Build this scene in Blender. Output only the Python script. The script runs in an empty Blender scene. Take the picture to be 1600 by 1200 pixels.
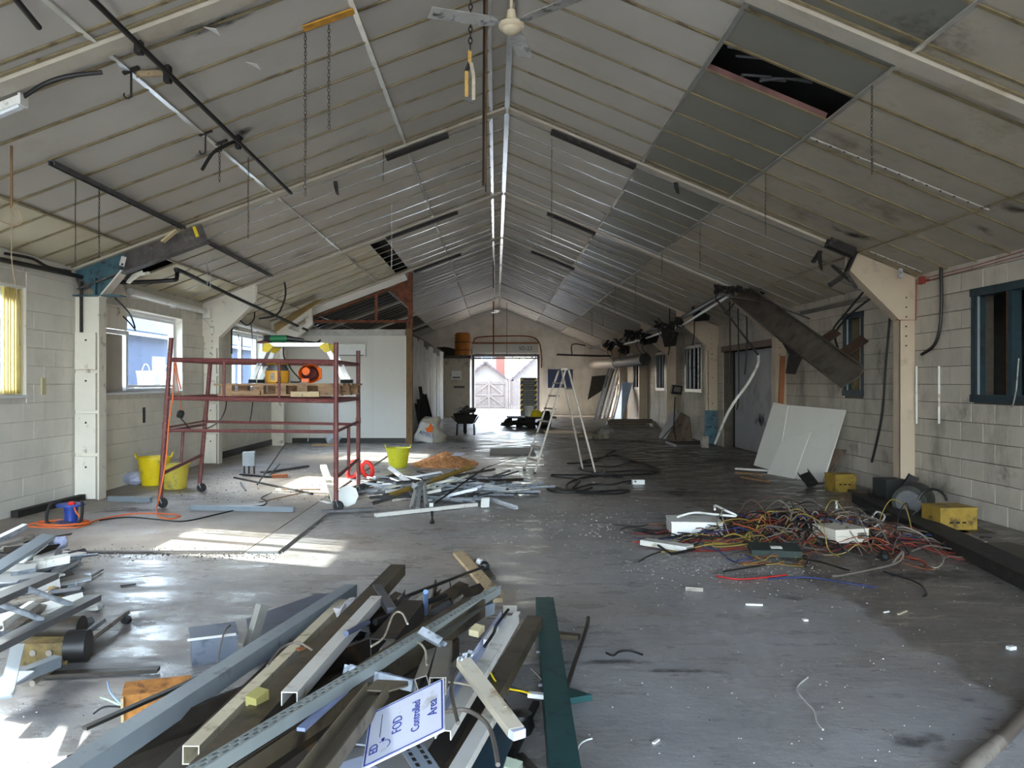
import bpy, math, random
from mathutils import Vector, Matrix
random.seed(11)
rnd = random.random
def ru(a, b): return a + (b - a) * random.random()
sc = bpy.context.scene
COL = sc.collection

# ------------------------------------------------------------------ camera
F, EYE, VX, VY = 1250.0, 1.6, 775.0, 598.0
cam = bpy.data.cameras.new('camera')
cam.sensor_width = 36.0
cam.lens = F / 1600.0 * 36.0
cam.shift_x = (800.0 - VX) / 1600.0
cam.shift_y = (VY - 600.0) / 1600.0
cam.clip_start = 0.05
cam.clip_end = 400
camo = bpy.data.objects.new('camera', cam)
COL.objects.link(camo)
camo.location = (0, 0, EYE)
camo.rotation_euler = (math.pi / 2, 0, 0)
sc.camera = camo

# ------------------------------------------------------------------ sky, sun, exposure
world = bpy.data.worlds.new('sky')
sc.world = world
world.use_nodes = True
wn = world.node_tree
for n in list(wn.nodes): wn.nodes.remove(n)
wo = wn.nodes.new('ShaderNodeOutputWorld')
wb = wn.nodes.new('ShaderNodeBackground')
sky = wn.nodes.new('ShaderNodeTexSky')
sky.sky_type = 'NISHITA'
sky.sun_disc = False
sky.sun_elevation = math.radians(29.5)
sky.sun_rotation = math.radians(-70)
sky.air_density = 1.0
sky.dust_density = 2.5
wb.inputs['Strength'].default_value = 1.5
hs = wn.nodes.new('ShaderNodeHueSaturation'); hs.inputs['Saturation'].default_value = 0.75
wn.links.new(sky.outputs[0], hs.inputs['Color'])
wn.links.new(hs.outputs[0], wb.inputs[0])
wn.links.new(wb.outputs[0], wo.inputs[0])
sl = bpy.data.lights.new('sun', 'SUN')
sl.energy = 9.0
sl.angle = math.radians(0.6)
sl.color = (1.0, 0.93, 0.82)
so = bpy.data.objects.new('sun', sl)
COL.objects.link(so)
so.location = (-20, 12, 14)
so.rotation_euler = Vector((1, -0.35, -0.6)).to_track_quat('-Z', 'Y').to_euler()

sc.view_settings.view_transform = 'Standard'
sc.view_settings.look = 'None'
sc.view_settings.gamma = 1.0
sc.view_settings.use_curve_mapping = False
sc.view_settings.exposure = 1.95

# ------------------------------------------------------------------ from the photograph's pixels to places in the hall
XL, XR, YF = -5.72, 5.66, 39.58          # left wall, right wall, far wall
RX, RZ, SL, SR = 0.15, 5.35, 0.373, 0.421  # ridge and the two ceiling slopes
def cz(x): return RZ - SL * (RX - x) if x < RX else RZ - SR * (x - RX)
def G(px, py, z=0.0):
    y = F * (EYE - z) / (py - VY)
    return Vector(((px - VX) * y / F, y, z))
def D(px, py, y): return Vector(((px - VX) * y / F, y, EYE - (py - VY) * y / F))
def W(px, py, x):
    y = F * x / (px - VX)
    return Vector((x, y, EYE - (py - VY) * y / F))
def CH(px, py, drop=0.0):
    k = (px - VX) / (VY - py)
    if px < VX + (VY - py) * RX / (RZ - EYE):
        x = k * (RZ - EYE - drop - SL * RX) / (1 - k * SL)
    else:
        x = k * (RZ - EYE - drop + SR * RX) / (1 + k * SR)
    z = cz(x) - drop
    y = F * (z - EYE) / (VY - py)
    return Vector((x, y, z))
FR = [6.12 + 4.78 * k for k in range(-2, 8)]   # portal frames
def fy(k): return 6.12 + 4.78 * k

# ------------------------------------------------------------------ mesh helpers
class MB:
    def __init__(s): s.v = []; s.f = []
    def add(s, vs, fs):
        o = len(s.v)
        s.v += [tuple(p) for p in vs]
        s.f += [tuple(i + o for i in f) for f in fs]
        return s
    def box(s, lo, hi):
        x0, y0, z0 = lo; x1, y1, z1 = hi
        return s.add([(x0,y0,z0),(x1,y0,z0),(x1,y1,z0),(x0,y1,z0),(x0,y0,z1),(x1,y0,z1),(x1,y1,z1),(x0,y1,z1)],
                     [(3,2,1,0),(4,5,6,7),(0,1,5,4),(1,2,6,5),(2,3,7,6),(3,0,4,7)])
    def obox(s, c, ax, ay, az):
        c, ax, ay, az = Vector(c), Vector(ax), Vector(ay), Vector(az)
        vs = [c + ax*i + ay*j + az*k for k in (-1,1) for i, j in ((-1,-1),(1,-1),(1,1),(-1,1))]
        return s.add(vs, [(3,2,1,0),(4,5,6,7),(0,1,5,4),(1,2,6,5),(2,3,7,6),(3,0,4,7)])
    def rbox(s, c, size, rz=0, rx=0, ry=0):
        m = Matrix.Rotation(rz, 3, 'Z') @ Matrix.Rotation(ry, 3, 'Y') @ Matrix.Rotation(rx, 3, 'X')
        return s.obox(c, m @ Vector((size[0]/2,0,0)), m @ Vector((0,size[1]/2,0)), m @ Vector((0,0,size[2]/2)))
    def frame(s, A, B, up=(0,0,1), roll=0):
        A, B = Vector(A), Vector(B)
        d = (B - A).normalized(); up = Vector(up)
        if abs(d.dot(up)) > 0.97: up = Vector((0,1,0))
        x = d.cross(up).normalized(); y = x.cross(d).normalized()
        if roll:
            c, q = math.cos(roll), math.sin(roll)
            x, y = x*c + y*q, y*c - x*q
        return A, B, x, y
    def sec(s, A, B, prof, up=(0,0,1), roll=0):
        A, B, x, y = s.frame(A, B, up, roll)
        n = len(prof)
        vs = [A + x*p[0] + y*p[1] for p in prof] + [B + x*p[0] + y*p[1] for p in prof]
        fs = [(i, (i+1) % n, n + (i+1) % n, n + i) for i in range(n)]
        fs += [tuple(range(n-1, -1, -1)), tuple(range(n, 2*n))]
        return s.add(vs, fs)
    def bar(s, A, B, w, h, up=(0,0,1), roll=0):
        return s.sec(A, B, [(-w/2,-h/2),(w/2,-h/2),(w/2,h/2),(-w/2,h/2)], up, roll)
    def hollow(s, A, B, w, h, t, up=(0,0,1), roll=0):
        A, B, x, y = s.frame(A, B, up, roll)
        vs = []
        for P in (A, B):
            for k in (0, t):
                for i, j in ((-1,-1),(1,-1),(1,1),(-1,1)):
                    vs.append(P + x*i*(w/2-k) + y*j*(h/2-k))
        fs = []
        for i in range(4):
            j = (i+1) % 4
            fs += [(i, j, 8+j, 8+i), (4+j, 4+i, 12+i, 12+j), (j, i, 4+i, 4+j), (8+i, 8+j, 12+j, 12+i)]
        return s.add(vs, fs)
    def tube(s, pts, r, n=8, closed=False, cap=True):
        pts = [Vector(p) for p in pts]
        m = len(pts); rr = r if isinstance(r, (list, tuple)) else [r]*m
        ta = []
        for i in range(m):
            a = pts[i-1] if (i or closed) else pts[i]
            b = pts[(i+1) % m] if (i < m-1 or closed) else pts[i]
            t = b - a
            ta.append(t.normalized() if t.length > 1e-9 else Vector((0,0,1)))
        up = Vector((0,0,1)) if abs(ta[0].z) < 0.9 else Vector((1,0,0))
        nx = ta[0].cross(up).normalized()
        vs = []
        for i in range(m):
            nx = nx - ta[i]*nx.dot(ta[i])
            if nx.length < 1e-6: nx = ta[i].orthogonal()
            nx.normalize(); ny = ta[i].cross(nx)
            for k in range(n):
                a = 2*math.pi*k/n
                vs.append(pts[i] + (nx*math.cos(a) + ny*math.sin(a))*rr[i])
        fs = []
        for i in range(m if closed else m-1):
            j = (i+1) % m
            for k in range(n):
                l = (k+1) % n
                fs.append((i*n+k, i*n+l, j*n+l, j*n+k))
        if cap and not closed:
            fs += [tuple(range(n-1, -1, -1)), tuple((m-1)*n+k for k in range(n))]
        return s.add(vs, fs)
    def lathe(s, prof, n=16, M=None, cap=True):
        M = M or Matrix()
        vs, fs = [], []
        for r, z in prof:
            for k in range(n):
                a = 2*math.pi*k/n
                vs.append(M @ Vector((r*math.cos(a), r*math.sin(a), z)))
        for i in range(len(prof)-1):
            for k in range(n):
                l = (k+1) % n
                fs.append((i*n+k, i*n+l, (i+1)*n+l, (i+1)*n+k))
        if cap:
            if prof[0][0] > 1e-6: fs.append(tuple(range(n-1, -1, -1)))
            if prof[-1][0] > 1e-6: fs.append(tuple((len(prof)-1)*n+k for k in range(n)))
        return s.add(vs, fs)
    def plate(s, pts, t):
        pts = [Vector(p) for p in pts]; n = len(pts)
        nr = Vector((0,0,0))
        for i in range(n):
            a, b = pts[i], pts[(i+1) % n]
            nr += Vector(((a.y-b.y)*(a.z+b.z), (a.z-b.z)*(a.x+b.x), (a.x-b.x)*(a.y+b.y)))
        nr.normalize()
        vs = [p + nr*t/2 for p in pts] + [p - nr*t/2 for p in pts]
        fs = [tuple(range(n)), tuple(range(2*n-1, n-1, -1))] + [(i, n+i, n+(i+1) % n, (i+1) % n) for i in range(n)]
        return s.add(vs, fs)
    def blob(s, c, r, n=8, m=5, jit=0.15, flat=1.0):
        c = Vector(c); rr = r if isinstance(r, (tuple, list)) else (r, r, r*flat)
        prof = []
        vs, fs = [c - Vector((0,0,rr[2]))], []
        for i in range(1, m):
            th = math.pi*i/m
            for k in range(n):
                a = 2*math.pi*k/n; q = 1 + ru(-jit, jit)
                vs.append(c + Vector((rr[0]*math.sin(th)*math.cos(a)*q, rr[1]*math.sin(th)*math.sin(a)*q, -rr[2]*math.cos(th)*q)))
        vs.append(c + Vector((0,0,rr[2])))
        for k in range(n):
            l = (k+1) % n
            fs.append((0, 1+l, 1+k))
            for i in range(m-2): fs.append((1+i*n+k, 1+i*n+l, 1+(i+1)*n+l, 1+(i+1)*n+k))
            fs.append((1+(m-2)*n+k, 1+(m-2)*n+l, len(vs)-1))
        return s.add(vs, fs)
    def mesh(s, name, mat, smooth=False, off=None):
        me = bpy.data.meshes.new(name)
        vs = s.v if off is None else [(p[0]-off[0], p[1]-off[1], p[2]-off[2]) for p in s.v]
        me.from_pydata(vs, [], s.f)
        if mat: me.materials.append(mat)
        if smooth:
            me.polygons.foreach_set('use_smooth', [True]*len(me.polygons))
            me.set_sharp_from_angle(angle=math.radians(40))
        me.update()
        return me
    def build(s, name, mat, parent=None, smooth=False, local=False):
        if parent is None and not local:
            xs = [p[0] for p in s.v]; ys = [p[1] for p in s.v]; zs = [p[2] for p in s.v]
            off = ((min(xs)+max(xs))/2, (min(ys)+max(ys))/2, min(zs))
        else: off = None
        o = bpy.data.objects.new(name, s.mesh(name, mat, smooth, off))
        COL.objects.link(o)
        if off: o.location = off
        if parent is not None:
            o.parent = parent
            if not local: o.matrix_parent_inverse = Matrix.Translation(-rootloc(parent))
        return o
def rootloc(o):
    return Vector(o.location) if o.parent is None else Vector((0,0,0))
def tag(o, label=None, cat=None, group=None, kind=None):
    if label: o['label'] = label
    if cat: o['category'] = cat
    if group: o['group'] = group
    if kind: o['kind'] = kind
    return o
def thing(name, loc, label, cat, group=None):
    e = bpy.data.objects.new(name, None)
    e.empty_display_size = 0.1
    COL.objects.link(e); e.location = loc
    return tag(e, label, cat, group)
def one(name, mb, mat, label, cat, group=None, smooth=False):
    return tag(mb.build(name, mat, None, smooth), label, cat, group)
def struct(name, mb, mat, label=None, parent=None):
    o = mb.build(name, mat, parent)
    if parent is None: o['kind'] = 'structure'
    if label: o['label'] = label
    return o
def copy_tree(o, parent=None):
    c = o.copy(); COL.objects.link(c)
    if parent is not None: c.parent = parent
    for ch in o.children: copy_tree(ch, c)
    return c
def Lp(a, b, t): return [(a, 0), (b, 0), (b, t), (t, t) if a == 0 else (a, t), ] if False else [(0,0),(a,0),(a,t),(t,t),(t,b),(0,b)]
def Cp(w, h, t): return [(-w/2,-h/2),(w/2,-h/2),(w/2,h/2),(w/2-t,h/2),(w/2-t,-h/2+t),(-w/2+t,-h/2+t),(-w/2+t,h/2),(-w/2,h/2)]
def Ip(w, h, t): return [(-w/2,-h/2),(w/2,-h/2),(w/2,-h/2+t),(t/2,-h/2+t),(t/2,h/2-t),(w/2,h/2-t),(w/2,h/2),(-w/2,h/2),(-w/2,h/2-t),(-t/2,h/2-t),(-t/2,-h/2+t),(-w/2,-h/2+t)]
def arc(c, r, a0, a1, n, u=(1,0,0), v=(0,0,1)):
    c, u, v = Vector(c), Vector(u), Vector(v)
    return [c + u*r*math.cos(a0+(a1-a0)*i/n) + v*r*math.sin(a0+(a1-a0)*i/n) for i in range(n+1)]
def spline(pts, k=6):
    pts = [Vector(p) for p in pts]; out = []
    for i in range(len(pts)-1):
        p0 = pts[max(i-1,0)]; p1 = pts[i]; p2 = pts[i+1]; p3 = pts[min(i+2,len(pts)-1)]
        for j in range(k):
            t = j/k
            out.append(0.5*((2*p1)+(p2-p0)*t+(2*p0-5*p1+4*p2-p3)*t*t+(3*p1-p0-3*p2+p3)*t**3))
    return out + [pts[-1]]
def text_mesh(s, size, mat, extrude=0.0006):
    cu = bpy.data.curves.new('lettering', 'FONT')
    cu.body = s; cu.size = size; cu.extrude = extrude; cu.align_x = 'CENTER'; cu.align_y = 'CENTER'
    cu.resolution_u = 3
    t = bpy.data.objects.new('lettering', cu); COL.objects.link(t)
    dg = bpy.context.evaluated_depsgraph_get()
    me = bpy.data.meshes.new_from_object(t.evaluated_get(dg))
    bpy.data.objects.remove(t); bpy.data.curves.remove(cu)
    me.materials.clear(); me.materials.append(mat)
    return me
def lettering(s, size, mat, parent, c, u, v, name='lettering'):
    u = Vector(u).normalized(); v = Vector(v); v = (v - u*u.dot(v)).normalized(); w = u.cross(v)
    o = bpy.data.objects.new(name, text_mesh(s, size, mat)); COL.objects.link(o)
    m = Matrix((u, v, w)).transposed().to_4x4(); m.translation = Vector(c)
    o.parent = parent
    o.matrix_parent_inverse = Matrix.Translation(-rootloc(parent))
    o.matrix_basis = m
    return o

# ------------------------------------------------------------------ materials
def lin(c):
    c = c/255.0
    return c/12.92 if c <= 0.04045 else ((c+0.055)/1.055)**2.4
def rgb(c): return (lin(c[0]), lin(c[1]), lin(c[2]), 1)
MATS = {}
def M(name, col, rough=0.6, metal=0.0, var=0.15, scale=6.0, bump=0.0, bscale=None, dirt=None, damt=0.5, dscale=3.0, rand=0.0, stretch=(1,1,1), rvar=0.0, spec=0.5, dsharp=0.12):
    if name in MATS: return MATS[name]
    m = bpy.data.materials.new(name); m.use_nodes = True
    nt = m.node_tree; N = nt.nodes; L = nt.links
    b = N['Principled BSDF']
    b.inputs['Roughness'].default_value = rough
    b.inputs['Metallic'].default_value = metal
    b.inputs['Specular IOR Level'].default_value = spec
    geo = N.new('ShaderNodeNewGeometry')
    mp = N.new('ShaderNodeMapping'); mp.inputs['Scale'].default_value = stretch
    L.new(geo.outputs['Position'], mp.inputs['Vector'])
    nz = N.new('ShaderNodeTexNoise'); nz.inputs['Scale'].default_value = scale; nz.inputs['Detail'].default_value = 6
    L.new(mp.outputs[0], nz.inputs['Vector'])
    mr = N.new('ShaderNodeMapRange')
    mr.inputs['From Min'].default_value = 0.3; mr.inputs['From Max'].default_value = 0.7
    mr.inputs['To Min'].default_value = 1 - var; mr.inputs['To Max'].default_value = 1 + var
    L.new(nz.outputs['Fac'], mr.inputs['Value'])
    vm = N.new('ShaderNodeVectorMath'); vm.operation = 'SCALE'
    vm.inputs[0].default_value = rgb(col)[:3]
    L.new(mr.outputs[0], vm.inputs['Scale'])
    out = vm.outputs[0]
    if rand:
        oi = N.new('ShaderNodeObjectInfo')
        m2 = N.new('ShaderNodeMapRange'); m2.inputs['To Min'].default_value = 1 - rand; m2.inputs['To Max'].default_value = 1 + rand
        L.new(oi.outputs['Random'], m2.inputs['Value'])
        v2 = N.new('ShaderNodeVectorMath'); v2.operation = 'SCALE'
        L.new(out, v2.inputs[0]); L.new(m2.outputs[0], v2.inputs['Scale']); out = v2.outputs[0]
    if dirt:
        n2 = N.new('ShaderNodeTexNoise'); n2.inputs['Scale'].default_value = dscale; n2.inputs['Detail'].default_value = 8
        n2.inputs['Roughness'].default_value = 0.65
        L.new(mp.outputs[0], n2.inputs['Vector'])
        r2 = N.new('ShaderNodeMapRange')
        th = 0.62 - 0.25*damt
        r2.inputs['From Min'].default_value = th; r2.inputs['From Max'].default_value = th + dsharp
        L.new(n2.outputs['Fac'], r2.inputs['Value'])
        mx = N.new('ShaderNodeMix'); mx.data_type = 'RGBA'
        mx.inputs['B'].default_value = rgb(dirt)
        L.new(r2.outputs[0], mx.inputs['Factor']); L.new(out, mx.inputs['A']); out = mx.outputs['Result']
    L.new(out, b.inputs['Base Color'])
    if rvar:
        r3 = N.new('ShaderNodeMapRange'); r3.inputs['From Min'].default_value = 0.35; r3.inputs['From Max'].default_value = 0.65
        r3.inputs['To Min'].default_value = max(0.05, rough - rvar); r3.inputs['To Max'].default_value = min(1, rough + rvar)
        n3 = N.new('ShaderNodeTexNoise'); n3.inputs['Scale'].default_value = scale*0.4; n3.inputs['Detail'].default_value = 5
        L.new(mp.outputs[0], n3.inputs['Vector'])
        L.new(n3.outputs['Fac'], r3.inputs['Value']); L.new(r3.outputs[0], b.inputs['Roughness'])
    if bump:
        n4 = N.new('ShaderNodeTexNoise'); n4.inputs['Scale'].default_value = bscale or scale*4; n4.inputs['Detail'].default_value = 5
        L.new(mp.outputs[0], n4.inputs['Vector'])
        bp = N.new('ShaderNodeBump'); bp.inputs['Strength'].default_value = bump; bp.inputs['Distance'].default_value = 0.02
        L.new(n4.outputs['Fac'], bp.inputs['Height']); L.new(bp.outputs[0], b.inputs['Normal'])
    MATS[name] = m
    return m
def glass_mat(name, tint=(235,242,245), refl=0.08):
    m = bpy.data.materials.new(name); m.use_nodes = True
    nt = m.node_tree; N = nt.nodes; L = nt.links
    N.remove(N['Principled BSDF'])
    tr = N.new('ShaderNodeBsdfTransparent'); tr.inputs[0].default_value = rgb(tint)
    gl = N.new('ShaderNodeBsdfGlossy'); gl.inputs['Roughness'].default_value = 0.03
    mx = N.new('ShaderNodeMixShader'); mx.inputs[0].default_value = refl
    L.new(tr.outputs[0], mx.inputs[1]); L.new(gl.outputs[0], mx.inputs[2])
    L.new(mx.outputs[0], N['Material Output'].inputs['Surface'])
    return m
CREAM = M('cream_paint', (230,224,212), 0.55, var=0.05, scale=3, dirt=(150,135,115), damt=0.12, dscale=5, bump=0.03)
CREAM_R = M('warm_cream_paint', (190,172,150), 0.55, var=0.06, scale=3, dirt=(140,122,104), damt=0.2, dscale=4, dsharp=0.3, bump=0.03)
WALLP = M('wall_paint', (224,219,209), 0.7, var=0.06, scale=2.5, rand=0.03, dirt=(192,184,172), damt=0.35, dscale=1.6, bump=0.12, bscale=14, dsharp=0.3)
BLOCKP = M('block_paint', (186,177,164), 0.75, var=0.12, scale=3, rand=0.06, dirt=(118,109,98), damt=0.35, dscale=1.6, bump=0.2, bscale=30, dsharp=0.25, stretch=(1,1,0.6))
MORTAR = M('mortar', (88,80,71), 0.9, var=0.2, scale=8)
MORTARL = M('pale_mortar', (200,195,184), 0.9, var=0.1, scale=8)
PANEL = M('ceiling_board', (192,186,176), 0.6, var=0.05, scale=1.5, rand=0.05, dirt=(172,164,148), damt=0.25, dscale=1.2, dsharp=0.35)
PANEL2 = M('mouldy_fibreboard', (176,167,150), 0.8, var=0.1, scale=2.5, rand=0.05, dirt=(130,118,92), damt=0.3, dscale=2.5, dsharp=0.3, bump=0.1, bscale=40)
PANELY = M('yellowed_board', (204,196,172), 0.7, var=0.05, scale=2, rand=0.04, dirt=(180,165,125), damt=0.3, dscale=1.5, dsharp=0.3)
SKYP = M('grey_rooflight_sheet', (132,130,120), 0.5, var=0.06, scale=2, rand=0.08)
BATTEN = M('batten', (140,126,94), 0.35, var=0.25, scale=5, dirt=(92,78,52), damt=0.3, dscale=4)
BATTENW = M('white_batten', (214,213,208), 0.2, 0.55, var=0.1, scale=5)
ROOFD = M('roof_void', (38,36,34), 0.9, var=0.3)
BOXIN = M('beam_casing', (190,182,166), 0.5, var=0.08, scale=4, dirt=(140,118,84), damt=0.3, dscale=2, dsharp=0.3)
TEAL = M('teal_steel', (62,98,110), 0.5, var=0.2, scale=6, dirt=(40,45,48), damt=0.35, dscale=7)
GREYST = M('grey_steel', (92,92,94), 0.45, 0.3, var=0.2, scale=10, dirt=(60,52,44), damt=0.3, dscale=6)
DARKST = M('dark_steel', (56,50,44), 0.45, 0.35, var=0.3, scale=12, dirt=(86,66,44), damt=0.25, dscale=5)
OLIVE = M('olive_dirty_steel', (84,74,58), 0.45, 0.3, var=0.25, scale=10, dirt=(48,42,36), damt=0.4, dscale=6)
GALV = M('galvanised_steel', (168,174,182), 0.34, 0.35, var=0.2, scale=20, rand=0.15, dirt=(105,108,112), damt=0.3, dscale=14)
BLUEGREY = M('blue_grey_painted_steel', (134,143,150), 0.38, 0.15, var=0.08, scale=6, dirt=(95,100,104), damt=0.15, dscale=6)
WHITEM = M('white_painted_metal', (215,212,204), 0.35, var=0.05, scale=6, dirt=(160,148,125), damt=0.25, dscale=7)
WHITEP = M('white_plastic', (226,226,222), 0.4, var=0.04, dirt=(180,172,156), damt=0.15, dscale=8)
BLACK = M('black_plastic', (26,25,25), 0.45, var=0.2)
BLACKC = M('black_cable', (22,21,21), 0.5, var=0.2)
SOOT = M('sooty_metal', (34,31,29), 0.7, var=0.4, scale=14, dirt=(70,62,54), damt=0.25, dscale=10)
RUST = M('rust', (132,78,42), 0.8, var=0.35, scale=14, dirt=(70,48,34), damt=0.45, dscale=9, bump=0.15)
RUSTB = M('rusty_box', (176,118,56), 0.75, var=0.3, scale=16, dirt=(105,62,30), damt=0.5, dscale=12, bump=0.15)
MAROON = M('maroon_paint', (112,60,58), 0.5, var=0.2, scale=14, dirt=(176,160,150), damt=0.05, dscale=30)
YELLOW = M('yellow_plastic', (226,198,20), 0.45, var=0.06, scale=5, dirt=(170,150,60), damt=0.15, dscale=7)
YELLOWD = M('dusty_yellow_plastic', (196,178,66), 0.55, var=0.08, scale=5, dirt=(150,138,80), damt=0.3, dscale=7)
YELLOWG = M('greenish_yellow_plastic', (206,204,44), 0.45, var=0.06, scale=5, dirt=(176,170,70), damt=0.2, dscale=9)
ORANGE = M('orange_plastic', (236,104,24), 0.4, var=0.05)
ORCAB = M('orange_cable', (226,110,52), 0.5, var=0.08)
REDD = M('dull_red_paint', (142,46,42), 0.5, var=0.1)
RED = M('red_plastic', (226,48,44), 0.4, var=0.08)
REDC = M('red_cable', (168,36,36), 0.5, var=0.1)
BLUE = M('blue_plastic', (40,66,150), 0.4, var=0.1)
GREEN = M('green_tool', (28,112,70), 0.4, var=0.1)
GREENB = M('green_painted_beam', (26,70,70), 0.42, var=0.12, scale=8, dirt=(18,36,38), damt=0.3, dscale=10)
WOOD = M('pale_timber', (188,166,130), 0.7, var=0.12, scale=6, stretch=(3,1,3), dirt=(130,110,85), damt=0.3, dscale=6)
WOODD = M('brown_timber', (128,96,62), 0.75, var=0.2, scale=6, stretch=(4,4,1), dirt=(80,60,42), damt=0.4, dscale=6)
WOODP = M('pallet_timber', (150,118,88), 0.75, var=0.2, scale=5, rand=0.15, stretch=(1,4,4), dirt=(90,70,55), damt=0.35, dscale=6)
ALU = M('dull_aluminium', (146,138,128), 0.45, 0.3, var=0.12, scale=12, dirt=(112,98,84), damt=0.4, dscale=10)
ALUB = M('bright_aluminium', (206,208,210), 0.28, 0.6, var=0.06, scale=12)
RUBBER = M('rubber', (32,32,33), 0.8, var=0.2)
BOARDW = M('white_board', (212,208,200), 0.6, var=0.04, scale=2, dirt=(190,184,174), damt=0.3, dscale=2, rand=0.13, dsharp=0.4)
BOARDL = M('lilac_board', (178,178,182), 0.7, var=0.05, scale=2, dirt=(120,116,114), damt=0.3, dscale=1.2, dsharp=0.3)
BOARDB = M('brown_board', (112,96,82), 0.8, var=0.2, scale=4, dirt=(70,60,52), damt=0.4, dscale=4)
UPVC = M('upvc_frame', (228,230,232), 0.3, var=0.02)
GLASS = glass_mat('window_glass')
SIGNW = M('sign_white', (214,216,228), 0.35, var=0.03, dirt=(180,178,180), damt=0.15, dscale=10)
SIGNB = M('sign_blue', (36,52,140), 0.4, var=0.03)
DKBLUE = M('dark_blue_panel', (22,36,84), 0.45, var=0.08)
DOORC = M('beige_door_paint', (186,176,160), 0.6, var=0.05, dirt=(150,138,122), damt=0.3, dscale=3)
PAPER = M('curled_sheet', (210,208,205), 0.55, var=0.05)
# ================================================================== THE SETTING
def slab(mb, xa, xb, y0, y1, z0, z1, ops):
    cuts = sorted({y0, y1} | {v for o in ops for v in o[:2] if y0 < v < y1})
    for a, b in zip(cuts, cuts[1:]):
        hit = [o for o in ops if o[0] < (a+b)/2 < o[1]]
        if not hit: mb.box((xa, a, z0), (xb, b, z1)); continue
        o = hit[0]
        if o[2] > z0: mb.box((xa, a, z0), (xb, b, o[2]))
        if o[3] < z1: mb.box((xa, a, o[3]), (xb, b, z1))
# ---- floor
def floor_mat():
    m = bpy.data.materials.new('concrete_floor'); m.use_nodes = True
    nt = m.node_tree; N = nt.nodes; L = nt.links; b = N['Principled BSDF']
    geo = N.new('ShaderNodeNewGeometry')
    def noise(s, d=6, r=0.55, st=(1,1,1)):
        mp = N.new('ShaderNodeMapping'); mp.inputs['Scale'].default_value = st
        L.new(geo.outputs['Position'], mp.inputs[0])
        n = N.new('ShaderNodeTexNoise'); n.inputs['Scale'].default_value = s; n.inputs['Detail'].default_value = d; n.inputs['Roughness'].default_value = r
        L.new(mp.outputs[0], n.inputs['Vector']); return n.outputs['Fac']
    def rng(v, a, b_, c=0.0, d=1.0):
        r = N.new('ShaderNodeMapRange'); r.inputs[1].default_value = a; r.inputs[2].default_value = b_; r.inputs[3].default_value = c; r.inputs[4].default_value = d
        L.new(v, r.inputs[0]); return r.outputs[0]
    def mix(f, A, B):
        x = N.new('ShaderNodeMix'); x.data_type = 'RGBA'
        for k, v in (('A', A), ('B', B)):
            if isinstance(v, tuple): x.inputs[k].default_value = rgb(v)
            else: L.new(v, x.inputs[k])
        L.new(f, x.inputs['Factor']); return x.outputs['Result']
    def mul(a, b_):
        x = N.new('ShaderNodeMath'); x.operation = 'MULTIPLY'; L.new(a, x.inputs[0])
        if isinstance(b_, float): x.inputs[1].default_value = b_
        else: L.new(b_, x.inputs[1])
        return x.outputs[0]
    def add(a, b_):
        x = N.new('ShaderNodeMath'); x.operation = 'ADD'; L.new(a, x.inputs[0])
        if isinstance(b_, float): x.inputs[1].default_value = b_
        else: L.new(b_, x.inputs[1])
        return x.outputs[0]
    sep = N.new('ShaderNodeSeparateXYZ'); L.new(geo.outputs['Position'], sep.inputs[0])
    c = mix(rng(noise(1.3), 0.3, 0.7), (140,138,137), (166,164,163))
    c = mix(rng(noise(0.5, 8, 0.6), 0.45, 0.62, 0, 0.6), c, (134,122,112))            # brownish worn areas
    c = mix(rng(noise(3.2, 9, 0.7, (1,2,1)), 0.58, 0.66, 0, 0.6), c, (104,96,90))      # dark stains
    c = mix(rng(noise(5.0, 9, 0.75, (1,2.5,1)), 0.6, 0.68, 0, 0.55), c, (192,192,194))  # plaster dust
    c = mix(rng(noise(30, 4, 0.6), 0.68, 0.72, 0, 0.8), c, (60,54,50))               # specks
    # old unpainted screed along the right side, beyond a worn edge
    wob = rng(noise(2.2, 6, 0.6), 0.3, 0.7, -0.13, 0.13)
    ex = rng(add(sep.outputs['X'], wob), 2.55, 2.60)
    c = mix(mul(ex, 0.85), c, mix(rng(noise(2.0, 8, 0.65), 0.35, 0.65), (92,84,77), (116,108,99)))
    ey = mul(rng(add(sep.outputs['Y'], wob), 9.2, 13.0), rng(sep.outputs['X'], 0.9, 2.2))
    c = mix(mul(ey, 0.55), c, (96,88,81))  # soot and shade of the far right zone, painted into the colour
    L.new(c, b.inputs['Base Color'])
    wet = noise(1.7, 9, 0.68, (1.0,2.2,1))
    r = rng(wet, 0.42, 0.60, 0.56, 0.17)
    L.new(r, b.inputs['Roughness'])
    b.inputs['Specular IOR Level'].default_value = 0.5
    bp = N.new('ShaderNodeBump'); bp.inputs['Strength'].default_value = 0.22; bp.inputs['Distance'].default_value = 0.02
    L.new(noise(9, 8, 0.65, (1,1.6,1)), bp.inputs['Height']); L.new(bp.outputs[0], b.inputs['Normal'])
    return m
FLOOR = floor_mat()
fl = MB(); fl.box((XL-0.27, -6, -0.2), (XR+0.25, YF+0.3, 0))
floor_o = struct('floor', fl, FLOOR, 'worn grey concrete floor of the hall')
SLABM = M('raised_slab', (152,143,134), 0.6, var=0.15, scale=2, dirt=(126,112,98), damt=0.4, dscale=1.3, dsharp=0.3, bump=0.1, bscale=12, rvar=0.15)
sm = MB(); sm.box((XL, 7.55, 0), (-2.36, 17.5, 0.018))
struct('floor_slab', sm, SLABM, 'slightly raised floor screed along the left wall', floor_o)
jm = MB(); jm.box((XL+0.05, 7.47, 0.0), (-2.36, 7.55, 0.004)); jm.build('floor_joint', M('joint_shadow', (52,46,41), 0.9, var=0.3, scale=20), floor_o)  # dark strip standing in for the shadowed gap at the slab edge
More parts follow.
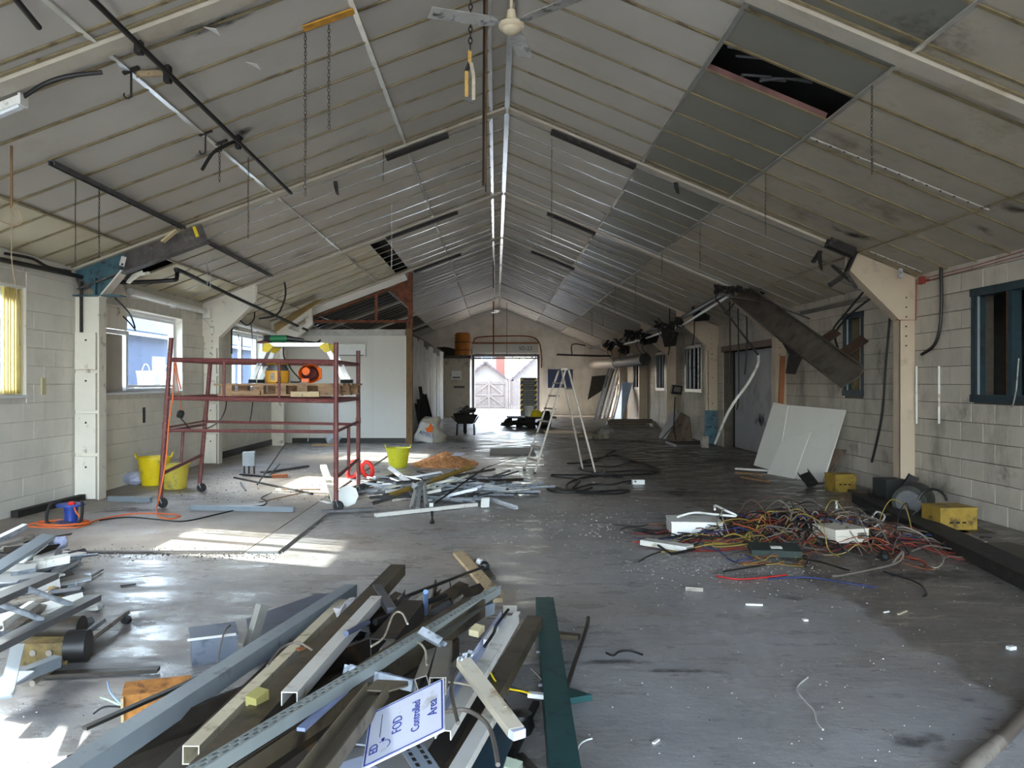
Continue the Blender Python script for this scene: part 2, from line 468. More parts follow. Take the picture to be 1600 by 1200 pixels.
# trench covers running along the hall
for i in range(4):
    t = MB(); y = 7.5 + i*1.1
    t.box((-2.34, y, 0), (-2.04, y+1.09, 0.022))
    t.build('trench_cover', M('trench_cover_concrete', (150,146,142), 0.7, var=0.15, scale=9, bump=0.2, bscale=40, rand=0.1), floor_o)
gr = MB(); gr.box((-150, -120, -0.4), (150, 200, -0.2))
struct('ground', gr, M('yard_concrete', (104,102,98), 0.9, var=0.1, scale=0.6), 'pale yard outside')
yd = MB(); yd.box((-30, YF+0.3, -0.2), (30, 75, -0.02))
yd.build('yard', MATS['yard_concrete'])['kind'] = 'structure'

# ---- left wall
LW = [(-2.2,-0.4,1.45,2.77), (3.4,5.2,1.45,2.77), (8.35,9.75,1.45,2.77), (11.55,14.6,1.45,2.77), (17.3,19.6,1.45,2.77), (26.5,29,1.45,2.77)]
wl = MB(); slab(wl, XL-0.27, XL-0.012, -6, YF+0.25, 0, 3.38, LW)
wall_left = struct('wall_left', wl, MORTARL, 'cream painted masonry wall with white framed windows')
def blocks(parent, mat, xa, xb, y0, y1, z0, z1, ops, limit, bl=0.45, bh=0.226, g=0.006, rest='stuff'):
    cache = {}; n = 0; far = MB(); todo = []
    rows = math.ceil((z1-z0)/bh - 0.02)
    for r in range(rows):
        za = z0 + r*bh; zb = min(za + bh - g, z1)
        y = y0 - (0.5*bl if r % 2 else 0)
        while y < y1:
            a, b = max(y, y0), min(y + bl - g, y1)
            y += bl
            segs = [(a, b)]
            for o in ops:
                if o[2] < zb-0.05 and o[3] > za+0.05:
                    ns = []
                    for p, q in segs:
                        if o[1] <= p or o[0] >= q: ns.append((p, q)); continue
                        if o[0] - p > 0.03: ns.append((p, o[0]))
                        if q - o[1] > 0.03: ns.append((o[1], q))
                    segs = ns
            todo += [(p, q, za, zb) for p, q in segs if q - p > 0.04]
    todo.sort(key=lambda t: t[0])
    for p, q, za, zb in todo:
        if n < limit:
            k = (round(q-p, 2), round(zb-za, 3))
            if k not in cache:
                mb = MB(); e = 0.004; s = 1 if xb > xa else -1
                w, h = k[0], zb-za; d = abs(xb-xa)
                # face with chamfered edge, looking into the room (+s)
                vs = [(0,0,0),(0,w,0),(0,w,h),(0,0,h),(s*(d-e),0,0),(s*(d-e),w,0),(s*(d-e),w,h),(s*(d-e),0,h),
                      (s*d,e,e),(s*d,w-e,e),(s*d,w-e,h-e),(s*d,e,h-e)]
                fs = [(8,9,10,11)] + [(i,(i+1)%4,4+(i+1)%4,4+i) for i in range(4)] + [(4+i,4+(i+1)%4,8+(i+1)%4,8+i) for i in range(4)]
                if s < 0: fs = [f[::-1] for f in fs]
                mb.add(vs, fs); cache[k] = mb.mesh('block', mat)
            o = bpy.data.objects.new('block', cache[k]); COL.objects.link(o)
            o.parent = parent; o.matrix_parent_inverse = Matrix.Translation(-rootloc(parent))
            o.location = (xa + ru(-0.002, 0.002), p, za)
            n += 1
        else:
            far.box((min(xa,xb), p, za), (max(xa,xb), q, zb))
    if far.v:
        tag(far.build('far_blocks', mat, parent), kind='stuff')
blocks(wall_left, WALLP, XL-0.012, XL, 6.3, 21.3, 0, 3.17, LW, 300, bl=0.45, bh=0.226, g=0.004)
nb = MB(); slab(nb, XL-0.012, XL, -6, 6.3, 0, 3.16, LW); nb.build('near_render', WALLP, wall_left)
# ---- right wall
RW = [(-2.5,-0.6,1.39,2.69), (3.0,4.8,1.39,2.69), (7.7,9.5,1.39,2.69), (12.33,13.02,1.41,2.69), (16.2,19.95,-0.1,2.36), (22.0,23.9,1.35,2.66), (26.8,28.3,1.35,2.62), (31.2,33.0,1.35,2.62)]
wr = MB(); slab(wr, XR+0.02, XR+0.25, -6, YF+0.25, 0, 3.26, RW)
wall_right = struct('wall_right', wr, MORTAR, 'dirty painted concrete block wall on the right')
blocks(wall_right, BLOCKP, XR+0.02, XR, 6.6, 33, 0, 3.05, RW, 300)
nb = MB(); slab(nb, XR, XR+0.02, -6, 6.6, 0, 3.05, RW); slab(nb, XR, XR+0.02, 33, YF, 0, 3.05, RW); nb.build('near_render', BLOCKP, wall_right)
# side rooms behind the right wall
DK = M('side_room', (60,58,56), 0.9, var=0.2)  # dark wall colour put in to keep these rooms dark
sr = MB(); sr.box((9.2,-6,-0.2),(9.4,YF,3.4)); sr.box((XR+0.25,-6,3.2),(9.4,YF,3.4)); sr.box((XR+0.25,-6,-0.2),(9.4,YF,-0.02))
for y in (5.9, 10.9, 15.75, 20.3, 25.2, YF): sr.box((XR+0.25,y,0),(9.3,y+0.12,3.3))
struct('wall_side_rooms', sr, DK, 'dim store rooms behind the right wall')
# ---- far wall with the shutter opening
FB = M('far_wall_paint', (232,227,218), 0.8, var=0.1, scale=2, dirt=(196,188,174), damt=0.5, dscale=1.5, bump=0.3, bscale=12, dsharp=0.4)
wf = MB(); DX0, DX1, DZ = -1.06, 2.02, 2.95
wf.box((XL-0.27,YF,0),(DX0,YF+0.25,3.0)); wf.box((DX1,YF,0),(XR+0.25,YF+0.25,3.0)); wf.box((DX0,YF,DZ),(DX1,YF+0.25,3.0))
gp = [(XL-0.27,3.0),(XR+0.25,3.0),(XR+0.25,cz(XR+0.25)+0.31),(RX,RZ+0.31),(XL-0.27,cz(XL-0.27)+0.31)]
wf.add([(x,YF,z) for x, z in gp]+[(x,YF+0.25,z) for x, z in gp],[(0,1,2,3,4),(9,8,7,6,5),(1,6,7,2),(2,7,8,3),(3,8,9,4),(4,9,5,0),(0,5,6,1)])
wall_far = struct('wall_far', wf, FB, 'pale painted gable wall at the far end')
for x0, x1 in ((-2.6,-2.25), (4.3, 4.75)):
    p = MB(); p.box((x0, YF-0.18, 0), (x1, YF, 3.1)); p.build('pier', FB, wall_far)
# ---- ceiling: dark roof deck, boards and battens below it
rd = MB()
for s in (0, 1):
    xa, xb = (XL-0.5, RX) if s == 0 else (RX, XR+0.5)
    za, zb = cz(xa)+0.30, cz(xb)+0.30
    rd.add([(xa,-6,za),(xb,-6,zb),(xb,YF+0.3,zb),(xa,YF+0.3,za),(xa,-6,za+0.06),(xb,-6,zb+0.06),(xb,YF+0.3,zb+0.06),(xa,YF+0.3,za+0.06)],
           [(3,2,1,0),(4,5,6,7),(0,1,5,4),(1,2,6,5),(2,3,7,6),(3,0,4,7)])
ceiling = struct('ceiling', rd, ROOFD, 'sloping boarded ceiling under a dark roof deck')
CLX = [RX-0.02, -1.23, -3.02, -4.93, XL]
CRX = [RX+0.02, 1.97, 3.147, 4.89, XR]
AL, AR = -math.atan(SL), math.atan(SR)
rows = []
for k in range(-2, 7):
    a = fy(k)
    e = [a+0.12, a+0.25] + [a+0.25+0.61*i for i in range(1, 8)] + [a+4.78-0.12]
    rows += [(k, i, e[i], e[i+1]) for i in range(len(e)-1)]
missing = {('R',1,0,2)}                      # the open rooflight bay
def is_slot(side, c, k, i): return False
pcache = {}; npan = 0; farp = {}
gapB = 0.012
def panel_mat(side, c, k):
    if side == 'R' and c == 1: return SKYP
    if side == 'R' and c >= 2: return PANEL2
    if side == 'L' and c >= 1 and k == 2: return PANELY
    if side == 'L' and c == 3: return PANELY
    return PANEL
def put_panel(side, x0, x1, y0, y1, mat, tilt=0.0, drop=0.0, single=True):
    ang = AL if side == 'L' else AR
    w = abs(x1-x0)/math.cos(ang) - gapB; l = (y1-y0) - gapB
    c = Vector(((x0+x1)/2, (y0+y1)/2, cz((x0+x1)/2) + 0.008 - drop))
    if single:
        key = (round(w,3), round(l,3), mat.name)
        if key not in pcache:
            mb = MB(); mb.box((-w/2,-l/2,0),(w/2,l/2,0.012)); pcache[key] = mb.mesh('ceiling_panel', mat)
        o = bpy.data.objects.new('ceiling_panel', pcache[key]); COL.objects.link(o)
        o.parent = ceiling; o.matrix_parent_inverse = Matrix.Translation(-rootloc(ceiling))
        o.location = c; o.rotation_euler = (tilt + ru(-0.004,0.004), ang + ru(-0.003,0.003), 0)
        return o
    mb = farp.setdefault(mat.name, MB())
    mb.rbox(c, (w, l, 0.012), 0, 0, ang)
for k, i, y0, y1 in rows:
    if y1 < 3.6: continue
    for side, xs in (('L', CLX), ('R', CRX)):
        for c in range(4):
            if (side, c, k, i) in missing: continue
            x0, x1 = xs[c], xs[c+1]
            if k == 2 and side == 'L' and c == 1: x1, x0 = x1, -2.52       # strip torn out beside it
            if side == 'L' and k >= 3 and c >= 2: continue                  # boards left out over the partition room; dark deck stands for shade
            if side == 'L' and k == 1 and c == 3 and i in (1, 2): continue  # hole by the haunch
            if side == 'L' and k == 1 and c == 2 and i == 1: x0, x1 = xs[c], -4.6
            put_panel(side, x0, x1, y0, y1, panel_mat(side, c, k), single=npan < 300)
            npan += 1
            if k == 2 and side == 'L' and c == 1: put_panel(side, CLX[1], -2.22, y0, y1, PANEL, single=False)
for nme, mb in farp.items():
    tag(mb.build('far_ceiling_panels', MATS[nme], ceiling), kind='stuff')
# battens: long ones per bay, cross ones per joint
bc = {}
def put_bar(name, A, B, w, h, mat, parent=ceiling):
    mb = MB(); mb.bar(A, B, w, h); return mb.build(name, mat, parent)
for side, xs in (('L', CLX), ('R', CRX)):
    for c in range(1, 4):
        for k in range(-1, 7):
            x = xs[c]; A = Vector((x, max(fy(k)+0.11, 3.6), cz(x)-0.004)); B = Vector((x, fy(k+1)-0.11, cz(x)-0.004))
            put_bar('long_batten', A, B, 0.05, 0.014, BATTENW if c in (1,2) else BATTEN)
for k in range(-1, 7):
    put_bar('ridge_batten', (RX, max(fy(k), 3.6), RZ-0.03), (RX, fy(k+1), RZ-0.03), 0.07, 0.03, BATTENW)
    put_bar('ridge_batten', (RX-0.22, max(fy(k), 3.6), cz(RX-0.22)-0.004), (RX-0.22, fy(k+1), cz(RX-0.22)-0.004), 0.05, 0.012, BATTENW)
cb = {}
for k, i, y0, y1 in rows:
    if y1 < 3.6 or y1 > YF: continue
    for side, xs in (('L', CLX), ('R', CRX)):
        if side not in cb:
            a = Vector((xs[0], 0, cz(xs[0]))); b = Vector((xs[4], 0, cz(xs[4])))
            mb = MB(); mb.bar(a - (a+b)/2, b - (a+b)/2, 0.035, 0.012); me = mb.mesh('cross_batten', BATTEN)
            me2 = mb.mesh('cross_batten', BATTENW); cb[side] = (me, me2, (a+b)/2)
        me, me2, mid = cb[side]
        o = bpy.data.objects.new('cross_batten', me2 if (k >= 1 and rnd() < 0.55) else me); COL.objects.link(o)  # brighter copies at random in the farther bays stand in for glints
        o.parent = ceiling; o.matrix_parent_inverse = Matrix.Translation(-rootloc(ceiling))
        o.location = (mid.x, y1, mid.z - 0.003)
# torn strip: loose dark lagging seen in the slot
sm = MB(); sm.plate([(-2.5,15.9,cz(-2.5)+0.2),(-2.2,15.9,cz(-2.2)+0.2),(-2.2,20.3,cz(-2.2)+0.2),(-2.5,20.3,cz(-2.5)+0.2)], 0.02); sm.build('roof_felt', ROOFD, ceiling)

# ---- portal frames: boxed rafters and columns
def rafter(k, side, label, mat=BOXIN, depth=0.06, x_to=None):
    y = fy(k); xe = x_to if x_to is not None else (XL if side == 'L' else XR)
    t = thing('ceiling_beam', (RX, y, cz(xe)), label, 'beam', 'boxed rafters across the ceiling')
    a = Vector((RX, y, RZ-depth/2+0.02)); b = Vector((xe, y, cz(xe)-depth/2+0.02))
    mb = MB(); mb.bar(a, b, 0.19, depth); mb.build('casing', mat, t)
    for s in (-0.105, 0.105):
        mb = MB(); mb.bar(a + Vector((0,s,0.04)), b + Vector((0,s,0.04)), 0.02, 0.05); mb.build('edge_strip', BATTEN, t)
    return t
ords = ['nearest the camera', 'second from the camera', 'third from the camera', 'fourth from the camera', 'fifth from the camera', 'sixth from the camera', 'last before the gable']
for j, k in enumerate(range(0, 7)):
    rafter(k, 'L', 'boxed rafter on the left ceiling slope, ' + ords[j])
    rafter(k, 'R', 'boxed rafter on the right ceiling slope, ' + ords[j], x_to=XR)
def column(side, k, label, mat, cx, wid=0.20, haunch=True, hz=(2.45, 3.2), hx=0.72, blue=False, panels=True):
    y = fy(k); s = 1 if side == 'L' else -1
    xw = XL if side == 'L' else XR
    xi = xw + s*cx
    top = cz(xi) - 0.05
    t = thing('steel_column', (xw + s*cx/2, y, 0), label, 'column', 'painted steel columns')
    ztop = 2.78 if blue else top
    mb = MB(); mb.box((min(xw,xi-s*0.012), y-0.02, 0), (max(xw,xi-s*0.012), y+0.02, ztop)); mb.build('web', mat, t)
    mb = MB(); mb.box((min(xi,xi-s*0.02), y-wid/2, 0), (max(xi,xi-s*0.02), y+wid/2, hz[0])); mb.build('flange', mat, t)
    if panels:
        zs = [0.0, 0.62, 1.2, 1.75, 2.3] if side == 'L' else [0.0, 0.6, 1.25, 1.9, 2.45]
        for a, b in zip(zs, zs[1:]):
            q = MB(); q.box((min(xw+s*0.03, xi-s*0.05), y-wid/2+0.005, a+0.03), (max(xw+s*0.03, xi-s*0.05), y-0.02, b-0.02)); q.build('infill_panel', mat, t)
            q = MB(); q.tube([(xw+s*cx*0.5, y-wid/2, (a+b)/2+0.15), (xw+s*cx*0.5, y-wid/2+0.012, (a+b)/2+0.15)], 0.014, 8); q.build('bolt_hole', BLACK, t)
    else:
        q = MB(); q.box((min(xw, xi), y-wid/2+0.01, 0), (max(xw, xi), y-wid/2+0.03, hz[0])); q.build('facing', mat, t)
    if haunch:
        hm = TEAL if blue else mat
        x2 = xi + s*hx
        pts = [(xi, y, hz[0]), (x2, y, hz[1]), (x2, y, cz(x2)-0.02), (xw, y, cz(xw)-0.02), (xw, y, hz[0]+(0.33 if blue else 0))]
        q = MB(); q.plate(pts, 0.03); q.build('haunch_plate', hm, t)
        q = MB(); q.plate([(xi, y-wid/2, hz[0]), (x2, y-wid/2, hz[1]), (x2, y+wid/2, hz[1]), (xi, y+wid/2, hz[0])], 0.02); q.build('haunch_flange', mat, t)
        if not blue:
            q = MB(); q.plate([(p[0], y-wid/2+0.01, p[2]) for p in pts], 0.016); q.build('haunch_facing', mat, t)
            for b in range(6):
                bx = xw + s*(cx*0.6); bz = hz[0] - 0.35 + b*0.13
                q = MB(); q.tube([(bx, y-wid/2-0.004, bz), (bx, y-wid/2+0.01, bz)], 0.011, 6); q.build('bolt', BLACK, t)
        else:
            q = MB(); q.plate([(xw, y-0.1, 2.78), (xi+s*0.28, y-0.1, 2.78), (xi+s*0.28, y+0.1, 2.78), (xw, y+0.1, 2.78)], 0.02); q.build('stiffener', TEAL, t)
            q = MB(); q.box((min(xw+s*0.28,xw+s*0.3), y-0.08, 2.79), (max(xw+s*0.28,xw+s*0.3), y+0.02, 3.02)); q.build('stiffener', TEAL, t)
            a = Vector((xw, y, cz(xw)-0.16)); b2 = Vector((xw+s*1.75, y, cz(xw+s*1.75)-0.16))
            q = MB(); q.sec(a, b2, Ip(0.16, 0.30, 0.02)); q.build('bare_rafter', M('bare_rafter_steel', (92,86,86), 0.5, 0.3, var=0.3, scale=8, dirt=(130,124,116), damt=0.3, dscale=5), t)
    return t
column('L', 1, 'cream steel column with a bare teal haunch on the left wall, nearest the camera', CREAM, 0.36, blue=True, hz=(2.76, 3.12), hx=0.30)
column('L', 2, 'cream steel column on the left wall behind the scaffold tower', CREAM, 0.32, hz=(2.5, 3.2))
column('L', 3, 'cream column on the left wall in the corner by the white partition', CREAM, 0.32, hz=(2.5, 3.1), panels=False)
column('L', 0, 'cream steel column on the left wall beside the camera', CREAM, 0.36, hz=(2.5, 3.2))
column('R', 0, 'warm cream column on the right wall beside the camera', CREAM_R, 0.20, panels=False)
column('R', 1, 'warm cream column on the right wall beside the blue framed window', CREAM_R, 0.20, panels=False, hz=(2.45, 3.15), hx=0.70)
column('R', 2, 'grimy column on the right wall behind the fallen metal duct', CREAM_R, 0.22, panels=False, hz=(2.5, 3.15), hx=0.75)
column('R', 3, 'panelled column on the right wall beyond the boarded doorway', CREAM_R, 0.30, hz=(2.55, 3.2), hx=0.75)
column('R', 4, 'cream column on the right wall behind the floodlight', CREAM_R, 0.30, panels=False, hz=(2.5, 3.2), hx=0.8)
column('R', 5, 'cream column on the right wall beside the leaning blue board', CREAM_R, 0.30, panels=False, hz=(2.5, 3.2), hx=0.8)
column('R', 6, 'farthest cream column on the right wall near the gable', CREAM_R, 0.30, panels=False, hz=(2.5, 3.2), hx=0.8)

# ---- windows on the left
def window_left(n, y0, y1, z0, z1, mull=None, lower=None):
    x = XL - 0.17
    q = MB(); f = 0.06
    q.box((x-0.035, y0, z0), (x+0.035, y1, z0+f)); q.box((x-0.035, y0, z1-f), (x+0.035, y1, z1))
    q.box((x-0.035, y0, z0+f), (x+0.035, y0+f, z1-f)); q.box((x-0.035, y1-f, z0+f), (x+0.035, y1, z1-f))
    for m in (mull or []): q.box((x-0.035, m-f/2, z0+f), (x+0.035, m+f/2, z1-f))
    w = struct('window_%d' % n, q, UPVC, 'white framed window in the left wall')
    e = [y0+f] + (mull or []) + [y1-f]
    for a, b in zip(e, e[1:]):
        g = MB(); g.box((x-0.006, a, z0+f), (x+0.006, b, z1-f)); g.build('pane', GLASS, w)
        s = MB(); i = 0.045
        s.box((x-0.02, a+0.01, z0+f+0.01),(x+0.045, a+0.01+i, z1-f-0.01)); s.box((x-0.02, b-0.01-i, z0+f+0.01),(x+0.045, b-0.01, z1-f-0.01))
        s.box((x-0.02, a+0.01+i, z0+f+0.01),(x+0.045, b-0.01-i, z0+f+0.01+i)); s.box((x-0.02, a+0.01+i, z1-f-0.01-i),(x+0.045, b-0.01-i, z1-f-0.01))
        s.build('sash', UPVC, w)
    b = MB(); b.box((XL-0.14, y0-0.02, z0-0.03), (XL+0.02, y1+0.02, z0)); b.build('window_sill', UPVC, w)
    r = MB(); r.box((XL-0.135, y0+0.014, z1-0.014), (XL+0.001, y1-0.014, z1-0.002)); r.box((XL-0.135, y1-0.014, z0+0.002), (XL+0.001, y1-0.002, z1-0.002)); r.box((XL-0.135, y0+0.002, z0+0.002), (XL+0.001, y0+0.014, z1-0.002)); r.build('reveal', CREAM, w)
    return w
window_left(1, *LW[1], mull=[4.3])
window_left(2, *LW[2], mull=[9.05])
window_left(3, *LW[3], mull=[12.62])
ib = MB(); ib.box((XL-0.12, 11.56, 2.42), (XL-0.09, 12.58, 2.75)); one('blanking_board', ib, CREAM, 'cream board blanking the upper left light of the second left window', 'board')
ib = MB(); ib.box((XL-0.12, 11.56, 1.47), (XL-0.09, 12.44, 2.34)); one('blanking_board', ib, M('beige_infill', (176,168,156), 0.7, var=0.05), 'beige board filling the lower left light of the second left window', 'board')
ib = MB(); ib.box((XL-0.115, 11.56, 2.345), (XL-0.06, 12.6, 2.41)); ib.box((XL-0.115, 12.50, 1.47), (XL-0.06, 12.57, 2.345)); one('casement_frame', ib, UPVC, 'white casement frame round the beige board in the second left window', 'frame')
window_left(4, *LW[4], mull=[18.4])
window_left(5, *LW[0]); window_left(6, *LW[5])
# ---- windows on the right: teal timber frames, mostly empty
TEALF = M('teal_window_paint', (34,54,62), 0.5, var=0.15, scale=9, dirt=(26,36,42), damt=0.3, dscale=8)
def window_right(n, y0, y1, z0, z1, mull, mat=TEALF, glazed=False, bars=0):
    x = XR + 0.06; f = 0.07
    q = MB()
    q.box((x-0.08, y0-0.03, z0-0.02), (x+0.05, y1+0.03, z0+f)); q.box((x-0.08, y0-0.03, z1-f), (x+0.05, y1+0.03, z1+0.02))
    q.box((x-0.07, y0-0.02, z0+f), (x+0.05, y0+f, z1-f)); q.box((x-0.07, y1-f, z0+f), (x+0.05, y1+0.02, z1-f))
    for m in mull: q.box((x-0.06, m-0.04, z0+f), (x+0.05, m+0.04, z1-f))
    w = struct('window_%d' % n, q, mat, 'dark painted window frame in the right wall')
    for m in list(mull) + [y1-f-0.03, y0+f+0.03]:
        s = MB(); s.box((x-0.045, m-0.02+0.045, z0+f), (x-0.02, m+0.055, z1-f)); s.build('bare_jamb_strip', ALUB, w)
        s = MB(); s.box((x-0.05, m+0.056, z0+f), (x-0.03, m+0.07, z1-f)); s.build('rust_strip', RUST, w)
    for i in range(bars):
        yy = y0 + (i+1)*(y1-y0)/(bars+1)
        s = MB(); s.tube([(x-0.03, yy, z0+f), (x-0.03, yy, z1-f)], 0.03, 8); s.build('bar', GALV, w)
    return w
window_right(7, *RW[2], mull=[8.82])
window_right(8, *RW[3], mull=[])
window_right(9, *RW[5], mull=[], mat=GREYST, bars=3)
window_right(10, *RW[6], mull=[], mat=GREYST, bars=2)
window_right(11, *RW[7], mull=[], mat=GREYST, bars=2)
window_right(12, *RW[1], mull=[3.9])
# board filling part of the small window
q = MB(); q.box((XR+0.10, 12.4, 1.48), (XR+0.12, 12.95, 2.62)); one('window_board', q, M('olive_board', (110,104,82), 0.8, var=0.1, dirt=(160,140,100), damt=0.3, dscale=2), 'olive board closing the narrow window behind the fallen duct', 'board')
# doorway with lilac boarding
q = MB(); q.box((XR-0.02, 16.1, 2.36), (XR+0.25, 20.05, 2.50)); struct('trim_1', q, M('lintel_brown', (112,92,82), 0.7, var=0.1), 'brown lintel over the boarded doorway')
q = MB()
for a, b in ((16.2, 17.4), (17.41, 18.61), (18.62, 19.95)): q.box((XR+0.30, a, 0), (XR+0.32, b, 2.36))
struct('wall_doorway_boards', q, BOARDL, 'lilac grey boards closing the wide doorway')
# ---- white partition room
PW = M('partition_white', (216,213,206), 0.55, var=0.03, scale=1, dirt=(190,186,178), damt=0.2, dscale=1)
PX, PY, PZ = -2.39, 21.3, 3.02
q = MB()
q.box((XL, PY, 0), (PX, PY+0.1, PZ))
part = struct('wall_partition', q, PW, 'white plasterboard partition across the left side')
for a, b in ((XL+0.35, -4.45), (-4.445, -3.28), (-3.275, PX-0.02)):
    s = MB(); s.box((a, PY-0.012, 0.02), (b, PY, PZ-0.17)); s.build('panel', PW, part)
s = MB(); s.box((XL, PY-0.03, PZ-0.17), (PX, PY, PZ-0.02)); s.build('cornice', M('cornice_grey', (190,188,182), 0.6), part)
s = MB(); s.box((PX-0.03, PY-0.03, 0), (PX+0.01, PY+0.1, PZ)); s.build('corner_strip', UPVC, part)
q = MB(); q.box((XL+0.3, PY-0.03, 0), (PX, PY-0.012, 0.13)); struct('baseboard_partition', q, BLACK, 'black skirting along the white partition')
q = MB(); q.box((XL, 16.1, 0.018), (XL+0.02, PY, 0.16)); struct('baseboard_left', q, BLACK, 'black skirting along the left wall by the partition')
FLK = M('flaking_white_panel', (226,223,218), 0.6, var=0.12, scale=4, rand=0.12, dirt=(70,62,56), damt=0.28, dscale=3.5, stretch=(1,2,0.5))
q = MB(); q.box((PX-0.1, PY+0.1, 0), (PX-0.02, 37.2, PZ)); sidew = struct('wall_partition_side', q, M('partition_core', (110,100,90), 0.8), 'flaking side of the partition room')
yy = PY + 0.25
for i in range(12):
    w = [0.9,1.3,1.2,1.25][i % 4]
    s = MB(); d = ru(0, 0.05); s.box((PX-0.02, yy, 0.03), (PX+0.02+d, yy+w-0.03, PZ-ru(0.05,0.35))); s.build('panel', FLK, sidew)
    yy += w
    if yy > 35.8: break
q = MB(); q.box((-2.45, 36.9, 0), (-1.2, 37.0, 2.72)); cab = struct('wall_cabin', q, DOORC, 'beige boarded cubicle beside the shutter')
s = MB(); s.box((-2.5, 36.8, 2.72), (-1.15, 38.2, 2.86)); s.build('dark_cap', M('dark_cap', (70,64,60), 0.7), cab)
s = MB(); s.box((-1.3, 37.0, 0), (-1.2, YF, 2.72)); s.build('return', DOORC, cab)
s = MB(); s.box((-1.95, 36.87, 1.35), (-1.45, 36.9, 1.45)); s.build('latch', BLACK, cab)
s = MB(); s.box((-2.05, 36.88, 1.75), (-1.6, 36.9, 2.15)); n_ = s.build('notice', WHITEP, cab)
s = MB(); s.box((-2.0, 36.872, 1.8), (-1.65, 36.88, 1.88)); s.build('notice_print', GREYST, cab)
# skirting bits and a dark kick pipe along the left wall
q = MB(); q.bar((XL+0.09, 9.35, 0.06), (XL+0.16, 10.75, 0.06), 0.09, 0.08); one('wall_channel', q, SOOT, 'blackened length of channel lying along the left wall by the nearest column', 'channel')
# ================================================================== OBJECT HELPERS
def ray_plane(px, py, P, n):
    d = Vector(((px-VX)/F, 1.0, -(py-VY)/F)); o = Vector((0,0,EYE)); n = Vector(n); P = Vector(P)
    return o + d*((P-o).dot(n)/d.dot(n))
SECT = {'C': lambda mb,A,B,s,r: mb.sec(A,B,Cp(*s),roll=r), 'L': lambda mb,A,B,s,r: mb.sec(A,B,Lp(*s),roll=r),
        'H': lambda mb,A,B,s,r: mb.hollow(A,B,*s,roll=r), 'B': lambda mb,A,B,s,r: mb.bar(A,B,*s,roll=r),
        'I': lambda mb,A,B,s,r: mb.sec(A,B,Ip(*s),roll=r), 'T': lambda mb,A,B,s,r: mb.tube([A,B],s[0],10)}
def piece(name, kind, size, mat, A, B, label, cat, group=None, roll=0.0, parent=None):
    mb = MB(); SECT[kind](mb, Vector(A), Vector(B), size, roll)
    if parent is not None: return mb.build(name, mat, parent)
    return one(name, mb, mat, label, cat, group)
def wire(name, pts, r, mat, label, cat, group=None, n=6, k=6, parent=None):
    mb = MB(); mb.tube(spline(pts, k) if k else pts, r, n)
    if parent is not None: return mb.build(name, mat, parent, smooth=True)
    return one(name, mb, mat, label, cat, group, smooth=True)
def stain_mat(name, col, strength, sc=4.0, edge=0.5):
    m = bpy.data.materials.new(name); m.use_nodes = True
    N = m.node_tree.nodes; L = m.node_tree.links; b = N['Principled BSDF']
    b.inputs['Base Color'].default_value = rgb(col); b.inputs['Roughness'].default_value = 0.9
    tc = N.new('ShaderNodeTexCoord')
    vm = N.new('ShaderNodeVectorMath'); vm.operation = 'SUBTRACT'; vm.inputs[1].default_value = (0.5,0.5,0.5)
    L.new(tc.outputs['Generated'], vm.inputs[0])
    nz = N.new('ShaderNodeTexNoise'); nz.inputs['Scale'].default_value = sc; nz.inputs['Detail'].default_value = 8; nz.inputs['Roughness'].default_value = 0.65
    geo = N.new('ShaderNodeNewGeometry'); L.new(geo.outputs['Position'], nz.inputs['Vector'])
    mul = N.new('ShaderNodeVectorMath'); mul.operation = 'MULTIPLY'; mul.inputs[1].default_value = (2,2,2); L.new(vm.outputs[0], mul.inputs[0])
    sep = N.new('ShaderNodeSeparateXYZ'); L.new(mul.outputs[0], sep.inputs[0])
    cmb = N.new('ShaderNodeCombineXYZ'); L.new(sep.outputs[0], cmb.inputs[0]); L.new(sep.outputs[1], cmb.inputs[1])
    ln = N.new('ShaderNodeVectorMath'); ln.operation = 'LENGTH'; L.new(cmb.outputs[0], ln.inputs[0])
    r1 = N.new('ShaderNodeMapRange'); r1.inputs[1].default_value = 0.0; r1.inputs[2].default_value = 0.95; r1.inputs[3].default_value = 1; r1.inputs[4].default_value = 0
    L.new(ln.outputs['Value'], r1.inputs[0])
    ad = N.new('ShaderNodeMath'); ad.operation = 'MULTIPLY_ADD'
    L.new(nz.outputs['Fac'], ad.inputs[0]); ad.inputs[1].default_value = 2.6; ad.inputs[2].default_value = -1.45
    a2 = N.new('ShaderNodeMath'); a2.operation = 'ADD'; L.new(r1.outputs[0], a2.inputs[0]); L.new(ad.outputs[0], a2.inputs[1])
    r2 = N.new('ShaderNodeMapRange'); r2.inputs[1].default_value = 0.25; r2.inputs[2].default_value = 0.25+edge; r2.inputs[4].default_value = strength
    L.new(a2.outputs[0], r2.inputs[0])
    # never reach the rim
    r3 = N.new('ShaderNodeMapRange'); r3.inputs[1].default_value = 0.8; r3.inputs[2].default_value = 1.0; r3.inputs[3].default_value = 1; r3.inputs[4].default_value = 0
    L.new(ln.outputs['Value'], r3.inputs[0])
    m3 = N.new('ShaderNodeMath'); m3.operation = 'MULTIPLY'; L.new(r2.outputs[0], m3.inputs[0]); L.new(r3.outputs[0], m3.inputs[1])
    L.new(m3.outputs[0], b.inputs['Alpha'])
    return m
ST_SOOT = stain_mat('soot_stain', (22,20,19), 0.9, 5.0, 0.8)
ST_MOULD = stain_mat('mould_stain', (60,53,47), 0.5, 9.0, 0.9)
ST_BROWN = stain_mat('brown_stain', (120,98,66), 0.45, 4.0, 0.9)
ST_OIL = stain_mat('oil_stain', (48,44,41), 0.6, 7.0, 0.6)
ST_DUST = stain_mat('plaster_dust', (196,194,190), 0.6, 9.0, 0.4)
ST_RUSTF = stain_mat('rust_dust', (120,72,44), 0.5, 6.0, 0.5)
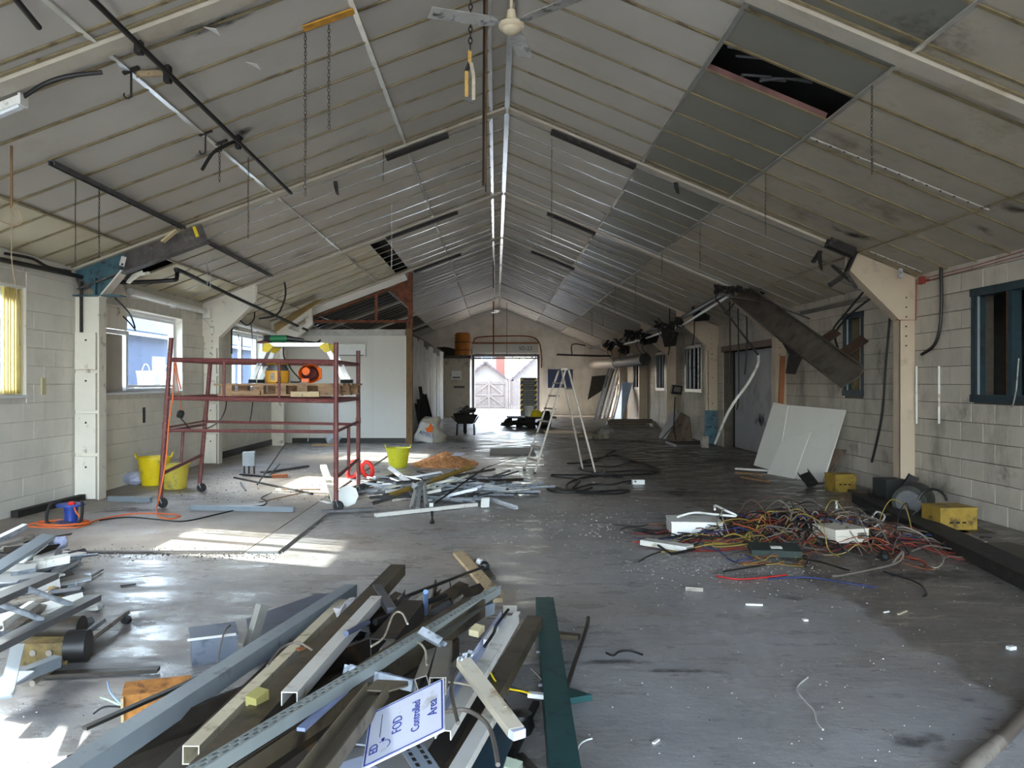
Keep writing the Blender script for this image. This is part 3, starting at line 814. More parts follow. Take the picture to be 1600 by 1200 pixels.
def stain(parent, c, u, v, su, sv, mat):
    u = Vector(u).normalized(); v = Vector(v).normalized(); w = u.cross(v)
    me = bpy.data.meshes.new('stain'); h = 0.5
    me.from_pydata([(-h*su,-h*sv,0),(h*su,-h*sv,0),(h*su,h*sv,0),(-h*su,h*sv,0)], [], [(0,1,2,3)]); me.materials.append(mat)
    o = bpy.data.objects.new('stain', me); COL.objects.link(o); o.parent = parent
    o.matrix_parent_inverse = Matrix.Translation(-rootloc(parent))
    m = Matrix((u, v, w)).transposed().to_4x4(); m.translation = Vector(c); o.matrix_basis = m
    return o
UL = Vector((1,0,SL)).normalized(); UR = Vector((1,0,-SR)).normalized(); YV = Vector((0,1,0)); ZV = Vector((0,0,1)); XV = Vector((1,0,0))
def cstain(px, py, su, sv, mat, d=0.006):
    p = CH(px, py); stain(ceiling, p - Vector((0,0,d)), UL if p.x < RX else UR, YV, su, sv, mat)

# ================================================================== OUTSIDE
FEN = M('weathered_fence', (88,82,78), 0.85, var=0.12, scale=8, rand=0.08)
gt = thing('timber_gate', (-0.35, 47.5, 0), 'weathered timber double gate with diagonal braces beyond the shutter', 'gate')
gy = 47.5
def gx(px): return (px-VX)*gy/F
for i in range(22):
    x = gx(740) + i*(gx(790)-gx(740))/22
    s = MB(); s.box((x+0.004, gy, 0.06), (x+0.088, gy+0.02, 1.66+ru(-0.01,0.02))); s.build('board', FEN, gt)
for z in (0.12, 0.83, 1.52):
    s = MB(); s.box((gx(740), gy-0.05, z), (gx(790), gy, z+0.11)); s.build('rail', FEN, gt)
for a, b in (((740,0.2),(763,0.85)), ((740,0.9),(763,1.55)), ((765,0.85),(787,0.2)), ((765,1.55),(787,0.9))):
    s = MB(); s.bar((gx(a[0]), gy-0.06, a[1]), (gx(b[0]), gy-0.06, b[1]), 0.03, 0.1, up=(0,0,1)); s.build('brace', FEN, gt)
for px in (764, 791):
    s = MB(); s.box((gx(px)-0.07, gy-0.07, 0), (gx(px)+0.07, gy+0.05, 1.8)); s.build('post', FEN, gt)
fn = thing('timber_fence', (2, 47.6, 0), 'pale close boarded fence to the right of the gate', 'fence')
for i in range(60):
    x = gx(793) + i*0.13
    s = MB(); s.box((x, 47.6, 0.02), (x+0.122, 47.62, 1.72+ru(-0.02,0.02))); s.build('board', FEN, fn)
fn2 = thing('timber_fence', (-5, 47.6, 0), 'pale close boarded fence to the left of the gate', 'fence')
for i in range(60):
    x = gx(738) - i*0.13
    s = MB(); s.box((x-0.122, 47.6, 0.02), (x, 47.62, 1.72)); s.build('board', FEN, fn2)
HW = M('render_white_wall', (108,104,100), 0.9, var=0.03); RT = M('roof_tile_grey', (70,62,64), 0.9, var=0.15, scale=5); BRK = M('brick_red', (104,60,50), 0.9, var=0.2, scale=6)
def house(name, label, x0, x1, y, d, zw, zr, ridge_along_y=True):
    t = thing(name, ((x0+x1)/2, y, -0.02), label, 'building')
    s = MB(); s.box((x0, y, -0.02), (x1, y+d, zw)); xm = (x0+x1)/2
    s.add([(x0,y,zw),(x1,y,zw),(xm,y,zr),(x0,y+d,zw),(x1,y+d,zw),(xm,y+d,zr)], [(0,1,2),(5,4,3)]); s.build('wall', HW, t)
    for a, b in (((x0-0.3, zw-0.2), (xm, zr+0.08)), ((xm, zr+0.08), (x1+0.3, zw-0.2))):
        s = MB(); s.plate([(a[0], y-0.4, a[1]), (b[0], y-0.4, b[1]), (b[0], y+d, b[1]), (a[0], y+d, a[1])], 0.12); rf = s.build('roof', RT, t)
        n = 7
        for i in range(n):
            f = (i+0.5)/n; px_ = a[0]+(b[0]-a[0])*f; pz = a[1]+(b[1]-a[1])*f
            c = MB(); c.box((px_-0.05, y-0.42, pz+0.03), (px_+0.05, y+d, pz+0.12)); c.build('tile_course', RT, rf)
    return t
h1 = house('garage', 'small white gabled garage behind the gate', -2.2, 0.7, 58, 6, 1.9, 3.0)
h2 = house('garage', 'grey roofed garage behind the fence on the right', 1.2, 6.4, 55, 9, 1.9, 4.2)
h3 = house('house', 'pale two storey house far behind the gate', -9, 0.9, 82, 8, 6.6, 9.0)
for x in (-4, -1.5):
    s = MB(); s.box((x, 81.9, 3.8), (x+1.1, 82.05, 5.2)); w_ = s.build('window', UPVC, h3)
    s = MB(); s.box((x+0.08, 81.86, 3.88), (x+1.02, 81.92, 5.12)); s.build('pane', M('dim_pane', (120,132,146), 0.2), w_)
s = MB(); s.box((0.0, 66, 0), (0.75, 66.8, 5.6)); s.box((-0.06, 65.95, 5.4), (0.81, 66.85, 5.55)); one('brick_chimney', s, BRK, 'red brick chimney stack standing behind the garages', 'chimney')
def tree(c, h, r, label, n=900):
    t = thing('tree', c, label, 'tree', 'trees beyond the yard'); c = Vector(c)
    s = MB(); s.tube([c, c+Vector((0.1,0,h*0.4)), c+Vector((0,0.1,h*0.8))], [0.22,0.16,0.06], 8); s.build('trunk', WOODD, t)
    f = MB()
    for i in range(n):
        a, b = ru(0, 6.283), ru(-1, 1); q = math.sqrt(1-b*b); rr = r*(ru(0.4,1)**0.5)*(1+0.25*math.sin(3*a+4*b))
        p = c + Vector((0,0,h*0.75)) + Vector((math.cos(a)*q, math.sin(a)*q, b*0.8))*rr
        d = Vector((ru(-1,1),ru(-1,1),ru(-1,1))).normalized(); e = d.orthogonal().normalized(); w = ru(0.10,0.2)
        f.add([p-d*w, p+e*w*0.5, p+d*w, p-e*w*0.5], [(0,1,2,3)])
    tag(f.build('foliage', M('leaves', (72,96,36), 0.7, var=0.3, scale=3), t), kind='stuff')
tree((4.2, 70, -0.02), 5.6, 2.6, 'leafy green tree above the garage roof')
tree((8.5, 62, -0.02), 5.5, 2.6, 'second green tree farther right of the garage')
# left yard: neighbouring building and barrels under the windows
nbm = M('neighbour_render', (66,74,92), 0.9, var=0.08)
nt_ = thing('outbuilding', (-13.5, 14, -0.2), 'grey sloping roofed outbuilding seen through the left windows', 'building')
s = MB(); s.box((-17, -8, -0.2), (-13, 44, 3.5)); s.build('wall', nbm, nt_)
s = MB(); s.plate([(-12.6,-8.3,3.4),(-12.6,44.3,3.4),(-17.2,44.3,6.2),(-17.2,-8.3,6.2)], 0.1); rf_ = s.build('roof', M('slate_blue', (62,70,84), 0.8, var=0.1), nt_)
s = MB(); s.tube([(-12.5,-8,3.3),(-12.5,44,3.3)], 0.06, 8); s.build('gutter', UPVC, nt_)
for i in range(9):
    y = 5 + i*4.2
    s = MB(); s.box((-13.02, y, 1.2), (-12.98, y+1.2, 2.6)); s.build('window', M('dim_pane', (120,132,146), 0.2), nt_)
for j, (px, top) in enumerate(((228, 571), (262, 574))):
    x = -6.95; y = F*x/(px-VX); 
    t = thing('water_butt', (x, y, -0.2), ('grey' if j else 'pale grey') + ' plastic barrel outside the second left window, ' + ('right' if j else 'left') + ' one', 'barrel')
    s = MB(); s.lathe([(0.26,0),(0.3,0.5),(0.3,1.1),(0.26,1.6),(0.2,1.72)], 16, Matrix.Translation((x,y,-0.2))); s.build('body', M('barrel_grey', (100,108,122), 0.5), t, smooth=True)
    t2 = thing('white_tub', (x, y, 1.52), 'white plastic tub standing on the ' + ('right' if j else 'left') + ' barrel outside the window', 'tub')
    s = MB(); s.lathe([(0.14,0),(0.17,0.28),(0.18,0.28),(0.18,0.31),(0.0,0.31)], 16, Matrix.Translation((x,y,1.52))); s.build('body', WHITEP, t2, smooth=True)
    s = MB(); s.tube(arc((x,y,1.80), 0.17, 0.3, 2.84, 8, (0,1,0)), 0.008, 5); s.build('handle', GALV, t2)

# ================================================================== SHUTTER END
sh = thing('roller_shutter', (0.48, YF-0.2, DZ), 'raised roller shutter with a pale grey housing over the far doorway', 'shutter')
s = MB(); s.box((DX0-0.1, YF-0.42, 3.05), (DX1+0.05, YF-0.02, 3.5)); s.build('housing', M('shutter_grey', (176,176,170), 0.5, var=0.05), sh)
for z in (2.82, 2.92, 3.0):
    s = MB(); s.box((DX0, YF-0.16, z-0.05), (DX1, YF-0.1, z+0.03)); s.build('slat', GREYST, sh)
for x in (DX0-0.12, DX1):
    s = MB(); s.box((x, YF-0.2, 0), (x+0.12, YF-0.04, 3.0)); s.build('guide_rail', M('guide_dark', (70,74,84), 0.5, 0.3), sh)
s = MB(); s.box((DX0-0.12, YF-0.44, 3.5), (DX1+0.1, YF-0.38, 3.58)); s.build('head_rail', RUST, sh)
lettering('SD-23', 0.26, BLACK, sh, (1.45, YF-0.425, 3.27), (1,0,0), (0,0,1))
# conduits over the shutter
def P38(px, py, y=39.2): return D(px, py, y)
wire('conduit', [P38(738,552), P38(740,534), P38(748,527), P38(790,525), P38(828,526), P38(842,535), P38(846,556), P38(846,575)], 0.035, RUST, 'rusty pipe arching over the roller shutter', 'pipe', k=4)
wire('conduit', [P38(870,554), P38(930,556), P38(965,556)], 0.05, SOOT, 'dark pipe running along the far wall right of the shutter', 'pipe', k=2)
wire('conduit', [P38(894,555), P38(894,538), P38(915,540)], 0.03, SOOT, 'short dark pipe bend on the far wall near the right corner', 'pipe', k=3)
for i, (px, a, b) in enumerate(((771,487,556), (792,490,575))):
    p_ = P38(px, a, 36); p_.z = cz(p_.x); s = MB(); s.tube([p_, P38(px, b, 36)], 0.035 if i == 0 else 0.012, 6); one('hanging_rod', s, RUST if i == 0 else SOOT, ('rusty pole' if i == 0 else 'thin wire') + ' hanging in front of the far shutter', 'rod')
dh = thing('wall_hatch', (3.0, YF-0.06, 1.2), 'dark blue panel set in a white board on the far wall', 'panel')
s = MB(); s.box((2.3, YF-0.07, 0.02), (4.1, YF-0.005, 2.45)); s.build('white_door', FB, dh)
s = MB(); a = P38(856,577,YF-0.07); b = P38(895,606,YF-0.07); s.box((a.x, YF-0.1, b.z), (b.x, YF-0.07, a.z)); s.build('blue_panel', DKBLUE, dh)
s = MB(); s.box((a.x-0.06, YF-0.09, b.z-0.06), (b.x+0.06, YF-0.07, b.z)); s.box((a.x-0.06, YF-0.09, a.z), (b.x+0.06, YF-0.07, a.z+0.06)); s.box((a.x-0.06, YF-0.09, b.z), (a.x, YF-0.07, a.z)); s.box((b.x, YF-0.09, b.z), (b.x+0.06, YF-0.07, a.z)); s.build('frame', FB, dh)
# wood-effect cylinder on the cubicle
cx = D(723, 550, 37.5)
t = thing('storage_cylinder', (cx.x, 37.5, 2.86), 'orange brown water cylinder standing on the cubicle roof', 'cylinder')
s = MB(); s.lathe([(0.0,0),(0.36,0.0),(0.36,1.0),(0.3,1.08),(0,1.1)], 18, Matrix.Translation((cx.x,37.5,2.86)), cap=False); s.build('body', M('copper_lagging', (176,112,44), 0.45, 0.2, var=0.25, scale=4), t, smooth=True)
for z in (0.25, 0.62):
    s = MB(); s.lathe([(0.365,0),(0.37,0.0),(0.37,0.03),(0.365,0.03)], 18, Matrix.Translation((cx.x,37.5,2.86+z))); s.build('band', SOOT, t)
for i in range(3):
    p = D(690+i*6, 535+i*4, 37.6)
    s = MB(); s.rbox((p.x, p.y, 3.05), (0.5,0.6,0.36), 0.3*i, 0.1, 0.2); one('charred_box', s, SOOT, 'charred boxy lump %s on the dark cubicle roof' % ('at the left', 'in the middle', 'at the right')[i], 'box')
# slatted barrier with hazard edges
bx0, bx1 = D(813,600,38.9).x, D(839,600,38.9).x
t = thing('louvred_barrier', ((bx0+bx1)/2, 38.9, 0), 'grey louvred panel with black and yellow striped edges by the doorway', 'panel')
s = MB(); s.box((bx0, 38.88, 0), (bx1, 38.93, 1.84)); s.build('back', M('barrier_dark', (66,70,72), 0.5), t)
for i in range(14):
    z = 0.25 + i*0.11
    s = MB(); s.rbox(((bx0+bx1)/2, 38.85, z), (bx1-bx0-0.3, 0.02, 0.08), 0, -0.5); s.build('slat', M('barrier_grey', (128,134,136), 0.4, 0.3), t)
for x in (bx0+0.06, bx1-0.06):
    for i in range(14):
        s = MB(); z = 0.1+i*0.12
        s.plate([(x-0.06,38.86,z),(x+0.06,38.86,z+0.07),(x+0.06,38.86,z+0.13),(x-0.06,38.86,z+0.06)], 0.01); s.build('stripe', YELLOW if i % 2 else BLACK, t)
# dark heap with tub and hard hat
hp = G(826, 668)
hb = [('scrap_motor', 'blackened motor lump')]
for i in range(26):
    c = Vector((hp.x + ru(-0.85,0.85), hp.y + ru(-0.8,1.2), 0)); L_ = ru(0.2,0.9); a = ru(0,3.14)
    z = ru(-0.02, 0.2)*(1-abs(c.x-hp.x)/1.2)
    d = Vector((math.cos(a), math.sin(a), ru(-0.15,0.3)))*L_/2
    s = MB()
    if i % 3: s.sec(c+Vector((0,0,z+0.12))-d, c+Vector((0,0,z+0.12))+d, Cp(ru(0.06,0.14), ru(0.06,0.14), 0.02), roll=ru(0,6))
    else: s.blob(c+Vector((0,0,z+0.1)), ru(0.1,0.2), 7, 4, 0.25)
    one('scrap_lump', s, SOOT, 'blackened scrap metal piece in the dark heap in front of the doorway', 'scrap', 'blackened scrap in front of the doorway')
ft = MB(); ft.rbox((hp.x+0.1, hp.y+0.3, 0.36), (1.7, 1.2, 0.05), 0.05); one('flat_sheet', ft, SOOT, 'flat dark sheet lying across the blackened scrap heap', 'sheet')
c = D(827, 645, hp.y+0.2); s = MB(); s.lathe([(0.16,0),(0.18,0.34),(0.19,0.34),(0.19,0.38),(0.0,0.38)], 14, Matrix.Translation((c.x, c.y, 0.385))); one('white_tub', s, WHITEP, 'white plastic tub on the blackened heap near the doorway', 'tub', smooth=True)
c = D(838, 645, hp.y+0.1)
t = thing('hard_hat', (c.x, c.y, 0.385), 'bright yellow hard hat on the blackened heap near the doorway', 'helmet')
s = MB(); s.lathe([(0.22,0),(0.215,0.08),(0.18,0.17),(0.1,0.22),(0.0,0.235)], 16, Matrix.Translation((c.x,c.y,0.385))); s.build('shell', YELLOW, t, smooth=True)
s = MB(); s.lathe([(0.26,0.0),(0.27,0.012),(0.21,0.02)], 16, Matrix.Translation((c.x,c.y,0.385))); s.build('brim', YELLOW, t)
s = MB(); q = G(853, 668); s.lathe([(0.0,-0.14),(0.26,-0.14),(0.3,-0.1),(0.3,0.1),(0.26,0.14),(0.0,0.14)], 16, Matrix.Translation((q.x, q.y, 0.30)) @ Matrix.Rotation(1.57,4,'Y')); one('tyre', s, RUBBER, 'black tyre standing at the right end of the blackened heap', 'tyre', smooth=True)

# ================================================================== CEILING FITTINGS
def chain_link():
    mb = MB(); pts = []
    for i in range(8):
        a = 2*math.pi*i/8; pts.append((0.008*math.cos(a), 0, 0.016*math.sin(a)))
    mb.tube(pts, 0.0032, 4, closed=True); return mb
def chain(px, y0, y1, label, mat=SOOT, at=None, group='chains hanging from the ceiling', r=1.0):
    p = CH(px, y0) if at is None else at
    zb = EYE + (VY-y1)*p.y/F
    L_ = max(0.1, p.z - zb); n = max(3, int(L_/(0.026*r)))
    mb = MB()
    for i in range(n):
        z = p.z - 0.016 - i*0.026*r
        for k in range(2): pass
        pts = []
        for j in range(6):
            a = 2*math.pi*j/6; q = 0.0085*r*math.cos(a); h = 0.0175*r*math.sin(a)
            pts.append((p.x + (q if i % 2 else 0) + 0.002*math.sin(i*0.3), p.y + (0 if i % 2 else q), z + h))
        mb.tube(pts, 0.0036*r, 3, closed=True)
    return one('hanging_chain', mb, mat, label, 'chain', group)
CHN = M('chain_steel', (70,64,58), 0.5, 0.5, var=0.2)
chain(477, 52, 312, 'long chain hanging on the left slope, the longer of the pair', CHN, r=1.25)
chain(514, 40, 205, 'chain hanging on the left slope, the shorter of the pair', CHN, r=1.25)
for px, a, b, w in ((1362,130,281,'first'), (1196,270,367,'second'), (1094,345,424,'third'), (1034,395,450,'fourth'), (993,425,485,'fifth'), (961,445,493,'sixth'), (942,465,511,'seventh'), (925,480,526,'eighth')):
    chain(px, a, b, 'chain hanging along the grey rooflight strip, %s from the camera' % w, CHN, r=1.2 if px < 1100 else 1.0)
chain(388, 246, 372, 'thin chain hanging on the left slope beside the black pipe end', CHN)
chain(343, 236, 286, 'short chain hanging below the sooty patch on the left slope', CHN, r=1.2)
chain(155, 293, 405, 'thin chain hanging left of the grey ceiling rail', CHN)
chain(118, 280, 415, 'thin wire chain hanging farthest left by the grey ceiling rail', CHN, r=0.8)
chain(862, 215, 375, 'fine chain hanging on the right slope near the ridge', CHN)
chain(324, 396, 448, 'chain hanging over the second left window, left strand', ALUB)
chain(329, 398, 452, 'chain hanging over the second left window, right strand', ALUB)
chain(599, 232, 286, 'short rod like chain hanging at the middle of the left slope', CHN, r=0.9)
chain(612, 318, 420, 'faint chain hanging in front of the torn ceiling strip', ALUB, r=0.7)
# black pipe under the left slope
mb = MB(); mb.tube([CH(130,-15,0.1), CH(455,302,0.1)], 0.022, 8)
bp_ = one('ceiling_pipe', mb, BLACKC, 'long thin black pipe running along the left ceiling slope', 'pipe', smooth=True)
for px, py in ((217,70), (262,116), (372,222)):
    c = CH(px, py, 0.06); s = MB(); s.rbox(c, (0.05, 0.07, 0.14)); s.build('clip', SOOT, bp_)
piece('ceiling_pipe', 'T', (0.02,), BLACKC, CH(5,-25,0.1), CH(61,43,0.1), 'short black pipe end at the top left of the ceiling', 'pipe')
# tube light and its cable
A, B = CH(-70,200,0.09), CH(36,157,0.09)
t = thing('tube_light', (A+B)/2, 'white fluorescent tube light at the left edge of the ceiling', 'light fitting')
s = MB(); s.bar(A, B, 0.10, 0.06); s.build('body', WHITEP, t)
s = MB(); s.bar(A+Vector((0,0,-0.045)), B+Vector((-0.02,0,-0.045)), 0.055, 0.03); s.build('diffuser', M('diffuser', (222,226,230), 0.2), t)
s = MB(); s.rbox(B, (0.02,0.11,0.09)); s.build('end_cap', WHITEP, t)
wire('ceiling_conduit', [CH(36,152,0.06), CH(70,131,0.05), CH(108,119,0.04), CH(160,113,0.05)], 0.017, BLACKC, 'black conduit running from the tube light along the beam', 'conduit', k=5)
# grey rails
piece('ceiling_rail', 'C', (0.06,0.045,0.008), GREYST, CH(80,254,0.06), CH(287,356,0.06), 'grey channel rail under the left slope, nearer length', 'rail', roll=math.pi)
piece('ceiling_rail', 'C', (0.06,0.045,0.008), GREYST, CH(303,367,0.06), CH(424,431,0.06), 'grey channel rail under the left slope, farther length', 'rail', roll=math.pi)
# hook plates
for i, (px, y0, y1) in enumerate(((205,108,152), (321,206,240), (346,221,236))):
    c = CH(px, y0); t = thing('ceiling_hook', c, 'small black ceiling hook bracket, ' + ('by the upper sooty patch', 'by the lower sooty patch', 'beside the lower pipe clip')[i], 'hook')
    zb = EYE + (VY-y1)*c.y/F
    s = MB(); s.rbox(c - Vector((0,0,0.01)), (0.14,0.04,0.02), 0, 0, AL); s.build('plate', SOOT, t)
    s = MB(); s.tube([c, (c.x, c.y, zb)], 0.009, 6); s.build('rod', SOOT, t)
    s = MB(); s.tube(arc((c.x-0.03, c.y, zb+0.02), 0.03, 0, -3.6, 6), 0.007, 5); s.build('hook', SOOT, t)
wire('burnt_cable', [CH(378,216,0.03), CH(350,228,0.10), CH(332,240,0.14), CH(316,265,0.22)], 0.02, BLACKC, 'burnt stub of black cable below the sooty patch', 'cable')
piece('burnt_lampholder', 'B', (0.05,0.05), WOOD, CH(213,116,0.02), CH(252,114,0.02), 'scorched white strip beside the upper sooty patch', 'strip')
cstain(243, 108, 0.5, 0.36, ST_SOOT); cstain(378, 208, 0.42, 0.42, ST_SOOT); cstain(330,40,1.2,0.3,ST_SOOT); cstain(320,240,0.6,0.35,ST_SOOT)
cstain(80,100,1.6,0.4,ST_BROWN); cstain(510,25,0.7,0.12,ST_BROWN)
cstain(1330,365,0.9,0.5,ST_SOOT); cstain(1120,440,0.8,0.7,ST_SOOT); cstain(1380,330,1.5,1.2,ST_BROWN); cstain(1540,360,0.5,0.3,ST_SOOT); cstain(1450,60,1.2,1.0,ST_MOULD); cstain(1330,230,1.2,1.2,ST_BROWN)
cstain(1250,330,1.2,0.9,ST_BROWN); cstain(230,390,1.0,0.8,ST_SOOT); cstain(470,400,1.2,1.2,ST_BROWN); cstain(1580,325,0.5,0.35,ST_MOULD); cstain(1585,325,0.45,0.3,ST_SOOT); cstain(720,260,0.9,0.4,ST_DUST)
# orange burnt gap strip by the top batten
piece('scorched_strip', 'B', (0.10,0.012), M('scorched_orange', (206,150,50), 0.6, var=0.3, scale=9), CH(474,45,0.01), CH(553,17,0.01), 'scorched orange edge of a loose ceiling board at the top', 'strip')
for i, (px, py) in enumerate(((395,97), (330,42))):
    c = CH(px, py, 0.03); s = MB(); s.plate([c+Vector((-0.06,0,0)), c+Vector((0.05,-0.03,-0.03)), c+Vector((0.06,0.05,-0.05)), c+Vector((-0.01,0.05,-0.01))], 0.008); one('torn_flap', s, PAPER, 'torn white flap hanging from the left slope, ' + ('lower one', 'upper one')[i], 'flap')
# vertical cables near the ridge
piece('drop_pipe', 'T', (0.011,), BLACKC, (-0.105, 7.2, 5.2), D(755, 290, 7.2), 'black cable dropping from the ridge beside the ceiling fan', 'cable')
piece('drop_pipe', 'T', (0.012,), WOODD, (-0.085, 7.25, 5.2), D(757.5, 286, 7.25), 'buff cable dropping from the ridge beside the ceiling fan', 'cable')
piece('drop_pipe', 'T', (0.009,), BLACKC, D(760,128,9.6), D(759,300,9.6), 'thin black cable dropping behind the buff one near the ridge', 'cable')
piece('drop_pipe', 'T', (0.02,), SOOT, D(771,330,24), D(771,450,24), 'thin dark rod hanging far back near the ridge', 'rod')
# yellow stirrup on a chain
c = D(734, 160, 7.0)
def S(px, py): return D(px, py, 7.0)
chain(735, -20, 84, 'heavy dark chain carrying the yellow stirrup', SOOT, at=Vector((S(735,0).x, 7.0, 5.15)), r=1.9)
t = thing('lifting_stirrup', c, 'worn yellow lifting stirrup hanging from a dark chain near the fan', 'stirrup')
YW = M('worn_yellow', (206,168,84), 0.6, var=0.25, scale=20, dirt=(90,78,60), damt=0.3, dscale=20)
s = MB(); s.bar(S(734,80), S(734,100), 0.03, 0.03); s.build('shank', YW, t)
s = MB(); s.bar(S(734,99), S(728,113), 0.03, 0.035); s.build('shoulder', SOOT, t)
s = MB(); s.bar(S(736,99), S(740,119), 0.03, 0.035); s.build('shoulder', M('worn_white', (190,180,160), 0.6, var=0.3, scale=20), t)
s = MB(); s.bar(S(729,112), S(729,152), 0.03, 0.035); s.build('side_bar', YW, t)
s = MB(); s.bar(S(740,119), S(740,157), 0.03, 0.035); s.build('side_bar', MATS['worn_white'], t)
s = MB(); s.bar(S(727,152), S(741,158), 0.02, 0.045); s.build('cross_bar', GREYST, t)
# ceiling fans
def fan(c, label, rot=0.0, R_=0.68):
    c = Vector(c); t = thing('ceiling_fan', c, label, 'fan')
    FN = M('fan_cream', (222,208,178), 0.4, var=0.05); BL = M('fan_blade', (196,196,192), 0.35, 0.3, var=0.15, scale=6, dirt=(70,68,66), damt=0.3, dscale=8)
    s = MB(); s.lathe([(0.0,-0.085),(0.05,-0.08),(0.085,-0.05),(0.088,-0.04),(0.11,-0.03),(0.11,0.005),(0.085,0.02),(0.0,0.02)], 20, Matrix.Translation(c), cap=False); s.build('motor_housing', FN, t, smooth=True)
    s = MB(); s.lathe([(0.05,0.02),(0.036,0.12),(0.02,0.13)], 14, Matrix.Translation(c)); s.build('upper_cup', FN, t, smooth=True)
    s = MB(); s.tube([c+Vector((0,0,0.1)), (c.x, c.y, cz(c.x)+0.02)], 0.014, 8); s.build('down_rod', FN, t)
    for i in range(3):
        a = rot + i*2*math.pi/3; d = Vector((math.cos(a), math.sin(a), 0)); e = Vector((-math.sin(a), math.cos(a), 0)); u = ZV
        s = MB(); tw = e*math.cos(0.16)+u*math.sin(0.16)
        s.plate([c+d*0.14-tw*0.05, c+d*0.22-tw*0.075, c+d*R_-tw*0.08, c+d*R_+tw*0.08, c+d*0.22+tw*0.075, c+d*0.14+tw*0.05], 0.006); b = s.build('blade', BL, t)
        s = MB(); s.bar(c+d*0.09, c+d*0.2, 0.04, 0.008); s.build('blade_arm', GALV, b)
fan(D(799, 38, 6.9), 'white three bladed ceiling fan near the top of the picture', rot=1.36, R_=0.72)
fan(D(783, 487, 33.5), 'distant white ceiling fan below the far end of the ridge', rot=0.1)
s = MB(); c = D(783,460,33); s.bar(D(770,452,33), D(797,452,33), 0.05, 0.05); s.bar(D(770,452,33), D(783,443,33), 0.05, 0.05); s.bar(D(797,452,33), D(783,443,33), 0.05, 0.05); one('ridge_brace', s, SOOT, 'small dark triangular brace under the far end of the ridge', 'brace')
# dark strips standing in for the shaded slots at the open casing ends
for side, k, xa, xb, lab in (('L',1,-0.65,-1.5,'left slope above the chains'), ('R',1,0.75,1.9,'right slope by the ridge'), ('L',2,-0.75,-2.15,'left slope, second rafter'), ('R',2,1.0,1.95,'right slope, second rafter'), ('L',3,-0.9,-2.1,'left slope, third rafter'),('R',3,0.9,2.0,'right slope, third rafter')):
    y = fy(k); s = MB(); s.bar((xa, y+0.02, cz(xa)-0.075), (xb, y+0.02, cz(xb)-0.075), 0.14, 0.04); one('slot_shade_strip', s, SOOT, 'dark strip for the shaded casing slot on the ' + lab, 'strip')
for px, py, L_ in ((524, 283, 0.2), (1056, 285, 0.16), (1280,395,0.25)):
    c = CH(px, py, 0.05); s = MB(); s.plate([c+Vector((-0.03,0,0)), c+Vector((0.03,0,0)), c+Vector((0.05,0.01,-L_)), c+Vector((0.01,0,-L_*0.9)), c+Vector((-0.02,0,-L_*0.4))], 0.015); one('charred_bracket', s, SOOT, 'small charred bracket hanging from the %s' % ('left slope beam' if px < 800 else 'right slope beam near the rooflight' if px < 1200 else 'right slope by the haunch'), 'bracket')
# fascia exposed roof edge in the open rooflight
c = (CH(1240,118)); s = MB(); s.bar((1.98, fy(0)+1.47, cz(1.98)+0.03), (3.13, fy(0)+1.47, cz(3.13)+0.03), 0.03, 0.06); s.build('exposed_purlin', M('pinkish_timber', (128,92,86), 0.8, var=0.2), ceiling)
for i in range(5):
    a = Vector((ru(2.1,3.0), fy(0)+ru(0.95,1.4), 0)); a.z = cz(a.x)+ru(0.06,0.2); s = MB(); s.tube(spline([a, a+Vector((ru(-0.3,0.3),ru(-0.1,0.1),ru(-0.05,0.08))), a+Vector((ru(-0.5,0.5),0.1,0.05))],4), 0.012, 5); s.build('roof_cable', GREYST, ceiling)
# sprinkler style strip with holes on the right boards
for i, (a, b, lab) in enumerate((((1266,215),(1545,328),'nearer'), ((1360,393),(1440,425),'lower'))):
    t = thing('perforated_strip', CH(*a), 'white perforated metal strip on the right ceiling slope, %s one' % lab, 'strip')
    A, B = CH(a[0],a[1],0.012), CH(b[0],b[1],0.012)
    s = MB(); s.bar(A, B, 0.03, 0.006); s.build('strip', WHITEM, t)
    n = 13 if i == 0 else 5
    for j in range(n):
        p = A + (B-A)*((j+0.5)/n); s = MB(); s.rbox(p-Vector((0,0,0.005)), (0.02,0.02,0.006), 0, 0, AR); s.build('hole', BLACK, t)

# ================================================================== RUSTY TRUSS OVER THE PARTITION
TY = 20.55
t = thing('roof_truss', (-3.9, TY, 3.1), 'rusty steel truss above the white partition', 'truss')
RU = M('rusty_truss', (122,70,46), 0.75, var=0.3, scale=8, dirt=(66,44,34), damt=0.4, dscale=6)
xa, xb = -4.9, -2.2
s = MB(); s.sec((xa, TY, PZ+0.12), (xb, TY, PZ+0.12), Lp(0.07,0.07,0.01)); s.build('bottom_chord', RU, t)
s = MB(); s.sec((xa, TY, cz(xa)-0.3), (xb-0.05, TY, cz(xb)-0.32), Lp(0.06,0.06,0.01)); s.build('top_chord', RU, t)
s = MB(); s.bar((xb, TY, PZ), (xb, TY, cz(xb)-0.05), 0.12, 0.12); s.build('end_post', RU, t)
s = MB(); x = D(588,480,TY).x; s.bar((x, TY, PZ+0.12), (x, TY, cz(x)-0.3), 0.07, 0.07); s.build('mid_post', RU, t)
s = MB(); s.plate([(xb-0.05,TY-0.02,cz(xb)-0.2),(xb-0.55,TY-0.02,cz(xb-0.55)-0.25),(xb-0.05,TY-0.02,cz(xb)-0.95)], 0.02); s.build('gusset', RU, t)
s = MB(); s.bar((XL+0.3, fy(3)+0.02, cz(XL+0.3)-0.11), (-2.3, fy(3)+0.02, cz(-2.3)-0.11), 0.03, 0.2); one('edge_board', s, BOARDW, 'long white edge board closing the yellowed ceiling above the partition', 'board')
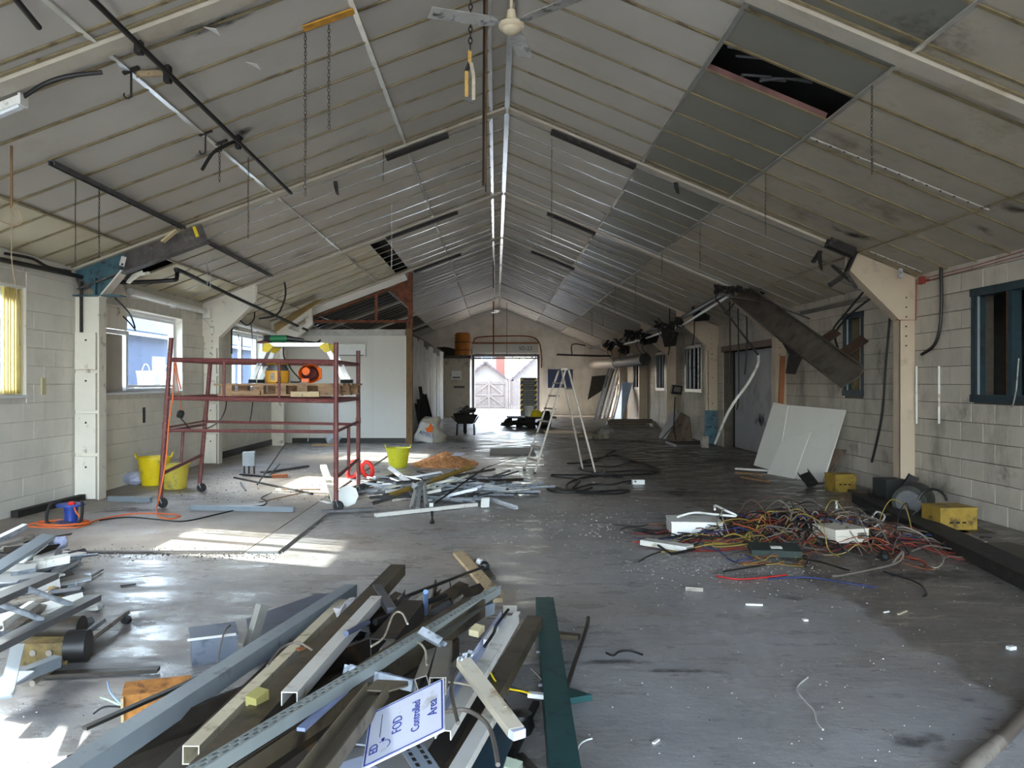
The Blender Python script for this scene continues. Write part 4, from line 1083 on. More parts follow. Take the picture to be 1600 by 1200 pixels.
s = MB(); s.bar((-2.28, PY-0.2, 0), (-2.28, PY-0.2, PZ+0.2), 0.16, 0.16); one('timber_post', s, WOODD, 'rough brown timber post at the corner of the white partition', 'post')
# sagging board and paper by the partition
def lowpoint(px, py, y): return D(px, py, y)
s = MB(); s.plate([D(428,507,19.6), D(492,470,19.6), D(505,468,18.8), D(452,505,18.6), D(430,520,18.9)], 0.015); one('sagging_board', s, M('tan_board', (176,150,100), 0.8, var=0.15), 'tan sagging ceiling board with a torn edge above the grinder', 'board')
s = MB(); s.plate([D(450,513,19.0), D(477,498,19.0), D(478,505,18.6), D(466,519,18.6)], 0.012); one('hanging_sheet', s, BOARDW, 'small white sheet hanging below the sagging board', 'sheet')
ac = thing('air_conditioner', (-3.6, PY-0.15, 2.5), 'white wall mounted air conditioner on the partition', 'air conditioner')
a, b = D(520,538,PY), D(573,557,PY)
s = MB(); s.box((a.x, PY-0.19, b.z), (b.x, PY-0.012, a.z)); s.build('body', WHITEP, ac)
s = MB(); s.box((a.x+0.02, PY-0.2, b.z+0.05), (b.x-0.02, PY-0.19, b.z+0.2)); s.build('front_panel', UPVC, ac)
s = MB(); s.box((a.x+0.04, PY-0.196, b.z+0.015), (b.x-0.04, PY-0.188, b.z+0.035)); s.build('vent_slot', BLACK, ac)
wire('white_cable', [D(480,632,PY-0.03), D(481,655,PY-0.03), D(483,672,PY-0.05), D(481,690,PY-0.08)], 0.014, WHITEP, 'white cable hanging down the partition below the pallet', 'cable')

# ================================================================== LEFT WALL SERVICES
wx = XL + 0.08
wire('wall_pipe', [W(-20,401,wx), W(60,418,wx), W(120,431,wx), D(150,438,11.15), D(205,441,11.15), D(268,438,11.2), D(276,434,11.3), D(277,426,11.4), D(284,424,11.6), D(360,461,14.3), D(480,516,19.6)], 0.03, BLACKC, 'black pipe along the left wall bending past the nearest column', 'pipe', n=8, k=5)
wire('wall_pipe', [W(8,396,wx), W(50,404,wx), W(75,417,wx), W(110,424,wx)], 0.018, SOOT, 'thinner dark pipe along the left wall above the near window', 'pipe', k=4)
mb = MB(); mb.tube([W(127,440,wx+0.02), W(127,520,wx+0.02), W(129,535,wx+0.02)], 0.022, 8); one('drop_conduit', mb, SOOT, 'dark conduit dropping beside the nearest left column', 'conduit')
for i, (a, b) in enumerate((((203,456),(330,489)), ((366,503),(430,521)))):
    A, B = W(a[0],a[1],XL+0.09), W(b[0],b[1],XL+0.09)
    t = thing('white_trunking', A, 'white round trunking along the left wall over the %s window' % ('second','third')[i], 'trunking')
    s = MB(); s.tube([A, B], 0.06, 10); s.build('pipe', WHITEP, t, smooth=True)
    for f in (0.06, 0.5, 0.95):
        c = A + (B-A)*f; s = MB(); s.rbox(c-Vector((0.04,0,0.0)), (0.1,0.05,0.16)); s.build('bracket', WHITEP, t)
s = MB(); s.rbox(W(325,490,XL+0.12), (0.14,0.2,0.2)); one('junction_box', s, WHITEP, 'white junction box at the end of the trunking on the second left column', 'box')
t = thing('hanging_socket', W(331,515,XL+0.2), 'white socket box dangling from a cable on the second left column', 'socket')
s = MB(); s.tube(spline([W(306,499,XL+0.02), W(320,500,XL+0.1), W(328,512,XL+0.2)],4), 0.012, 6); s.build('cable', WHITEP, t)
s = MB(); s.rbox(W(332,515,XL+0.2), (0.06,0.14,0.12), 0.2, 0.4); s.build('box', WHITEP, t)
t = thing('hanging_label', D(193,410,10.9), 'white paper tag hanging on the bare rafter of the nearest column', 'tag')
s = MB(); s.plate([D(190,400,10.7), D(198,402,10.7), D(194,417,10.7), D(186,414,10.7)], 0.004); s.build('card', PAPER, t)
s = MB(); s.plate([D(190,411,10.69), D(193,412,10.69), D(192,415,10.69), D(189,414,10.69)], 0.003); s.build('print', BLACK, t)
piece('timber_scrap', 'B', (0.1,0.02), M('cream_scrap', (206,190,150), 0.7), D(254,378,10.6), D(277,359,10.6), 'cream timber scrap wedged on top of the left rafter', 'timber')
piece('yellow_strap', 'B', (0.02,0.04), YELLOW, D(303,354,10.6), D(309,370,10.6), 'short yellow and black strap on the left rafter', 'strap')
t = thing('torn_flange', D(215,430,10.7), 'torn strip of white casing curling off the nearest haunch', 'strip')
s = MB(); s.plate([D(197,441,10.7), D(206,430,10.6), D(222,423,10.6), D(225,428,10.6), D(212,434,10.7), D(203,443,10.7)], 0.02); s.build('strip', WHITEM, t)
s = MB(); s.plate([D(220,427,10.6), D(233,424,10.6), D(235,428,10.6), D(222,431,10.6)], 0.015); s.build('curl', WHITEM, t)
wire('black_cable', [W(180,466,XL+0.35), W(196,482,XL+0.3), W(205,495,XL+0.2), W(211,512,XL+0.15)], 0.014, BLACKC, 'black cable hanging by the second left window', 'cable')
wire('black_cable', [W(192,494,XL+0.005), W(203,505,XL+0.1), W(212,516,XL+0.15)], 0.012, BLACKC, 'short black cable crossing the corner of the second left window', 'cable')
wire('black_cable', [W(364,485,XL+0.005), W(372,497,XL+0.2), W(385,508,XL+0.3), W(396,500,XL+0.3), W(398,488,XL+0.3)], 0.016, BLACKC, 'black cable looping in front of the third left window', 'cable')
wire('black_cable', [W(362,553,XL+0.1), W(362,530,XL+0.1), W(363,512,XL+0.1), W(372,513,XL+0.005)], 0.016, BLACKC, 'black conduit hooking down left of the third left window', 'conduit', k=3)
wire('black_cable', [W(392,505,XL+0.2), W(394,525,XL+0.2), W(394,545,XL+0.2)], 0.01, BLACKC, 'straight black cable hanging in the third left window', 'cable')
wire('black_cable', [W(372,522,XL+0.005), W(374,540,XL+0.1), W(371,550,XL+0.2)], 0.01, BLACKC, 'short black cable end hanging in the third left window', 'cable')
wire('black_cable', [D(440,420,16.5), D(446,450,16.5), D(444,470,16.6), D(432,492,16.8), D(405,498,17.2)], 0.02, BLACKC, 'thick black cable drooping from the left slope near the grinder', 'cable')
wire('white_conduit', [D(478,430,17), D(460,437,17), D(450,445,16.8), D(428,468,16.5), D(400,480,16.4)], 0.012, WHITEM, 'pale bent conduit hanging from the left slope near the sagging board', 'conduit')
t = thing('pull_cord', CH(18,228), 'brown pull cord with a looped cable hanging at the far left', 'cord')
c = CH(18, 228); y = c.y
s = MB(); s.tube([c, D(18,325,y)], 0.011, 6); s.build('conduit', WOODD, t)
s = MB(); s.tube(spline([D(18,322,y), D(30,332,y), D(34,345,y), D(26,352,y), D(14,350,y), D(0,345,y)],5), 0.006, 5); s.tube(spline([D(19,322,y), D(18,400,y), D(25,450,y), D(28,480,y), D(31,540,y)],5), 0.005, 5); s.build('cord', M('buff_cord', (150,130,105), 0.7), t)
# yellow vertical blind in the near window
t = thing('vertical_blind', (XL-0.05, 9.4, 1.46), 'yellowish fabric blind bunched at the side of the nearest left window', 'blind')
BLD = M('yellow_fabric', (196,176,104), 0.8, var=0.12, scale=8)
for i in range(6):
    y = 9.36 + i*0.06; s = MB(); s.rbox((XL-0.05, y, 2.1), (0.012, 0.09, 1.26), 0.9+0.2*(i % 2)); s.build('slat', BLD, t)
piece('blind_rail', 'B', (0.04,0.04), UPVC, (XL-0.05, 8.4, 2.745), (XL-0.05, 9.72, 2.745), 'white blind rail at the top of the nearest left window', 'rail')
s = MB(); s.box((XL, 10.05, 1.45), (XL+0.02, 10.13, 1.66)); one('wall_bracket', s, M('bracket_yellow', (190,180,140), 0.6), 'small cream bracket on the left wall beside the nearest window', 'bracket')
s = MB(); s.box((XL, 12.95, 0.95), (XL+0.012, 13.03, 1.2)); one('wall_slot', s, BLACK, 'narrow black slot plate on the left wall under the second window', 'plate')

# ================================================================== RIGHT WALL SERVICES
rx = XR - 0.012
t = thing('red_conduit', W(1470,420,rx), 'thin red fire alarm cable run along the right wall top and down the nearest column', 'cable')
s = MB(); s.tube([W(1640,380,rx), W(1520,416,rx), W(1432,438,rx), W(1431,480,rx-0.2) if False else W(1431,500,rx), W(1400,500,rx-0.32)], 0.0055, 6); s.build('cable', REDD, t)
s = MB(); s.tube([W(1640,388,rx), W(1520,420,rx), W(1450,438,rx)], 0.0045, 6); s.build('cable', REDD, t)
s = MB(); s.rbox(W(1441,438,rx), (0.05,0.10,0.10)); s.build('call_point', REDD, t)
s = MB(); s.rbox(W(1449,438,rx), (0.03,0.05,0.03)); s.build('gland', REDD, t)
wire('hanging_hose', [W(1470,418,rx-0.02), W(1471,470,rx-0.02), W(1468,515,rx-0.03), W(1459,540,rx-0.05), W(1440,554,rx-0.08)], 0.02, BLACKC, 'black hose curling down the right wall beside the blue framed window', 'hose', n=8)
s = MB(); s.rbox(W(1470,416,rx), (0.04,0.2,0.02)); one('hose_bracket', s, SOOT, 'dark bracket at the ceiling above the curling black hose', 'bracket')
wire('hanging_hose', [W(1391,490,rx), W(1385,560,rx), W(1379,640,rx), W(1371,685,rx-0.02), W(1362,722,rx-0.03)], 0.018, BLACKC, 'long straight black hose hanging down the wall left of the nearest right column', 'hose', n=8)
wire('black_cable', [D(1350,455,11.5), D(1325,485,12), D(1303,512,12.6), D(1298,530,12.8)], 0.016, BLACKC, 'black cable sagging from the haunch to the fallen duct, upper one', 'cable')
wire('black_cable', [D(1362,465,11.5), D(1330,490,12), D(1308,515,12.5), D(1305,530,12.4), D(1309,543,12.2)], 0.016, BLACKC, 'black cable sagging from the haunch to the fallen duct, lower one', 'cable')
for i, dz in enumerate((0, 0.06, 0.12)):
    piece('wall_wire', 'T', (0.006,), SOOT, W(1250,492-i*2,rx), W(1390,462-i*3,rx), 'thin dark wire along the right wall above the narrow window, %s one' % ('lowest','middle','top')[i], 'wire')
for px in (1432, 1467):
    piece('white_conduit', 'T', (0.014,), WHITEM, W(px,572,rx), W(px,662,rx), 'short white conduit on the right wall, %s' % ('nearer the column' if px < 1450 else 'farther from the column'), 'conduit')
# charred bracket cluster on the nearest haunch
c = D(1325, 400, 10.75)
for i, (a, b, w, h, lab) in enumerate((((1293,378),(1333,395),0.14,0.12,'charred box section'), ((1282,392),(1270,410),0.06,0.03,'short burnt bracket'), ((1337,392),(1322,425),0.05,0.05,'upright burnt strut'), ((1322,425),(1338,450),0.04,0.06,'lower burnt strut'), ((1322,428),(1296,446),0.06,0.05,'slotted burnt arm'), ((1300,415),(1330,440),0.03,0.03,'thin burnt rod'))):
    piece('burnt_bracket', 'C', (w,h,0.012), SOOT, D(a[0],a[1],10.6), D(b[0],b[1],10.6), lab + ' hanging off the nearest right haunch', 'bracket', roll=0.4*i)
s = MB(); s.box((5.35, 10.62, 3.0), (5.4, 10.64, 3.12)); one('steel_clip', s, GALV, 'shiny steel clip on the nearest right haunch', 'clip')
# the fallen metal duct
A = D(1152, 462, 15.4); B = D(1335, 592, 11.7); B.x = min(B.x, 5.2)
B = D(1333, 590, 11.3); 
t = thing('fallen_duct', (A+B)/2, 'long dark sheet metal duct hanging down at a slant across the right wall', 'duct')
s = MB(); u = (B-A).normalized(); w = Vector((0.55,0.35,0.75)); w = (w - u*w.dot(u)).normalized()
wd = 0.27
DUCT = M('duct_metal', (98,90,82), 0.55, 0.35, var=0.25, scale=5, dirt=(70,64,58), damt=0.4, dscale=3)
s.plate([A-w*wd*0.5, A+w*wd*0.9, A+(B-A)*0.18+w*wd*1.0, B+w*wd*0.7, B+u*0.08+w*wd*0.2, B-w*wd*0.8, A+(B-A)*0.55-w*wd*0.75], 0.03); s.build('face_sheet', DUCT, t)
n_ = u.cross(w).normalized()
s = MB(); s.plate([A+w*wd*0.9, A+(B-A)*0.18+w*wd, B+w*wd*0.7, B+w*wd*0.7+n_*0.12, A+w*wd*0.9+n_*0.12], 0.012); s.build('upper_flange', DUCT, t)
s = MB(); s.plate([A-w*wd*0.5, B-w*wd*0.8, B-w*wd*0.8+n_*0.12, A-w*wd*0.5+n_*0.12], 0.012); s.build('lower_flange', DUCT, t)
for f, sgn, L_ in ((0.72, 1, 0.22), (0.86, 1, 0.34)):
    c = A+(B-A)*f + w*wd*0.8*sgn; s = MB(); s.plate([c-u*0.12, c+u*0.12, c+u*0.18+w*L_, c-u*0.06+w*L_*1.05], 0.015); s.build('flap', M('duct_flap', (72,54,44), 0.6, 0.2), t)
c = A+(B-A)*0.6 - w*wd*0.7; s = MB(); s.plate([c-u*0.3, c+u*0.5, c+u*0.75-w*0.28, c+u*0.55-w*0.36, c+u*0.2-w*0.1], 0.012); s.build('torn_lagging', SOOT, t)
for i in range(10):
    f = 0.1+0.08*i; p = A+(B-A)*f + w*wd*ru(0.1,0.5) - n_*0.02; s = MB(); s.rbox(p, (0.014,0.014,0.014)); s.build('rivet', GALV, t)
wire('hanging_wire', [D(1135,462,15.2), D(1180,470,14.6), D(1230,485,14), D(1265,498,13.6)], 0.014, GREYST, 'pale wire lying across the top of the fallen duct', 'wire')
piece('loose_tray', 'B', (0.06,0.02), GREYST, D(1178,467,15.0), D(1222,520,13.8), 'narrow metal strip along the upper edge of the fallen duct', 'strip')
# charred heap on the second haunch and the cable trunk running along to the far end
for i, (px, py, y, r) in enumerate(((1125,455,15.6,0.16), (1145,458,15.4,0.2), (1165,462,15.4,0.18), (1180,455,15.2,0.22), (1140,447,15.7,0.12), (1060,505,19.6,0.22), (1045,512,20.2,0.25), (1030,505,20.6,0.18), (1000,525,24.5,0.3), (985,525,25.2,0.25), (1010,532,25.0,0.25), (965,535,29,0.3), (950,540,30.5,0.3), (975,543,29.8,0.3))):
    s = MB(); c0 = D(px,py,y)
    for q in range(9):
        d0 = Vector((ru(-1,1),ru(-1,1),ru(-0.7,0.7))); c1 = c0 + d0*r*0.6; s.rbox(c1, (r*ru(0.3,1.1), r*ru(0.2,0.7), r*ru(0.05,0.3)), ru(0,6), ru(-1,1), ru(-1,1))
    s.tube(spline([c0, c0+Vector((ru(-r,r),ru(-r,r),-r)), c0+Vector((ru(-r,r),0,-r*2.0))],3), 0.012, 4)
    one('charred_lump', s, SOOT, 'charred lump of insulation caught on the %s right haunch' % ('second' if y < 17 else 'third' if y < 22 else 'fourth' if y < 27 else 'fifth'), 'debris', 'charred insulation on the right haunches')
mb = MB(); mb.tube([D(1135,458,15.4), D(1060,500,20), D(1000,522,26), D(950,536,33), D(922,545,38.5)], 0.05, 8)
one('service_pipe', mb, GREYST, 'grey service pipe running below the right slope to the far wall', 'pipe', smooth=True)
mb = MB(); mb.tube([D(1138,463,15.2), D(1066,508,19.6), D(1005,530,25.5), D(955,543,32)], 0.03, 6); one('service_pipe', mb, WHITEM, 'thin pale pipe running beside the grey service pipe on the right', 'pipe')
for i, (a, b, y) in enumerate((((1105,475),(1150,490),19), ((1080,480),(1112,500),19.3), ((1032,515),(1060,540),20.3), ((1000,520),(1030,535),24.8))):
    s = MB(); s.plate([D(a[0],a[1],y), D(b[0],a[1]+4,y), D(b[0]-4,b[1],y+0.3), D(a[0]+6,b[1]+2,y+0.3)], 0.02); one('hanging_board', s, BOARDB if i == 0 else SOOT, ('brown' if i == 0 else 'blackened') + ' board hanging under the right slope, %s from the camera' % ('first','second','third','fourth')[i], 'board')
for i, (p, lab) in enumerate((([(1121,470),(1155,515),(1185,555)],'dark conduit'), ([(1185,555),(1184,570),(1168,600),(1140,640),(1117,693)],'white pole'))):
    y0, y1 = (15.0, 14.6) if i == 0 else (14.6, 17.3)
    pts = [D(a, b, y0+(y1-y0)*j/(len(p)-1)) for j, (a, b) in enumerate(p)]
    if i == 1: pts = [D(p[0][0],p[0][1],14.6)] + [D(a,b,14.8+ (20.2-14.8)*0) for a, b in p[1:-1]] + [G(1117,697) if False else D(1117,693,15.6)]
    wire('conduit' if i == 0 else 'lean_pole', pts, 0.02 if i == 0 else 0.026, SOOT if i == 0 else WHITEM, ('dark conduit hanging from the second right haunch' if i == 0 else 'long bent white pole leaning from the floor by the boarded doorway'), 'conduit' if i == 0 else 'pole', k=5)
for i, (px, y0, y1, y) in enumerate(((1084,495,540,19), (1166,480,585,16), (1140,575,600,17), (1046,510,555,20.5), (1153,640-60,640,16.5))):
    tp = D(px,y0,y); tp.z = cz(tp.x); wire('hanging_cable', [tp, D(px+1,(y0+y1)/2,y), D(px-2,y1,y)], 0.015, BLACKC, 'black cable end hanging on the right side, %s' % ('over the barred window','over the boarded doorway','short one in the boarded doorway','near the floodlight column','low one in the boarded doorway')[i], 'cable', k=3)
piece('orange_timber', 'B', (0.09,0.05), M('orange_brown_timber', (150,92,56), 0.7, var=0.15), Vector((5.36,15.19,0.02)), W(1223,556,XR-0.30), 'upright orange brown timber against the second right column', 'timber')
# dust and soot on the walls
for px, py, su, sv, m in ((1570,742,0.55,0.55,ST_MOULD), (1335,702,0.9,0.5,ST_MOULD), (1385,715,0.5,0.7,ST_BROWN), (1300,660,1.2,0.7,ST_MOULD), (1505,640,0.6,0.5,ST_MOULD), (1240,560,1.2,1.0,ST_MOULD), (1460,760,1.5,0.4,ST_MOULD), (1065,560,1.6,1.0,ST_MOULD), (1375,560,0.6,1.2,ST_MOULD), (1090,590,1.4,0.9,ST_MOULD)):
    c = W(px, py, XR-0.006); stain(wall_right, c, (0,-1,0), ZV, su, sv, m)
c = Vector((XR+0.29, 18.0, 0.75)); stain(wall_right, c, (0,-1,0), ZV, 1.4, 0.5, ST_SOOT)
# ================================================================== SCAFFOLD TOWER
FLb, FLt = Vector((-4.24,10.1,0.13)), Vector((-4.10,10.1,2.17))
BLb, BLt = Vector((-4.28,11.55,0.13)), Vector((-4.12,11.55,1.95))
FRb, FRt = Vector((-1.99,9.95,0.13)), Vector((-1.99,9.95,2.10))
BRb, BRt = Vector((-1.98,11.5,0.13)), Vector((-1.98,11.5,2.06))
def at(a, b, z): return a + (b-a)*((z-a.z)/(b.z-a.z))
t = thing('scaffold_tower', (-3.1, 10.8, 0.018), 'maroon tubular steel scaffold tower on castors on the left of the hall', 'scaffold')
for i, (a, b) in enumerate(((FLb,FLt),(BLb,BLt),(FRb,FRt),(BRb,BRt))):
    s = MB(); s.tube([a, b], 0.03, 10); p = s.build('post', MAROON, t, smooth=True)
    s = MB(); s.tube([at(a,b,1.02), at(a,b,1.1)], 0.036, 10); s.build('coupler', MAROON, p)
    g = 0.02 if a.x < -2.4 else 0.0
    s = MB(); s.lathe([(0.02,-0.018),(0.06,-0.018),(0.066,-0.01),(0.066,0.01),(0.06,0.018),(0.02,0.018)], 14, Matrix.Translation((a.x+0.03, a.y, g+0.066)) @ Matrix.Rotation(1.57,4,'X') @ Matrix.Rotation(0.3,4,'Z')); w = s.build('castor', RUBBER, t, smooth=True)
    s = MB(); s.bar((a.x, a.y-0.025, 0.15), (a.x+0.03, a.y-0.025, g+0.06), 0.03, 0.006); s.bar((a.x, a.y+0.025, 0.15), (a.x+0.03, a.y+0.025, g+0.06), 0.03, 0.006); s.build('fork', GALV, w)
def rail(a0, a1, za, b0, b1, zb, r=0.024, name='rail'):
    s = MB(); s.tube([at(a0,a1,za), at(b0,b1,zb)], r, 8); return s.build(name, MAROON, t, smooth=True)
for z0, z1 in ((1.89,1.86), (1.41,1.37)):
    rail(FLb,FLt,z0,FRb,FRt,z1,0.028); rail(BLb,BLt,z0,BRb,BRt,z1,0.026)
    rail(FLb,FLt,z0,BLb,BLt,z0); rail(FRb,FRt,z1,BRb,BRt,z1)
rail(FLb,FLt,1.0,FRb,FRt,0.99,0.02); rail(BLb,BLt,1.04,BRb,BRt,1.0,0.02)
rail(FLb,FLt,0.98,BLb,BLt,1.0,0.02); rail(FLb,FLt,1.03,BLb,BLt,1.05,0.014)
rail(FRb,FRt,0.99,BRb,BRt,1.04,0.02)
rail(FLb,FLt,0.45,BLb,BLt,0.56); rail(FRb,FRt,0.42,BRb,BRt,0.5)
for px in (350, 436):
    x = (px-VX)*10.05/F; s = MB(); s.tube([(x,10.05,1.39),(x,10.05,1.88)], 0.018, 8); s.build('spindle', MAROON, t, smooth=True)
s = MB(); s.tube([(-4.27,10.85,0.52),(-4.24,10.85,1.0)], 0.02, 8); s.build('spindle', MAROON, t, smooth=True)
s = MB(); s.tube([(-1.98,10.75,0.38),(-1.98,10.75,0.5),(-1.98,10.75,1.0)], [0.004,0.022,0.022], 8); s.build('spindle', MAROON, t, smooth=True)
# pallet deck
PZ0 = 1.435
t = thing('pallet', (-2.72, 10.75, PZ0), 'brown timber pallet laid across the scaffold rails as a deck', 'pallet')
px0, px1, py0, py1 = -3.55, -1.92, 10.05, 11.45
for i in range(5):
    y = py0 + i*0.32; s = MB(); s.box((px0, y, PZ0+0.13), (px1, y+0.14, PZ0+0.155)); s.build('deck_board', WOODP, t)
for y in (py0, py0+0.64, py1-0.12):
    s = MB(); s.box((px0+0.05, y, PZ0), (px1-0.02, y+0.12, PZ0+0.022)); s.build('bottom_board', WOODP, t)
    for x in (px0+0.1, px0+0.5, px0+0.78, px0+1.05, px1-0.32):
        s = MB(); s.box((x, y, PZ0+0.022), (x+0.13 if x < px1-0.4 else x+0.28, y+0.12, PZ0+0.13)); s.build('block', WOODP, t)
s = MB(); s.box((-3.3,9.99,1.445),(-2.95,10.04,1.50)); one('timber_offcut', s, WOODP, 'short timber offcut resting on the front scaffold rail, left one', 'timber')
s = MB(); s.box((-2.55,9.93,1.425),(-2.2,9.985,1.49)); one('timber_offcut', s, WOOD, 'pale timber offcut resting on the front scaffold rail, right one', 'timber')
DK0 = PZ0+0.155
# aluminium work platform
t = thing('work_platform', (-2.62, 10.85, DK0), 'folding aluminium work platform with yellow hinges standing on the pallet', 'platform')
ya, yb, zt = 10.62, 11.05, 2.13
s = MB(); s.box((-3.02, ya, zt-0.05), (-2.28, yb, zt)); s.build('tread', ALUB, t)
for i in range(5):
    s = MB(); s.box((-3.0, ya+0.03+i*0.08, zt), (-2.3, ya+0.06+i*0.08, zt+0.004)); s.build('grip_rib', ALU, t)
for y in (ya, yb-0.04):
    for xa_, xb_ in ((-3.05,-3.24), (-2.25,-2.02)):
        s = MB(); s.bar((xa_, y+0.02, zt-0.06), (xb_, y+0.02, DK0+0.05), 0.03, 0.06, up=(1,0,0)); l_ = s.build('leg', ALUB, t)
        s = MB(); s.rbox((xb_, y+0.02, DK0+0.028), (0.09,0.05,0.05)); s.build('foot', RUBBER, l_)
        s = MB(); s.plate([(xa_+0.02*(1 if xa_ < -2.6 else -1), y-0.012, zt), (xa_-0.03*(1 if xa_ < -2.6 else -1), y-0.012, zt-0.01), (xa_-0.05*(1 if xa_ < -2.6 else -1), y-0.012, zt-0.11), (xa_+0.02*(1 if xa_ < -2.6 else -1), y-0.012, zt-0.13), (xa_+0.1*(1 if xa_ < -2.6 else -1), y-0.012, zt-0.05)], 0.02); s.build('hinge', YELLOW, t)
for z in (0.25,):
    for x in (-3.15, -2.13):
        s = MB(); s.bar((x, ya, DK0+z), (x, yb, DK0+z), 0.03, 0.03); s.build('step', ALU, t)
# angle grinder
gc = Vector((-2.92, 10.8, zt+0.065))
t = thing('angle_grinder', (gc.x, gc.y, zt+0.004), 'green and black angle grinder lying on the aluminium platform', 'grinder')
s = MB(); s.tube([gc+Vector((-0.12,0,0)), gc+Vector((0.10,0,0))], 0.048, 12); s.build('motor_body', GREEN, t, smooth=True)
s = MB(); s.tube([gc+Vector((-0.2,0,0.0)), gc+Vector((-0.12,0,0))], 0.05, 10); s.build('gear_head', SOOT, t, smooth=True)
s = MB(); s.lathe([(0.0,0),(0.10,0.0),(0.10,0.02),(0.03,0.04)], 18, Matrix.Translation((gc.x-0.2, gc.y, zt+0.004)), cap=False); s.build('guard', M('dull_red_metal', (88,40,38), 0.5, 0.3), t, smooth=True)
s = MB(); s.tube([gc+Vector((0.1,0,0)), gc+Vector((0.2,0,-0.01)), gc+Vector((0.32,0.02,-0.025))], [0.045,0.034,0.03], 10); s.build('rear_handle', BLACK, t, smooth=True)
s = MB(); s.tube([gc+Vector((-0.17,0,0)), gc+Vector((-0.26,-0.08,0.02))], 0.015, 8); s.build('side_handle', GALV, t)
s = MB(); s.tube(spline([gc+Vector((0.3,0.02,-0.03)), gc+Vector((0.42,0.05,-0.04)), gc+Vector((0.5,0,-0.05)), gc+Vector((0.56,-0.05,-0.02)), gc+Vector((0.52,0.02,-0.05)), gc+Vector((0.4,0.08,-0.05)), gc+Vector((0.3,0.1,-0.05))],5), 0.009, 6); s.build('lead', BLACKC, t)
# yellow site transformer
tc_ = Vector((-2.83, 10.35, DK0))
t = thing('site_transformer', tc_, 'yellow site power transformer standing on the pallet', 'transformer')
s = MB(); s.lathe([(0.13,0),(0.15,0.02),(0.155,0.16),(0.15,0.165)], 16, Matrix.Translation(tc_)); s.build('body', M('site_yellow', (222,160,48), 0.45, var=0.05), t, smooth=True)
s = MB(); s.lathe([(0.14,0.165),(0.14,0.2),(0.125,0.2),(0.12,0.24)], 16, Matrix.Translation(tc_)); s.build('neck', GREYST, t, smooth=True)
s = MB(); s.lathe([(0.13,0.24),(0.15,0.25),(0.145,0.275),(0.0,0.285)], 16, Matrix.Translation(tc_)); s.build('lid', MATS['site_yellow'], t, smooth=True)
s = MB(); s.rbox(tc_+Vector((-0.02,-0.152,0.09)), (0.05,0.01,0.10)); s.build('rating_plate', ALU, t)
s = MB(); s.tube(spline([tc_+Vector((0.05,-0.1,0.12)), tc_+Vector((0.08,-0.17,0.06)), tc_+Vector((0.04,-0.18,0.0))],4), 0.01, 6); s.build('lead', BLACKC, t)
wire('orange_lead', [gc+Vector((0.05,0,-0.05)), Vector((-2.8,10.55,1.95)), Vector((-2.72,10.45,1.86)), Vector((-2.62,10.3,1.75)), Vector((-2.5,10.25,1.62)), Vector((-2.62,10.2,1.61))], 0.009, BLACKC, 'dark lead running from the grinder down to the yellow transformer', 'cable')
# hard hat with ear defenders
hc = Vector((-2.40, 10.3, DK0+0.125))
t = thing('safety_helmet', (hc.x, hc.y, DK0), 'orange safety helmet with ear defenders lying on the pallet, opening toward the camera', 'helmet')
Mh = Matrix.Translation(hc) @ Matrix.Rotation(math.radians(-80),4,'X') @ Matrix.Scale(1.25,4,(1,0,0))
s = MB(); s.lathe([(0.125,0.0),(0.122,0.06),(0.10,0.12),(0.05,0.155),(0.0,0.16),(0.0,0.15),(0.045,0.145),(0.094,0.11),(0.115,0.06),(0.118,0.0),(0.125,0.0)], 20, Mh.copy() @ Matrix.Scale(-1,4,(0,0,1)) if False else Matrix.Translation(hc) @ Matrix.Rotation(math.radians(-80),4,'X') @ Matrix.Scale(1.2,4,(1,0,0)), cap=False); s.build('shell', ORANGE, t, smooth=True)
s = MB(); s.lathe([(0.09,0.0),(0.085,0.05),(0.06,0.09),(0.0,0.1)], 14, Matrix.Translation(hc) @ Matrix.Rotation(math.radians(-80),4,'X') @ Matrix.Scale(1.2,4,(1,0,0)), cap=False); s.build('harness', M('dark_red_lining', (90,34,34), 0.8), t, smooth=True)
s = MB(); s.lathe([(0.0,-0.05),(0.04,-0.05),(0.052,-0.03),(0.05,0.01),(0.0,0.012)], 14, Matrix.Translation(hc+Vector((-0.03,-0.07,0.03))) @ Matrix.Rotation(math.radians(80),4,'X'), cap=False); s.build('ear_cup', ORANGE, t, smooth=True)
s = MB(); s.rbox(hc+Vector((-0.03,-0.09,-0.085)), (0.09,0.05,0.045)); s.build('ear_cup', ORANGE, t)
s = MB(); s.plate([hc+Vector((0.10,-0.05,-0.1)), hc+Vector((0.17,-0.08,-0.06)), hc+Vector((0.17,-0.08,0.06)), hc+Vector((0.1,-0.05,0.1)), hc+Vector((0.14,-0.02,0))], 0.012); s.build('peak', ORANGE, t)
# plug and leads on the tower
t = thing('hanging_plug', D(281,645,10.2), 'black plug hanging on a lead inside the scaffold tower', 'plug')
c = D(282,647,10.2)
s = MB(); s.lathe([(0.03,-0.05),(0.045,-0.04),(0.05,0.02),(0.03,0.05)], 6, Matrix.Translation(c) @ Matrix.Rotation(0.3,4,'Y')); s.build('body', BLACK, t)
s = MB(); s.tube(spline([c+Vector((0,0,-0.05)), D(290,662,10.2), D(298,671,10.3), D(318,671,10.5), D(340,660,10.6), D(352,640,10.6), D(354,615,10.5)],5), 0.008, 6); s.build('lead', BLACKC, t)
s = MB(); s.tube(spline([c+Vector((0,0,0.05)), D(280,620,10.2), D(277,600,10.2), D(272,570,10.15)],5), 0.006, 5); s.build('orange_tail', ORCAB, t)
wire('hanging_lead', [D(395,628,10.6), D(393,645,10.6), D(390,660,10.6)], 0.007, BLACKC, 'short black lead hanging below the pallet', 'cable')
